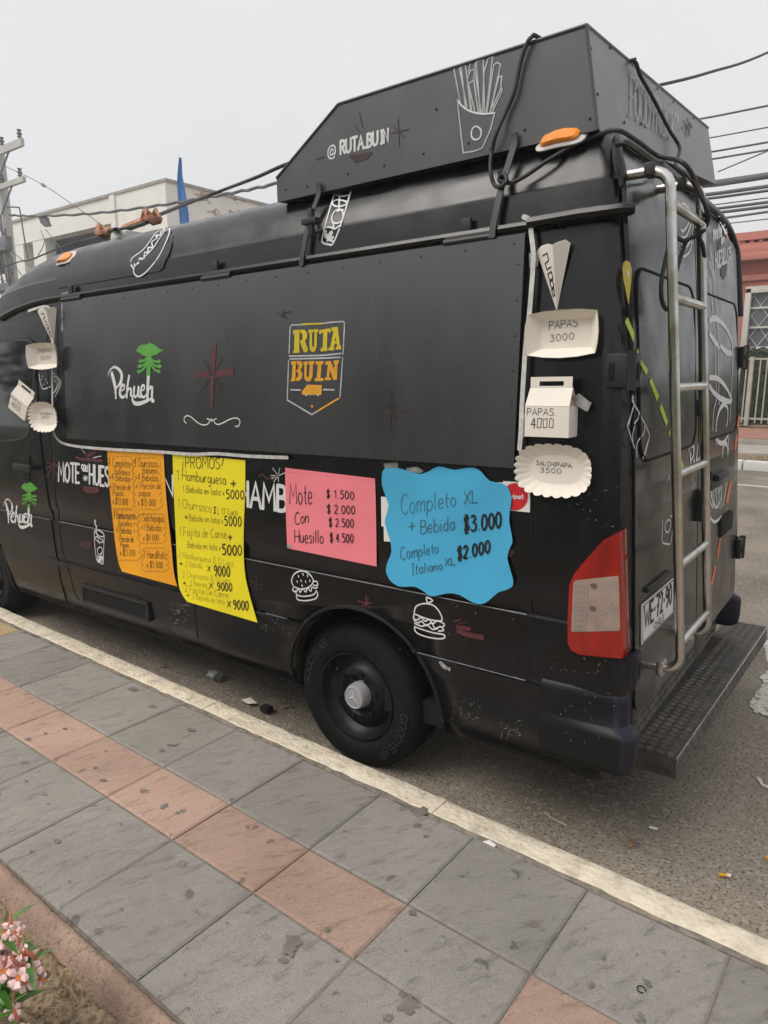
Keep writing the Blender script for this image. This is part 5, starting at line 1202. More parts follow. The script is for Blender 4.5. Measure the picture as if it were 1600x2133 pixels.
for a in (('Completo', (735, 462), (1042, 412), 116, .0036, 'inkblue', 84), ('XL', (1085, 402), (1166, 388), 72, .004, 'inkblue'), ('+', (780, 560), (820, 552), 80, .0045, 'inkblue'), ('Bebida', (845, 566), (1034, 542), 76, .004, 'inkblue'), ('$3.000', (1084, 556), (1296, 530), 88, .0085),
          ('Completo', (733, 712), (945, 668), 74, .0034, 'inkblue', 56), ('$2.000', (1048, 712), (1232, 666), 70, .008), ('Italiano', (796, 794), (966, 762), 62, .0042, 'inkblue', 46), ('XL', (980, 745), (1040, 736), 42, .0042, 'inkblue')): wp(*a)
b.build('lettering', o)
# white sheet behind the blue one, and the round red sticker
b = MB(); P = [SIDE.hit(*C3(p)) + V((0, -.003, 0)) for p in ((626, 358), (700, 364), (700, 610), (642, 606), (641, 525), (628, 522))]; b.poly(P, 'whitecard', .0005, V((0, -1, 0)))
o = b.build('paper_sheet', None); rebase(o, MV); tag(o, 'white paper strip mostly hidden behind the blue wavy sign', 'paper')
b = MB(); P = [SIDE.hit(*C3(p)) + V((0, -.0025, 0)) for p in ((1235, 278), (1302, 280), (1302, 272), (1454, 280), (1452, 446), (1300, 430), (1240, 420))]; b.poly(P, 'whitecard', .0005, V((0, -1, 0)))
o = b.build('sticker', None); c = rebase(o, MV); tag(o, 'square white sticker with a red disc beside the blue sign', 'sticker')
b = MB(); shape(b, SIDE, [(1370 + 72 * cos(k * pi / 20), 359 + 76 * sin(k * pi / 20)) for k in range(40)], 'stickerred', C3, .0032); text(b, SIDE, 'getnet', (1322, 370), (1418, 370), 26, .0034, 'white', C3, off=.0038, jit=0)
ob = b.build('red_disc', o); ob.data.transform(Matrix.Translation(-c))

# ================================================================== FOOD PACKAGING HUNG UP WITH PRICES
OUT = V((0, -1, 0))
def ltext(mb, s, xa, xb, z, h, wd, y, m='ink', n=OUT, slope=0):
    ls, W = glyph_lines(s)
    for ln in ls:
        P = [V((xa + (xb - xa) * a / W + c_ * h * .0, y, z + slope * (xb - xa) * a / W + c_ * h)) for a, c_ in ln]; mb.ribbon(P, [n] * len(P), wd, m, cap=False)
def facet(mb, P, m='card', th=.0015):
    n = (P[1] - P[0]).cross(P[-1] - P[0]).normalized(); n = n if n.y < 0 else -n
    mb.poly([V(p) for p in P], m, th, n)
GP = 'priced food packaging samples'
def at_side(o, px, py, off=.0, dz=0):
    p = Side(off).hit(px, py); o.matrix_world = MV @ Matrix.Translation(p + V((0, 0, dz))); return o
def make_cone():
    o = empty('paper_cone'); mb = MB(); T = V((0, 0, 0)); A = V((-.078, 0, .20)); B_ = V((-.0, -.05, .205)); Cc = V((.042, -.004, .212))
    A1_, A2_ = V((-.055, -.014, .213)), V((-.025, -.034, .213)); B1_, B2_ = V((.012, -.037, .214)), V((.03, -.016, .222))
    facet(mb, [A, A1_, A2_, B_, T]); facet(mb, [B_, B1_, B2_, Cc, T]); facet(mb, [A, Cc, T], th=.001)
    mb.build('cone_wall', o, 20)
    n = (B_ - A).cross(T - A).normalized(); n = n if n.y < 0 else -n
    P = lambda u, v: A.lerp(B_, u).lerp(T, v) + n * .0012
    lt_ = MB(); q = lambda pts: lt_.ribbon([P(*p) for p in pts], [n] * len(pts), .0042, 'ink', cap=False)
    q([(.28, .10), (.62, .09), (.64, .2), (.34, .23), (.37, .33), (.78, .31)])
    for v in (.40, .53, .66): q([(.34, v), (.74, v - .02), (.80, v + .085), (.40, v + .105), (.34, v)])
    lt_.build('lettering', o); return o
def make_tray():
    o = empty('paper_tray'); mb = MB()
    W, H = .118, .066; w_, h_ = .088, .045; d = .045
    inn = [V((-w_, -.003, -h_)), V((w_, -.003, -h_)), V((w_, -.003, h_)), V((-w_, -.003, h_))]
    rim = [V((-W, -d, -H)), V((W, -d, -H)), V((W, -d, H)), V((-W, -d, H))]
    mid = [V((0, -d, -H - .012)), V((W + .008, -d, 0)), V((0, -d, H + .010)), V((-W - .012, -d, 0))]
    mb.poly(inn, 'card', .0015, OUT)
    for k in range(4):
        a, c_, e_, f_ = inn[k], inn[(k + 1) % 4], rim[(k + 1) % 4], rim[k]; mm = mid[k]
        for off_ in (V(), V((0, .0015, 0)) - (mm - V((0, mm.y, 0))).normalized() * -.0015): mb.add([p + off_ for p in (a, c_, e_, (e_ + mm) / 2 + (mm - (e_ + f_) / 2) * .25, mm, (f_ + mm) / 2 + (mm - (e_ + f_) / 2) * .25, f_)], [(0, 1, 2, 3, 4, 5, 6)], 'card')
    mb.build('tray_wall', o, 20, fix=False)
    l_ = MB(); ltext(l_, 'PAPAS.', -.058, .050, .018, .026, .0022, -.0045, slope=.05); ltext(l_, '3000', -.055, .032, -.022, .022, .0018, -.0045, slope=.05); l_.build('lettering', o); return o
def make_box():
    o = empty('gable_box'); mb = MB(); w_, h_, d = .078, .115, .075
    v = lambda x, y, z: V((x, y, z))
    F_ = [v(-w_, -d, -.09), v(w_, -d, -.09), v(w_, -d, .012), v(-w_, -d, .012)]
    mb.poly(F_, 'card', .0015, OUT)
    rf = [v(-w_, -d - .0005, .013), v(w_, -d - .0005, .013), v(w_ * .96, -d * .58, .072), v(-w_ * .96, -d * .58, .072)]; facet(mb, rf)
    rb = [v(-w_, -.002, .013), v(w_, -.002, .013), v(w_ * .96, -d * .52, .072), v(-w_ * .96, -d * .52, .072)]; mb.add(rb, [(0, 1, 2, 3)], 'card')
    mb.add([v(-w_, 0, -.09), v(w_, 0, -.09), v(w_, 0, .012), v(-w_, 0, .012)], [(0, 1, 2, 3)], 'card')
    for s_ in (-1, 1):
        mb.add([v(s_ * w_, -d, -.09), v(s_ * w_, 0, -.09), v(s_ * w_, 0, .012), v(s_ * w_, -d, .012)], [(0, 1, 2, 3)], 'card')
        mb.add([v(s_ * w_, -d, .012), v(s_ * w_ * .70, -d * .56, .06), v(s_ * w_, 0, .012)], [(0, 1, 2)], 'cardin')
        mb.add([v(s_ * w_, -d, .012), v(s_ * w_ * .97, -d * .58, .072), v(s_ * w_ * .70, -d * .56, .06)], [(0, 1, 2)], 'card')
    mb.add([v(-w_, -d, -.09), v(w_, -d, -.09), v(w_, 0, -.09), v(-w_, 0, -.09)], [(0, 1, 2, 3)], 'card')
    mb.build('box_wall', o, 20)
    hb = MB(); y = -d * .56; zz0, zz1 = .0725, .108; hw = .043
    for (xa, xb, za, zb_) in ((-w_ * .96, -hw, zz0, zz1), (hw, w_ * .93, zz0, zz1), (-hw, hw, .0935, zz1), (-hw, hw, zz0, .078)):
        hb.box((xa, y - .0008, za), (xb, y + .0008, zb_), 'card')
    hb.build('box_handle', o, 20)
    l_ = MB(); ltext(l_, 'PAPAS.', -.070, .034, -.018, .023, .0020, -d - .0008); ltext(l_, '4', -.055, -.036, -.062, .034, .0028, -d - .0008); ltext(l_, '□▯▭', -.033, .026, -.058, .030, .0020, -d - .0008); l_.build('lettering', o); return o
def make_plate():
    o = empty('paper_plate'); mb = MB(); N = 96
    def ell(a, rx_, rz_, p=2.7):
        c_, s_ = cos(a), sin(a); f = (abs(c_) ** p + abs(s_) ** p) ** (-1 / p); return c_ * f * rx_, s_ * f * rz_
    R = []
    for t in range(7):
        u = t / 6; row = []
        for k in range(N):
            a = 2 * pi * k / N; sc = abs(sin(a * 12)) ** .6 * u
            x, z = ell(a, .092 + .040 * u + .007 * sc, .050 + .036 * u + .006 * sc); row.append(V((x, -.004 - .034 * u ** 1.3 + .006 * u * cos(a * 24), z)))
        R.append(row)
    mb.grid(R, 'card', wrap=True); mb.add(R[0], [tuple(range(N))], 'card'); Q = [[p + V((0, .0012, 0)) for p in r] for r in R]; mb.grid(Q, 'card', wrap=True)
    mb.build('plate_rim', o, 50)
    l_ = MB(); ltext(l_, 'SALCHIPAPA.', -.072, .062, .012, .015, .0017, -.0055, slope=-.02); ltext(l_, '3500', -.058, .022, -.012, .017, .0017, -.0055); l_.build('lettering', o); return o
cone = at_side(make_cone(), 1160, 648); cone2 = copy_tree(cone); at_side(cone2, 112, 720, .035)
tray = at_side(make_tray(), 1179, 696, .004); tray2 = copy_tree(tray); at_side(tray2, 99, 742, .05)
box = at_side(make_box(), 1158, 852, .004); box2 = copy_tree(box); at_side(box2, 62, 834, .05)
box2.matrix_world = box2.matrix_world @ Euler((rad(6), rad(32), rad(12))).to_matrix().to_4x4()
plate = at_side(make_plate(), 1159, 978, .003); plate2 = copy_tree(plate); at_side(plate2, 100, 868, .05)
for o, a_ in ((cone2, 34), (tray2, 12), (plate2, 6)): o.matrix_world = o.matrix_world @ Matrix.Rotation(rad(a_), 4, 'Z')
for o, l_, c_ in ((cone, 'white paper cone above the PAPAS 3000 tray, by the rear corner', 'paper cone'), (cone2, 'white paper cone hanging beside the cab door window', 'paper cone'), (tray, 'open card tray between cone and lidded box, by the rear corner', 'food tray'), (tray2, 'open card tray hanging over the cab door edge', 'food tray'),
                  (box, 'upright gable box with handle marked PAPAS 4000', 'food box'), (box2, 'tilted gable box hanging loose in front of the cab door', 'food box'), (plate, 'fluted oval paper plate above the red round sticker', 'paper plate'), (plate2, 'fluted oval paper plate hanging at the cab door edge', 'paper plate')): tag(o, l_, c_, GP)
b = MB()
for q in ([(1213, 835), (1233, 838), (1225, 857), (1212, 848)],): shape(b, Side(.03), q, 'tape')
o = b.build('tape_piece', None); rebase(o, MV); tag(o, 'piece of clear tape sticking out beside the gable box', 'tape')

# ================================================================== LOOSE CABLE AND HOSE OVER THE ROOF SIGN
def vc(pts): return crom(pts, 6)
b = MB()
sg = lambda px, py, o=.016: vpl(px, py, (0, 1, 0), SGY - o)
sd = lambda px, py, o=.02: Side(o).hit(px, py)
rr = lambda px, py, o=.03: Rear(o).hit(px, py)
top = sg(1107, 86, .01)
pts = [top + V((.02, .5, .03)), top + V((.01, .06, .022)), top + V((0, .0, .012)), sg(1094, 100), sg(1082, 140), sg(1072, 190), sg(1053, 235), sg(1034, 278, .03), sd(1024, 320, .065), sd(1022, 355, .05), sd(1030, 385, .03), sd(1045, 388, .045), sd(1056, 375, .05), sd(1048, 362, .05), sd(1040, 375, .04), sd(1062, 381, .03), sd(1095, 366, .03), sd(1140, 335, .028), sd(1190, 306, .025), sd(1240, 284, .02)]
pts += [V(vpl(1285, 271, (1, 0, 0), -.09)), V(vpl(1330, 295, (1, 0, 0), -.055)), V(vpl(1372, 325, (1, 0, 0), -.03)), V(A1.lerp(A2, .15)) + V((.02, 0, .02)), V(A1.lerp(A2, .6)) + V((.03, 0, -.04)), A2 + V((.025, -.03, -.09)), A2 + V((.02, .03, -.13)), A2 + V((-.02, .02, -.17)), A2 + V((.025, -.03, -.16)), A2 + V((-.03, -.05, -.19)), A2 + V((-.04, -.17, -.20)), A2 + V((-.05, -.23, -.32)), A2 + V((-.05, -.22, -.40)), A2 + V((-.05, -.13, -.42)), A2 + V((-.045, -.09, -.30)), A2 + V((-.03, -.03, -.18))]
b.tube(vc(pts), .0072, 'cable', 8)
o = b.build('cable', None, 60); rebase(o, MV); tag(o, 'black cable looped over the sign side and knotted on the ladder', 'cable')
b = MB()
tp = SB.hit(1315, 134)
pts = [tp + V((-.5, .0, .02)), tp + V((-.04, 0, .014)), tp + V((.012, .0, .006)), SB.hit(1326, 160) + V((.014, 0, 0)), SB.hit(1352, 205) + V((.014, 0, 0)), SB.hit(1385, 270) + V((.015, 0, 0)), SB.hit(1400, 312) + V((.03, 0, 0)), rr(1408, 345, .055), V(A1.lerp(A2, .35)) + V((.02, 0, -.01)), V(A1.lerp(A2, .75)) + V((.03, 0, -.07)), A2 + V((.03, .0, -.12)), A2 + V((-.02, .03, -.15)), A2 + V((.02, -.03, -.20)), A2 + V((.02, .02, -.24))]
b.tube(vc(pts), .0068, 'cable', 8)
o = b.build('cable', None, 60); rebase(o, MV); tag(o, 'black cable hanging down the sign back onto the ladder', 'cable')

# ================================================================== THE SETTING: ROAD, KERB, PAVEMENT
def ground(name, x0_, x1_, y0_, y1_, z, m, sub=0):
    b_ = MB(); b_.add([(x0_, y0_, z), (x1_, y0_, z), (x1_, y1_, z), (x0_, y1_, z)], [(0, 1, 2, 3)], m); o_ = b_.build(name, None, smooth=False); o_['kind'] = 'structure'; return o_
ground('ground', -150, 150, -150, 150, ROAD - .02, 'road')
bm_ = MB(); nx, ny = 110, 60; rr_ = random.Random(5)
hgt = lambda x, y: ROAD + .0015 * sin(x * 2.1 + y) * sin(y * 1.7) + .001 * sin(x * 5 + 1)
bm_.grid([[V((-6 + 14 * i / nx, .5 + 6 * j / ny, hgt(-6 + 14 * i / nx, .5 + 6 * j / ny))) for i in range(nx + 1)] for j in range(ny + 1)], 'road')
for (xa, xb, ya, yb) in ((-90, -6, .5, 13), (8, 60, .5, 13), (-6, 8, 6.5, 13)): bm_.add([(xa, ya, ROAD), (xb, ya, ROAD), (xb, yb, ROAD), (xa, yb, ROAD)], [(0, 1, 2, 3)], 'road')
o = bm_.build('road', None, 60, fix=False); o['kind'] = 'structure'
# painted marks
b = MB()
GR = FlatW((0, 0, 1), (0, 0, ROAD + .004))
rpt = random.Random(5)
def rough_edge(pts, n=6, a=2.2):
    out = []
    for i, p in enumerate(pts):
        q = pts[(i + 1) % len(pts)]
        for k in range(n): t = k / n; out.append((p[0] + (q[0] - p[0]) * t + rpt.uniform(-a, a), p[1] + (q[1] - p[1]) * t + rpt.uniform(-a, a)))
    return out
b.poly([GR.hit(*p) for p in rough_edge(((1590, 1335), (1700, 1290), (1760, 1440), (1690, 1500), (1604, 1494), (1574, 1484), (1560, 1466), (1578, 1440), (1592, 1424), (1584, 1411), (1602, 1394), (1596, 1368)))], 'roadpaint')
b.poly([GR.hit(*p) for p in rough_edge(((1576, 1617), (1586, 1622), (1590, 1632), (1602, 1636), (1600, 1642), (1584, 1634)), 3, 1.5)], 'roadpaint')
b.box((-60, 10.85, ROAD + .004), (40, 10.98, ROAD + .0045), 'roadpaint')
o = b.build('road_markings', None, smooth=False); o['kind'] = 'structure'
# kerb: painted concrete lengths with a rounded nose
YK0, YK1 = .428, .545
rk = random.Random(11)
b = MB(); joints = [-60, -9.6, -7.2, -4.8, -2.6, -.72, .98, 2.35, 4.4, 6.5, 9, 60]
kp = [(YK0, -.06), (YK0, -.006), (YK0 + .006, 0), (YK0 + .05, .001), (YK1 - .018, -.001), (YK1 - .005, -.008), (YK1, -.022), (YK1 + .012, ROAD - .03)]
for xa, xb in zip(joints, joints[1:]):
    n = max(2, int((xb - xa) / .10)) if xb - xa < 4 else 3
    R = []
    for i in range(n + 1):
        x = xa + .002 + (xb - xa - .004) * i / n; j_ = lambda a: rk.uniform(-a, a)
        w1, w2 = j_(.003), j_(.0035)
        R.append([V((x, y + (w1 if y < .47 else w2), z + (j_(.0015) if -.01 < z else 0))) for y, z in kp])
    b.grid(R, 'kerb'); b.add(R[0], [tuple(range(len(kp)))], 'kerb'); b.add(R[-1], [tuple(range(len(kp)))], 'kerb')
o = b.build('kerb', None, 40); o['kind'] = 'structure'
# tiles
T = .4 * S
YU, YL, YM = 0, -.262, -.684
b = MB()
rt = random.Random(2)
bev = .008
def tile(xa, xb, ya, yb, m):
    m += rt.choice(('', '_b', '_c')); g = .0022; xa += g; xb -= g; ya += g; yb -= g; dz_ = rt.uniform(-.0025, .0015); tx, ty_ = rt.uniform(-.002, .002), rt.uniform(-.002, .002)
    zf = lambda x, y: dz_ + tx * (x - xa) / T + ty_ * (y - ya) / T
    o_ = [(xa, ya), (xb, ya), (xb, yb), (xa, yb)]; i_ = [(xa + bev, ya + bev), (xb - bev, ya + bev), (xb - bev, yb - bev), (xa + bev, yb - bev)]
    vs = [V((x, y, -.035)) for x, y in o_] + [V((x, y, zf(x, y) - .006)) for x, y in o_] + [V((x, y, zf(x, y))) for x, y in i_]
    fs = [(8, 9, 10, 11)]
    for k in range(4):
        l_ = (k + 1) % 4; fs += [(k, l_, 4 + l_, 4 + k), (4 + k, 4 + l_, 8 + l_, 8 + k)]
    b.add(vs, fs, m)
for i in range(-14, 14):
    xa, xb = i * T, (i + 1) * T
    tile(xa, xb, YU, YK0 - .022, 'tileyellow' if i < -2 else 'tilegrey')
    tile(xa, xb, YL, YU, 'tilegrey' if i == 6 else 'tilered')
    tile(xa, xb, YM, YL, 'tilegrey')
o = b.build('pavement', None, 20, fix=False); o['kind'] = 'structure'
b = MB(); b.box((-6.2, YM - .02, -.12), (6.2, YK0 - .0005, -.0095), 'mortar'); o = b.build('mortar_bed', None, smooth=False); o['kind'] = 'structure'
b = MB()
rm = random.Random(9)
R = [[V((-6 + .05 * i, YK0 - .022 + rm.uniform(-.004, .004), -.010 + rm.uniform(0, .005))) for i in range(240)], [V((-6 + .05 * i, YK0 - .012, -.004 + rm.uniform(-.004, .005))) for i in range(240)], [V((-6 + .05 * i, YK0 + rm.uniform(-.002, .003), -.005 + rm.uniform(-.002, .004))) for i in range(240)]]
b.grid(R, 'mortar'); o = b.build('kerb_joint', None, 60); o['kind'] = 'structure'
for xa, xb in ((-120, -14 * T), (14 * T, 120)):
    b = MB(); b.box((xa, YM, -.1), (xb, YK0 - .001, 0), 'tilegrey'); o = b.build('pavement', None, smooth=False); o['kind'] = 'structure'
# dried spills and gum on the tiles
b = MB()
PV = FlatW((0, 0, 1), (0, 0, .0012)); rs = random.Random(21)
def blot(px, py, sx, sy, n=22, m='stain'):
    q = []; b.layer += 1; PV.c = .0012 + .00003 * b.layer
    for k in range(n):
        a = 2 * pi * k / n; r = rs.uniform(.55, 1.15); q.append(PV.hit(px + sx * r * cos(a), py + sy * r * sin(a)))
    b.poly(q, m)
for s_ in ((872, 1690, 22, 11), (870, 1720, 11, 6), (888, 1742, 7, 4), (603, 1972, 16, 26), (615, 1958, 14, 14), (590, 2000, 10, 8), (850, 2092, 24, 22), (810, 2120, 12, 10), (838, 2070, 8, 8), (345, 1678, 9, 5), (301, 1648, 10, 5), (340, 1682, 7, 6), (380, 1690, 8, 5), (370, 1694, 6, 4), (397, 1520, 9, 4), (337, 1563, 7, 4), (380, 1800, 10, 8), (120, 1752, 8, 5), (95, 1528, 5, 3), (60, 1540, 7, 4), (135, 1518, 5, 3), (118, 1754, 5, 3), (1113, 1924, 12, 9), (1128, 1935, 8, 5), (1232, 2052, 7, 8), (1258, 1995, 5, 4), (682, 1935, 8, 6), (1600, 2112, 8, 10), (205, 1940, 10, 6), (276, 1436, 12, 6), (860, 1900, 9, 7), (198, 1599, 6, 3), (215, 1625, 9, 3), (1570, 1925, 5, 4), (700, 2000, 6, 4)): blot(*s_)
for _ in range(46):
    x, y = rs.uniform(0, 1500), rs.uniform(1450, 2120)
    p = PV.hit(x, y)
    if p.y < YM + .05 or p.y > YK0 - .06: continue
    blot(x, y, rs.uniform(2, 4.5), rs.uniform(1.2, 3), 8)
b.layer = 0; PV.c = .0012
o = b.build('pavement_stains', None, smooth=False, fix=False); o['kind'] = 'stuff'; tag(o, 'dark dried blots scattered over the slate tiles', 'stain')
# planter: pink rounded curb and bare soil
b = MB()
yc = YM - .012
cp = [(yc, -.05), (yc, .0), (yc - .008, .010), (yc - .020, .014), (yc - .034, .009), (yc - .046, -.004), (yc - .056, -.022), (yc - .068, -.05), (yc - .082, -.10)]
rc_ = random.Random(4); R = []
for i in range(121):
    x = -6 + 12 * i / 120; R.append([V((x, y + rc_.uniform(-.002, .002), z + rc_.uniform(-.0015, .0015))) for y, z in cp])
b.grid(R, 'curbpink'); o = b.build('planter_curb', None, 60); tag(o, 'pink rounded concrete curb edging the soil bed', 'planter curb')
b = MB(); rs2 = random.Random(8)
R = []
for j in range(40):
    y = yc - .058 - 2.0 * (j / 39) ** 1.6; R.append([V((-1 + .045 * i, y, -.066 + .016 * sin(i * .7 + j) * sin(j * .55) + rs2.uniform(-.008, .008) + (.016 if j < 3 else 0))) for i in range(110)])
b.grid(R, 'soil'); o = b.build('soil', None, 60); o['kind'] = 'structure'
ground('planter_ground', -120, 120, -2.7, yc - .09, -.12, 'soil')
ground('unseen_lawn', -120, 120, -60, -2.7, -.115, 'unseen_lawn')  # unseen dark ground added to dim the reflections low on the van
b = MB()
for _ in range(420):
    x, y = rs2.uniform(1.0, 3.2), yc - .09 - abs(rs2.gauss(0, .12)); r = rs2.choice((.003, .004, .005, .007, .010)); p = V((x, y, -.066))
    bm0 = bmesh.new(); bmesh.ops.create_icosphere(bm0, subdivisions=1, radius=r)
    for v in bm0.verts: v.co *= rs2.uniform(.6, 1.25)
    bm0.verts.index_update(); b.add([v.co + p for v in bm0.verts], [[v.index for v in f.verts] for f in bm0.faces], 'soil'); bm0.free()
o = b.build('clods', None, 70); o['kind'] = 'stuff'; tag(o, 'small clods of earth lying along the pink curb', 'soil clods')
b = MB()
for _ in range(90):
    x, y = rs2.uniform(1.15, 2.6), yc - .10 - abs(rs2.gauss(0, .06)); a = rs2.uniform(0, 6.3); l_ = rs2.uniform(.015, .05)
    b.tube([(x, y, -.062), (x + l_ * .5 * cos(a), y + l_ * .5 * sin(a), -.062 + rs2.uniform(.004, .02)), (x + l_ * cos(a + .4), y + l_ * sin(a + .4), -.058)], [.0012, .0011, .0004], 'straw', 4)
o = b.build('dry_grass', None, 60, fix=False); o['kind'] = 'stuff'; tag(o, 'dry straw and weed bits on the soil by the curb', 'dry grass')
# oleander with pale pink flowers
plant = empty('oleander_plant', wpl(-30, 2110, 2, -.07)); tag(plant, 'flowering oleander shrub with pale pink blossom in the soil bed', 'plant')
PO = plant.location.copy()
def blade(mb, base, tip, w_, up, m='leaf', fold=.25, n=7):
    base, tip = V(base), V(tip); d = tip - base; s_ = d.cross(up).normalized(); nn = s_.cross(d).normalized(); L_, C_, R_ = [], [], []
    for i in range(n + 1):
        t = i / n; ww = w_ * (sin(pi * min(1, t * .92 + .06)) ** .8); c = base + d * t + nn * (.12 * d.length * sin(pi * t) * .6) - V((0, 0, .06 * d.length * t * t))
        L_.append(c + s_ * ww + nn * ww * fold); C_.append(c); R_.append(c - s_ * ww + nn * ww * fold)
    mb.grid([L_, C_, R_], m)
rp_ = random.Random(12)
stem = MB(); leaves = MB()
heads = [((22, 1972), .27), ((66, 2005), .24), ((40, 2045), .22), ((4, 1945), .30), ((0, 2020), .26), ((36, 2122), .14)]
for (px, py), z in heads:
    h = wpl(px, py, 2, z) - PO
    stem.tube(crom([V((rp_.uniform(-.03, .03), rp_.uniform(-.03, .03), 0)), h * .5 + V((0, 0, .03)), h - V((0, 0, .02))], 4), .004, 'leaf', 6)
    for k in range(7):
        t = rp_.uniform(.25, .95); c = h * t + V((0, 0, .02)); a = rp_.uniform(0, 6.3); blade(leaves, c, c + V((cos(a) * .09, sin(a) * .09, rp_.uniform(-.02, .07))), .0085, V((0, 0, 1)))
for (p0, p1, z0_, z1_) in (((-5, 2085), (70, 2048), .12, .20), ((2, 2100), (68, 2050), .1, .2), ((-10, 1990), (20, 1940), .15, .25), ((0, 2090), (18, 2000), .12, .24), ((15, 2075), (40, 1960), .12, .22), ((-10, 2110), (36, 2068), .1, .16), ((10, 2030), (38, 2010), .2, .22), ((0, 2040), (10, 1975), .18, .28), ((-20, 2060), (22, 2090), .15, .15)):
    blade(leaves, wpl(*p0, 2, z0_) - PO, wpl(*p1, 2, z1_) - PO, .0135, V((0, 0, 1)) + V((rp_.uniform(-.4, .4), -.6, 0)))
so_ = stem.build('stem', plant, 60); leaves.build('leaves', plant, 60, fix=False)
def flower(mb, c, ax, r):
    ax = V(ax).normalized(); u = ax.orthogonal().normalized(); w_ = ax.cross(u)
    for k in range(5):
        a = 2 * pi * k / 5 + rp_.uniform(-.2, .2); d = u * cos(a) + w_ * sin(a); s_ = ax.cross(d)
        mb.grid([[c - ax * r * .9, c + d * r * .35 - s_ * r * .2, c + d * r * .85 - s_ * r * .40 + ax * r * .12, c + d * r * 1.08 - s_ * r * .12 - ax * .1 * r],
                 [c - ax * r * .9, c + d * r * .32 + ax * r * .02, c + d * r * .85 + ax * r * .2, c + d * r * 1.15],
                 [c - ax * r * .9, c + d * r * .35 + s_ * r * .2, c + d * r * .85 + s_ * r * .40 + ax * r * .12, c + d * r * 1.0 + s_ * r * .2 - ax * .1 * r]], 'petal')
    mb.tube([c - ax * r * 1.3, c - ax * r * .8, c - ax * r * .1], [r * .08, r * .13, r * .3], 'petalorange', 8)
for (px, py), z in heads:
    h = wpl(px, py, 2, z) - PO
    nfl = 6 if py < 2100 else 3
    for k in range(nfl):
        fl_ = MB(); c = h + V((rp_.gauss(0, .026), rp_.gauss(0, .026), rp_.gauss(0, .018))); flower(fl_, c, (rp_.uniform(-.8, .8), rp_.uniform(-.9, .4), rp_.uniform(.3, 1)), rp_.uniform(.018, .024)); fl_.build('flower', plant, 60, fix=False)
    bd = MB()
    for k in range(2):
        c = h + V((rp_.gauss(0, .015), rp_.gauss(0, .015), .01)); a = V((rp_.uniform(-.4, .4), rp_.uniform(-.4, .4), 1)).normalized(); bd.tube([c, c + a * .012, c + a * .03, c + a * .042], [.002, .005, .0035, .0005], 'bud', 7)
    bd.build('bud', plant, 60)
b = MB(); base = wpl(82, 1985, 2, -.05)
for k in range(6): a = k * 1.05; b.tube([base, base + V((.01 * cos(a), .01 * sin(a), .03)), base + V((.02 * cos(a), .02 * sin(a), .045))], [.0012, .001, .0004], 'straw', 4)
o = b.build('dry_weed', None, 60); rebase(o); tag(o, 'small dried seed head standing beside the oleander', 'weed')

# ---- small litter
def litter(name, mb, label, cat, group=None): o_ = mb.build(name, None, 40); rebase(o_); tag(o_, label, cat, group); return o_
GZ = ROAD + .008
def gp(px, py, z=0): return FlatW((0, 0, 1), (0, 0, GZ + z)).hit(px, py)
b = MB(); b.tube([gp(1498, 1822, .006), gp(1514, 1823, .006)], .006, 'amberpaint', 10); b.tube([gp(1514, 1823, .006), gp(1522, 1824, .006)], .006, 'whitecard', 10); litter('cigarette_butt', b, 'orange cigarette end lying on the asphalt near the kerb', 'cigarette end', 'cigarette ends')
b = MB(); b.tube([gp(1353, 1723, .005), gp(1370, 1727, .005)], .005, 'whitecard', 10); litter('cigarette_butt', b, 'pale cigarette end on the asphalt below the step platform', 'cigarette end', 'cigarette ends')
b = MB(); b.tube([gp(1597, 1785, .005), gp(1606, 1795, .005)], .006, 'amberpaint', 10); litter('cigarette_butt', b, 'orange cigarette end cut off by the picture edge', 'cigarette end', 'cigarette ends')
b = MB(); b.tube([gp(1135, 1692, .004), gp(1150, 1705, .008), gp(1181, 1720, .004)], .0028, 'straw', 6); litter('dry_twig', b, 'thin bent straw twig on the asphalt behind the kerb', 'twig')
b = MB(); rl = random.Random(6); c = gp(448, 1416); R = []
for j in range(8):
    R.append([c + V((.085 * (j / 7 - .5) * (1 + .3 * sin(k)), 0, 0)) + V((rl.uniform(-.006, .006), (.03 + .012 * j / 7) * cos(k * pi / 6), .034 + (.03 + .008 * j / 7) * sin(k * pi / 6) * .7)) for k in range(12)])
b.grid(R, 'plasticclear', wrap=True); litter('plastic_cup', b, 'crushed clear plastic cup lying under the van', 'plastic cup')
b = MB(); c = gp(1010 * 1, 1400); c = gp(515, 1467); b.add([c + V((-.05, 0, .012)), c + V((.03, -.02, .02)), c + V((.05, .03, .01)), c + V((-.02, .04, .02))], [(0, 1, 2, 3)], 'card'); b.add([c + V((-.05, 0, .011)), c + V((.03, -.02, .019)), c + V((.05, .03, .009)), c + V((-.02, .04, .019))], [(0, 1, 2, 3)], 'card'); litter('paper_scrap', b, 'crumpled beige paper scrap beside the kerb near the wheel', 'paper scrap')
b = MB(); c = gp(555, 1482); b.bbox((c.x - .03, c.y - .025, c.z), (c.x + .035, c.y + .025, c.z + .035), .012, 'gap'); litter('stone', b, 'dark lump of stone beside the kerb near the wheel', 'stone')
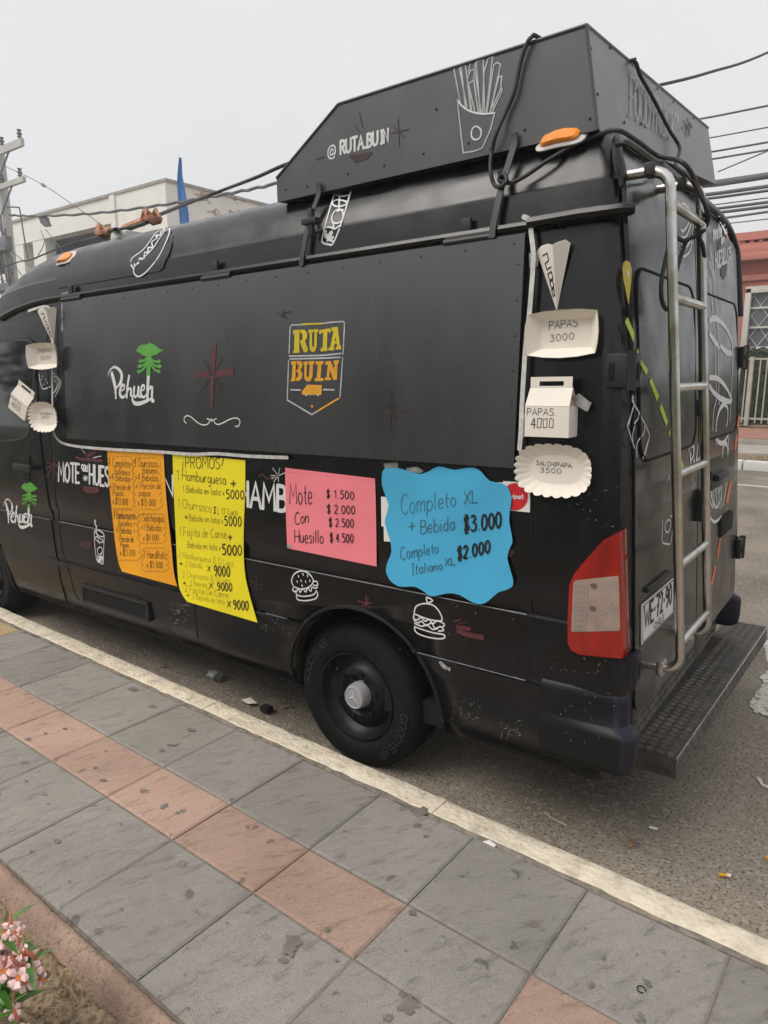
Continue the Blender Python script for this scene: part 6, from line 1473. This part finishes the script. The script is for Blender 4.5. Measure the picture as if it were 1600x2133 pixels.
for k, (px, py) in enumerate(((330, 1388), (130, 1288), (500, 1340), (585, 1475), (180, 1305), (225, 1330), (1310, 1765))):
    b = MB(); c = gp(px, py, .004); a = rl.uniform(0, 6); blade(b, c, c + V((.05 * cos(a), .05 * sin(a), .012)), .014, V((0, 0, 1)), 'dryleaf'); litter('dry_leaf', b, ('brown dry leaf in the gutter between the cup and the kerb', 'brown dry leaf in the gutter under the cab door', 'brown dry leaf under the van below the yellow sign', 'brown dry leaf beside the dark stone', 'brown dry leaf in the gutter below the cab step', 'brown dry leaf in the gutter under the side grille', 'dry leaf on the open asphalt behind the bumper')[k], 'leaf', 'dry leaves in the gutter')
b = MB(); R = PV.hit(1336, 2062); b.tube([R + V((.011 * cos(k * pi / 8), .011 * sin(k * pi / 8), .002)) for k in range(15)], .0016, 'gap', 6); litter('hair_tie', b, 'small dark ring lying on a grey tile', 'ring')
b = MB(); R = [PV.hit(*p) for p in ((1006, 1752), (1020, 1750), (1034, 1760), (1028, 1766), (1012, 1760))]; b.poly(R, 'whitecard', .002, V((0, 0, 1))); litter('paint_flake', b, 'pale paint flake beside the kerb joint', 'flake')

# ================================================================== ACROSS THE STREET
b = MB()
for i in range(90):
    x = -60 + i * 1.0
    if x > 30: break
    b.bbox((x + .01, 12.9, ROAD - .05), (x + .99, 13.12, 0), .02, 'farkerb')
o = b.build('far_kerb', None, 30); o['kind'] = 'structure'
b = MB(); R = []
rg = random.Random(14)
for j in range(10): R.append([V((-12 + .25 * i, 13.12 + .115 * j, -.02 + rg.uniform(-.02, .03))) for i in range(120)])
b.grid(R, 'soil'); o = b.build('verge', None, 60); o['kind'] = 'structure'
b = MB()
for _ in range(500):
    x, y = rg.uniform(-4, 8), rg.uniform(13.2, 14.1); a = rg.uniform(0, 6.3); l_ = rg.uniform(.04, .14); b.tube([(x, y, 0), (x + .5 * l_ * cos(a), y + .5 * l_ * sin(a), l_ * .5), (x + l_ * cos(a), y + l_ * sin(a), l_ * .45)], [.004, .003, .001], 'straw', 4)
o = b.build('verge_grass', None, 60, fix=False); o['kind'] = 'stuff'; tag(o, 'dry grass along the verge across the street', 'dry grass')
b = MB(); b.box((-60, 14.2, -.1), (30, 16.1, .02), 'concrete'); o = b.build('far_path', None, smooth=False); o['kind'] = 'structure'
b = MB(); b.box((-12, 16.1, -.1), (14, 19.5, .165), 'redpave'); b.box((-12, 16.07, -.1), (14, 16.099, .15), 'concrete'); o = b.build('far_pavement', None, smooth=False); o['kind'] = 'structure'
b = MB(); R = []
for j in range(8): R.append([V((-12 + .25 * i, 19.45 + .2 * j, .19 + rg.uniform(-.01, .04))) for i in range(104)])
b.grid(R, 'soil'); o = b.build('flower_bed', None, 60); o['kind'] = 'structure'
FY = 19.9
fence = empty('iron_fence', (0, FY, .2)); tag(fence, 'pale iron bar fence in front of the clipped hedge', 'fence')
zt_ = wpl(1570, 748, 1, FY).z - .2; zb2 = wpl(1570, 874, 1, FY).z - .2
fb = MB(); fb.box((-9, -.02, zt_ - .02), (9, .02, zt_ + .03), 'fence'); fb.box((-9, -.02, zb2), (9, .02, zb2 + .05), 'fence'); fb.build('rail', fence, 30)
fb = MB()
for i in range(110): x = -9 + i * .165; fb.box((x - .016, -.016, zb2 - .1), (x + .016, .016, zt_ - .02), 'fence')
fb.build('bars', fence, 30)['kind'] = 'stuff'
for x in (-9, -4.5, -.3, 4.5, 9): fb = MB(); fb.box((x - .05, -.05, -.1), (x + .05, .05, zt_ + .06), 'fence'); fb.build('post', fence, 30)
hz = wpl(1570, 726, 1, 20.4).z
b = MB()
b.box((-9, 20.25, .2), (9, 20.75, hz - .12), 'leafdark')
rh = random.Random(17)
for _ in range(15000):
    x = rh.uniform(-5, 4.5); u = rh.random()
    if u < .72: y, z = 20.22 + rh.gauss(0, .05), rh.uniform(.25, hz)
    else: y, z = rh.uniform(20.2, 20.8), hz - .10 + rh.gauss(0, .05)
    a, e_ = rh.uniform(0, 6.3), rh.uniform(-1.2, 1.2); s_ = rh.uniform(.035, .07); u1 = V((cos(a) * cos(e_), sin(a) * cos(e_), sin(e_))); v1 = u1.orthogonal().normalized().lerp(u1.cross(u1.orthogonal()).normalized(), rh.random()).normalized()
    c = V((x, y, z)); b.add([c - u1 * s_, c + v1 * s_ * .45, c + u1 * s_, c - v1 * s_ * .45], [(0, 1, 2, 3)], 'leafdark')
o = b.build('hedge', None, smooth=False, fix=False); rebase(o); tag(o, 'clipped dark green hedge behind the iron bar fence', 'hedge')
HY = 22.4
hw = lambda px, py, y=HY: wpl(px, py, 1, y)
house = empty('red_house', (0, HY, .15)); tag(house, 'red painted house with balustrade parapet behind the hedge', 'house')
zc0, zc1 = hw(1570, 545).z - .15, hw(1570, 522).z - .15; zp = hw(1570, 483).z - .15; zwt, zwb = hw(1575, 600).z - .15, hw(1575, 722).z - .15
xw0 = hw(1550, 650).x; xw1 = xw0 + 2.3
hb = MB()
hb.box((-9, 0, 0), (xw0 - .0, .3, zc0), 'redwall'); hb.box((xw1, 0, 0), (2.2, .3, zc0), 'redwall'); hb.box((xw0, 0, 0), (xw1, .3, zwb), 'redwall'); hb.box((xw0, 0, zwt + .05), (xw1, .3, zc0), 'redwall')
hb.box((-9, .3, 0), (2.2, 8, zc0), 'redwall'); hb.build('wall', house, 30)
hb = MB(); hb.bbox((-9.2, -.42, zc0), (2.35, .3, zc0 + .22), .04, 'redtrim'); hb.bbox((-9.2, -.28, zc0 + .22), (2.35, .3, zc1 + .12), .04, 'redtrim'); hb.bbox((-9.1, -.10, zc0 - .55), (2.25, .0, zc0 - .38), .03, 'redtrim'); hb.build('cornice', house, 30)
hb = MB(); hb.box((-9, -.05, zc1 + .12), (2.2, .12, zc1 + .22), 'redtrim'); hb.box((-9, -.08, zp - .22), (2.2, .16, zp), 'redtrim')
for k in range(-4, 1): hb.box((k * 2.1 - .42 + .3, -.06, zc1 + .2), (k * 2.1 + .42 + .3, .14, zp - .2), 'redtrim')
hb.build('parapet', house, 30)
hb = MB(); hp_ = zp - zc1 - .42
for i in range(46):
    x = -9 + .24 * i
    hb.lathe([(zc1 + .2 + hp_ * t, r) for t, r in ((0, .075), (.08, .05), (.2, .07), (.38, .088), (.6, .06), (.8, .04), (.92, .06), (1, .075))], (x, .02, 0), 'z', 10, 'redtrim')
hb.box((-9, .14, zc1 + .1), (2.2, .2, zp - .1), 'bdark'); hb.build('balusters', house, 40)['kind'] = 'stuff'
wn = empty('window', (0, 0, 0)); wn.parent = house
wn['label'] = 'white framed window with lattice bars'
hb = MB()
for xa, xb, za, zb_ in ((xw0, xw0 + .16, zwb, zwt), (xw1 - .16, xw1, zwb, zwt), (xw0, xw1, zwt - .14, zwt + .05), (xw0 - .08, xw1 + .08, zwb - .14, zwb), (xw0 + .95, xw0 + 1.15, zwb, zwt)): hb.bbox((xa, -.06, za), (xb, .12, zb_), .015, 'winwhite')
for k in (1, 2): hb.box((xw0, .06, zwb + (zwt - zwb) * k / 3 - .03), (xw1, .11, zwb + (zwt - zwb) * k / 3 + .03), 'winwhite')
hb.build('frame', wn, 30)
hb = MB(); hb.box((xw0, .14, zwb), (xw1, .16, zwt), 'winglass'); hb.build('pane', wn, 30)
hb = MB()
for k in range(-6, 9):
    xa = xw0 + k * .42
    for sg_ in (1, -1):
        p, q = V((xa, .10, zwb)), V((xa + sg_ * (zwt - zwb) * .7, .10, zwt))
        ts = sorted(t for t in (((xw0 + .1) - p.x) / (q.x - p.x), ((xw1 - .1) - p.x) / (q.x - p.x))); t0, t1 = max(0, ts[0]), min(1, ts[1])
        if t1 > t0: hb.tube([p.lerp(q, t0), p.lerp(q, t1)], .011, 'winwhite', 5)
hb.build('lattice', wn, 40)

# white two-storey building at the left
BY = 18.0
bw = lambda px, py: wpl(px, py, 1, BY)
cx_ = bw(345, 378).x; zt2 = bw(345, 378).z
bld = empty('white_building', (cx_, BY, 0)); tag(bld, 'white two storey corner building with deep porch behind the cab', 'building')
lx = lambda px, py: bw(px, py).x - cx_
zf = (bw(241, 469).z + bw(100, 490).z) / 2
pil = lx(241, 440)
hb = MB()
hb.box((-40, 0, zf), (pil, .6, zt2), 'bwhite'); hb.box((pil, -.03, 0), (0, .6, zt2), 'bwhite'); hb.box((-40, .6, zf - .0), (-.3, 20, zt2 - .3), 'bwhite')
hb.build('wall', bld, 30)
hb = MB(); hb.box((-.3, .6, 0), (0, 20, zt2), 'brickwall'); hb.build('side_wall', bld, 30)
hb = MB(); hb.box((-40, -.08, zt2), (.08, .7, zt2 + .12), 'concrete'); hb.box((-.38, .7, zt2), (.08, 20, zt2 + .12), 'concrete'); hb.build('parapet_cap', bld, 30)
hb = MB(); hb.box((-40, 4.4, 0), (-.3, 4.6, zf), 'bdark'); hb.box((-40, .62, zf - .02), (-.31, 4.4, zf - .0), 'bdark'); hb.build('porch_wall', bld, 30)
for pa, pb in (((72, 98), 0), ((20, 52), 0)):
    hb = MB(); xa, xb = lx(pa[0], 560), lx(pa[1], 560); hb.box((xa, .02, 0), (xb, .58, zf), 'bwhite'); hb.build('column', bld, 30)
hb = MB(); hb.box((pil - .28, -.12, 0), (pil + .10, 0, zt2), 'bwhite'); hb.build('pilaster', bld, 30)
hb = MB(); xa = lx(-200, 560); hb.box((-30, .5, 2.2), (lx(62, 560), .9, zf - 1.2), 'bwhite'); hb.box((-14.6, .42, 4.6), (-13.6, .5, 6.4), 'winwhite'); hb.build('lower_wall', bld, 30)
# lit wall lamp
p = wpl(8, 642, 1, 15.5); b = empty('wall_lamp', p); tag(b, 'small wall lamp glowing yellow beside the cab roof', 'lamp')
mb = MB(); mb.lathe([(-.10, .10), (.10, .10), (.1, .001)], (0, 0, 0), 'z', 14, 'lampglow'); mb.build('lamp_glass', b)
mb = MB(); mb.lathe([(-.03, .12), (.03, .12)], (0, 0, 0), 'z', 14, 'polemetal'); mb.tube([(0, 0, 0), (0, .3, 0)], .03, 'polemetal'); mb.box((-3, .3, -3.2), (.55, .5, 1.6), 'bwhite'); mb.build('bracket', b)

# utility pole with transformer
PYY = 13.5
pw = lambda px, py: wpl(px, py, 1, PYY)
tp_, bt_ = pw(-2, 312), pw(42, 690)
pole = empty('utility_pole', (tp_.x, PYY, 0)); tag(pole, 'concrete utility pole with crossarms and transformer box', 'utility pole')
pl = lambda px, py: pw(px, py) - V((tp_.x, PYY, 0))
hb = MB(); hb.tube([(0, 0, -.2), (0, 0, tp_.z)], [.30, .2], 'pole', 10); hb.build('shaft', pole)
for pa, pb, th in (((-40, 312), (63, 328), .14), ((-40, 388), (66, 400), .10)):
    hb = MB(); A, B_ = pl(*pa), pl(*pb); zz = (A.z + B_.z) / 2; hb.box((A.x, -.32, zz - th), (B_.x, -.18, zz + th), 'pole'); hb.tube([(B_.x * .55, -.25, zz - .1), (.1, -.2, zz - 1.0)], .04, 'polemetal', 6); hb.build('crossarm', pole, 30)
    for px in (20, 58):
        ib = MB(); q = pl(px, pb[1]); ib.lathe([(zz + th, .03), (zz + th + .08, .1), (zz + th + .12, .05), (zz + th + .2, .11), (zz + th + .25, .05), (zz + th + .34, .09), (zz + th + .36, .02)], (q.x, -.25, 0), 'z', 10, 'polemetal'); ib.build('insulator', pole)
hb = MB(); q0, q1 = pl(-6, 482), pl(-6, 590); hb.lathe([(q1.z, .40), (q1.z + .06, .46), (q0.z - .1, .46), (q0.z, .38), (q0.z + .02, .05)], (q0.x - .2, -.75, 0), 'z', 20, 'transformer'); hb.build('transformer', pole)
hb = MB(); q = pl(30, 512); hb.bbox((q.x - .55, -.6, q.z - .28), (q.x + .5, -.3, q.z + .28), .05, 'polemetal'); hb.build('junction_box', pole, 30); hb = MB(); q = pl(20, 600); hb.box((q.x - 1.2, -.5, q.z - .16), (q.x + 1.0, .3, q.z + .12), 'polemetal'); hb.build('junction_box', pole, 30)
hb = MB(); rw = random.Random(31)
for k in range(16):
    A = pl(rw.uniform(0, 34), rw.uniform(440, 520)); B_ = pl(rw.uniform(22, 52), rw.uniform(560, 690)); mdl = (A + B_) / 2 + V((rw.uniform(-.4, .9), 0, rw.uniform(-.3, .3))); A.y = mdl.y = B_.y = -.45
    hb.tube(crom([A, mdl, B_], 5), rw.choice((.016, .024, .035)), 'wire', 5)
for x in (.42, .58, .72): hb.tube([(x, -.3, 3.0), (x, -.3, 6.3)], .06, 'pole', 8)
hb.tube(crom([pl(2, 440), pl(14, 432), pl(36, 432), pl(41, 437), pl(48, 480), pl(58, 540)], 4), .03, 'wire', 5)
hb.build('pole_cables', pole, 60)
# wires
WG = 'overhead wires'
def wire(pts, r, label, grp=WG, wob=0):
    mb = MB(); P = crom(pts, 10)
    if wob: P = [p + V((0, wob * sin(i * 2.1), wob * cos(i * 2.1))) for i, p in enumerate(P)]
    mb.tube(P, r, 'wire', 6); o_ = mb.build('overhead_wire', None, 60); rebase(o_); tag(o_, label, 'wire', grp); return o_
def far_wire(py, z_left, r, label, slope=0, y=13.3, wob=0, x_end=40):
    R_ = wpl(1600, py, 1, y); A = V((-6.2, y, R_.z + .9)); e_ = V((x_end, y, R_.z + 2.4)); md_ = A.lerp(R_, .5) - V((0, 0, .06))
    return wire([A, md_, R_, R_.lerp(e_, .4) - V((0, 0, .5)), e_], r, label, wob=wob)
names = ['topmost thin wire right of the sign box', 'thin wire second below the roof cable, right side', 'thin wire third below the roof cable, right side', 'thin wire fourth below the roof cable, right side']
for py, zl, r, lab, wb in ((220, 8.0, .018, 'thin overhead wire, first one below the roof cable behind the sign box', 0), (265, 7.6, .012, 'hair thin overhead wire, second below the roof cable behind the sign box', 0), (296, 7.3, .018, 'thin overhead wire, third below the roof cable behind the sign box', 0), (312, 7.2, .018, 'thin overhead wire, fourth below the roof cable behind the sign box', 0),
                            (366, 6.7, .055, 'thickest overhead bundle, passing behind the sign box corner', .01), (360, 6.75, .014, 'thin wire riding on the thickest overhead bundle', 0), (388, 6.4, .035, 'thick overhead cable just below the thickest bundle', 0), (397, 6.3, .026, 'medium overhead cable, second below the thickest bundle', 0), (412, 6.1, .012, 'upper one of the fine wires over the red house', 0),
                            (421, 6.0, .028, 'medium dark wire over the red house parapet', 0), (430, 5.9, .03, 'lower dark wire over the red house parapet', 0), (440, 5.8, .022, 'twisted bundle low over the red house parapet', .04), (456, 5.6, .01, 'lowest fine wire over the red house parapet', 0)): far_wire(py, zl, r, lab, wob=wb)
p2 = empty('utility_pole', (-6.2, 13.34, 0)); tag(p2, 'slim concrete pole behind the sign box that carries the overhead wires', 'utility pole')
hb = MB(); hb.tube([(0, .12, -.2), (0, .12, 7.25)], [.15, .11], 'pole', 10); hb.build('shaft', p2)
hb = MB()
for z_ in (5.35, 5.9, 6.5, 7.05): hb.box((-.08, -.9, z_ - .04), (.08, .5, z_ + .02), 'pole')
hb.build('crossarm', p2)
wire([wpl(1495, 358, 1, 13.3), wpl(1600, 314, 1, 13.3), wpl(1800, 230, 1, 13.3)], .012, 'fine service wire rising steeply across the others beside the sign box')
wire([pl(16, 345) + V((tp_.x, PYY - .3, 0)), wpl(85, 382, 1, 13.2), wpl(160, 432, 1, 13.2), wpl(250, 495, 1, 13.2), wpl(300, 530, 1, 13.2)], .014, 'fine guy wire slanting down from the pole head')
b = MB(); c = wpl(88, 384, 1, 13.2); d_ = (wpl(92, 387, 1, 13.2) - c); b.tube([c - d_ * .7, c, c + d_, c + d_ * 1.8], [.01, .06, .06, .01], 'polemetal', 8); o = b.build('wire_insulator', None); rebase(o); tag(o, 'small egg insulator on the slanting guy wire', 'insulator')
wire([pw(20, 448), wpl(80, 450, 1, 13.3), wpl(200, 444, 1, 13.3), wpl(330, 428, 1, 13.3), wpl(450, 408, 1, 13.3), wpl(560, 386, 1, 13.3), wpl(700, 350, 1, 13.3), V((-6.2, 13.4, 6.55))], .045, 'twisted overhead cable crossing in front of the white building', wob=.02)
for k, (a_, b_, c__) in enumerate((((20, 520), (70, 560), (150, 620)), ((20, 540), (60, 590), (110, 640)), ((-10, 580), (40, 588), (75, 575)), ((-10, 600), (40, 596), (70, 604)), ((85, 480), (92, 505), (75, 540)), ((95, 478), (120, 510), (140, 540)))):
    wire([wpl(*a_, 1, 13.4), wpl(*b_, 1, 13.3), wpl(*c__, 1, 13.2)], .016, ('longer drooping service wire by the porch column', 'steeper drooping service wire by the porch column', 'slack wire leaving the pole at half height', 'lower slack wire leaving the pole at half height', 'thin thread hanging from the dark cloth on the cable', 'thin wire slanting down behind the dark cloth')[k])
b = MB(); q = [wpl(x, y, 1, 13.3) for x, y in ((80, 452), (95, 451), (98, 462), (102, 470), (92, 472), (84, 464))]; b.poly(q, 'wire', .12, V((0, -1, 0))); o = b.build('hanging_cloth', None); rebase(o); tag(o, 'dark cloth caught on the twisted overhead cable', 'cloth')
# the truck's power cable tied along the roof
def rz(px, py, z, dy=0): return MV @ V(vpl(px, py, (0, 0, 1), z))
b = MB()
Pm = [wfar(-260, 640, 22), wfar(0, 557, 14), wfar(60, 542, 11.5), wfar(130, 514, 10), wfar(200, 494, 8.7), rz(232, 480, 2.76), rz(252, 478, 2.76), rz(300, 466, 2.77), rz(325, 450, 2.82), wfar(440, 405, 5.9), wfar(530, 371, 5.2), wfar(620, 334, 4.8), wfar(800, 285, 4.6), wfar(1100, 235, 4.8), wfar(1370, 178, 5.6), wfar(1480, 150, 6.4), wfar(1600, 109, 7.6), wfar(1800, 10, 10)]
b.tube(crom(Pm, 8), .0125, 'cable', 8)
o = b.build('power_cable', None, 60); rebase(o); tag(o, 'thick black power cable with orange rags, running over the truck roof', 'cable')
for (px, py, lab, sgn) in ((216, 484, 'orange rag knotted on the roof cable above the front marker lamp', 1), (318, 455, 'orange rag knotted on the roof cable beside the flag', -1)):
    b = MB(); c = rz(px, py, 2.78); rr2 = random.Random(px)
    bm0 = bmesh.new(); bmesh.ops.create_icosphere(bm0, subdivisions=2, radius=.05)
    for v in bm0.verts: v.co = V((v.co.x * 1.2, v.co.y, v.co.z * .8)) * rr2.uniform(.7, 1.2)
    bm0.verts.index_update(); b.add([v.co + c for v in bm0.verts], [[v.index for v in f.verts] for f in bm0.faces], 'cableorange'); bm0.free()
    for k in range(4): a = rr2.uniform(0, 6.3); b.tube([c, c + V((.06 * cos(a), .05 * sin(a), .04)), c + V((.10 * cos(a), .06 * sin(a), -.01))], [.02, .014, .004], 'cableorange', 5)
    o = b.build('tied_rag', None, 60); rebase(o); tag(o, lab, 'rag', 'rags tied on the roof cable')
b = MB(); b.tube(crom([rz(255, 478, 2.775), rz(275, 470, 2.79), rz(295, 462, 2.795), rz(312, 456, 2.79)], 4), [.012] + [.026] * 11 + [.018], 'cableorange', 7); o = b.build('cloth_wrap', None); rebase(o); tag(o, 'orange cloth wrapped round the cable between the two knots', 'rag')
# blue feather flag
FYY = 13.6
b = empty('feather_flag', wpl(374, 700, 1, FYY)); b.location.z = 0; fo = b.location.copy(); tag(b, 'tall blue feather flag rising behind the truck roof', 'flag')
fw = lambda px, py: wpl(px, py, 1, FYY) - fo
mb = MB(); rows_ = []
for py, xa, xb in ((328, 374.5, 375.5), (340, 373.5, 378), (365, 372, 382), (390, 371.2, 386), (415, 371, 388.5), (440, 371, 390), (465, 372, 391.5), (540, 372, 393), (600, 372, 392)):
    row = []
    for k in range(5):
        p = fw(xa + (xb - xa) * k / 4, py); p.y += .05 * sin(k * 1.6 + py * .03); row.append((p, V((0, -1, 0))))
    rows_.append(row)
mb.slab(rows_, .01, 'flag'); mb.build('flag_cloth', b, 60)
mb = MB(); mb.tube([(fw(373, 600).x, .03, 0), fw(373.0, 420) + V((0, .03, 0)), fw(374, 329) + V((0, .03, 0))], [.03, .025, .01], 'polemetal', 7); mb.build('flag_pole', b)
# unseen trees, added behind the camera to darken what the lower paint mirrors
b = MB(); rz_ = random.Random(77)
for k in range(16):
    x = -26 + k * 3.4 + rz_.uniform(-.8, .8); y = -13 + rz_.uniform(-2, 2); h_ = rz_.uniform(3.2, 5.4)
    b.tube([(x, y, -.2), (x + .1, y, h_ * .5), (x, y + .1, h_ * .8)], [.16, .12, .05], 'bark', 7)
    for _ in range(420):
        a, u = rz_.uniform(0, 6.3), rz_.uniform(-1, 1); r = rz_.uniform(.5, 1) ** .5; c = V((x + 1.7 * r * cos(a) * math.sqrt(1 - u * u), y + 1.7 * r * sin(a) * math.sqrt(1 - u * u), h_ * .62 + h_ * .4 * u * r))
        d_ = V((rz_.gauss(0, 1), rz_.gauss(0, 1), rz_.gauss(0, 1))).normalized(); e_ = d_.orthogonal().normalized(); q_ = rz_.uniform(.18, .34)
        b.add([c - d_ * q_, c + e_ * q_ * .6, c + d_ * q_, c - e_ * q_ * .6], [(0, 1, 2, 3)], 'leafdark')
M['bark'] = mat('bark', (.12, .09, .065), .9)
o = b.build('added_treeline', None, 60, fix=False, smooth=False); o['kind'] = 'stuff'; tag(o, 'unseen row of dark leafy trees added opposite the truck for its reflections', 'trees')
# thin fog volume that also stands in for lens veil
hm = bpy.data.materials.new('haze_air'); hm.use_nodes = True; hn = hm.node_tree; hn.nodes.clear()
pv = hn.nodes.new('ShaderNodeVolumePrincipled'); pv.inputs['Color'].default_value = (.93, .95, .97, 1); pv.inputs['Density'].default_value = .0034; pv.inputs['Anisotropy'].default_value = .2
ho = hn.nodes.new('ShaderNodeOutputMaterial'); hn.links.new(pv.outputs[0], ho.inputs['Volume']); M['haze'] = hm
b = MB(); b.box((-160, -160, -1.3), (160, 160, 15), 'haze'); o = b.build('haze', None, smooth=False); o['kind'] = 'stuff'; tag(o, 'thin grey mist in the street air, doubling as lens veil', 'haze')
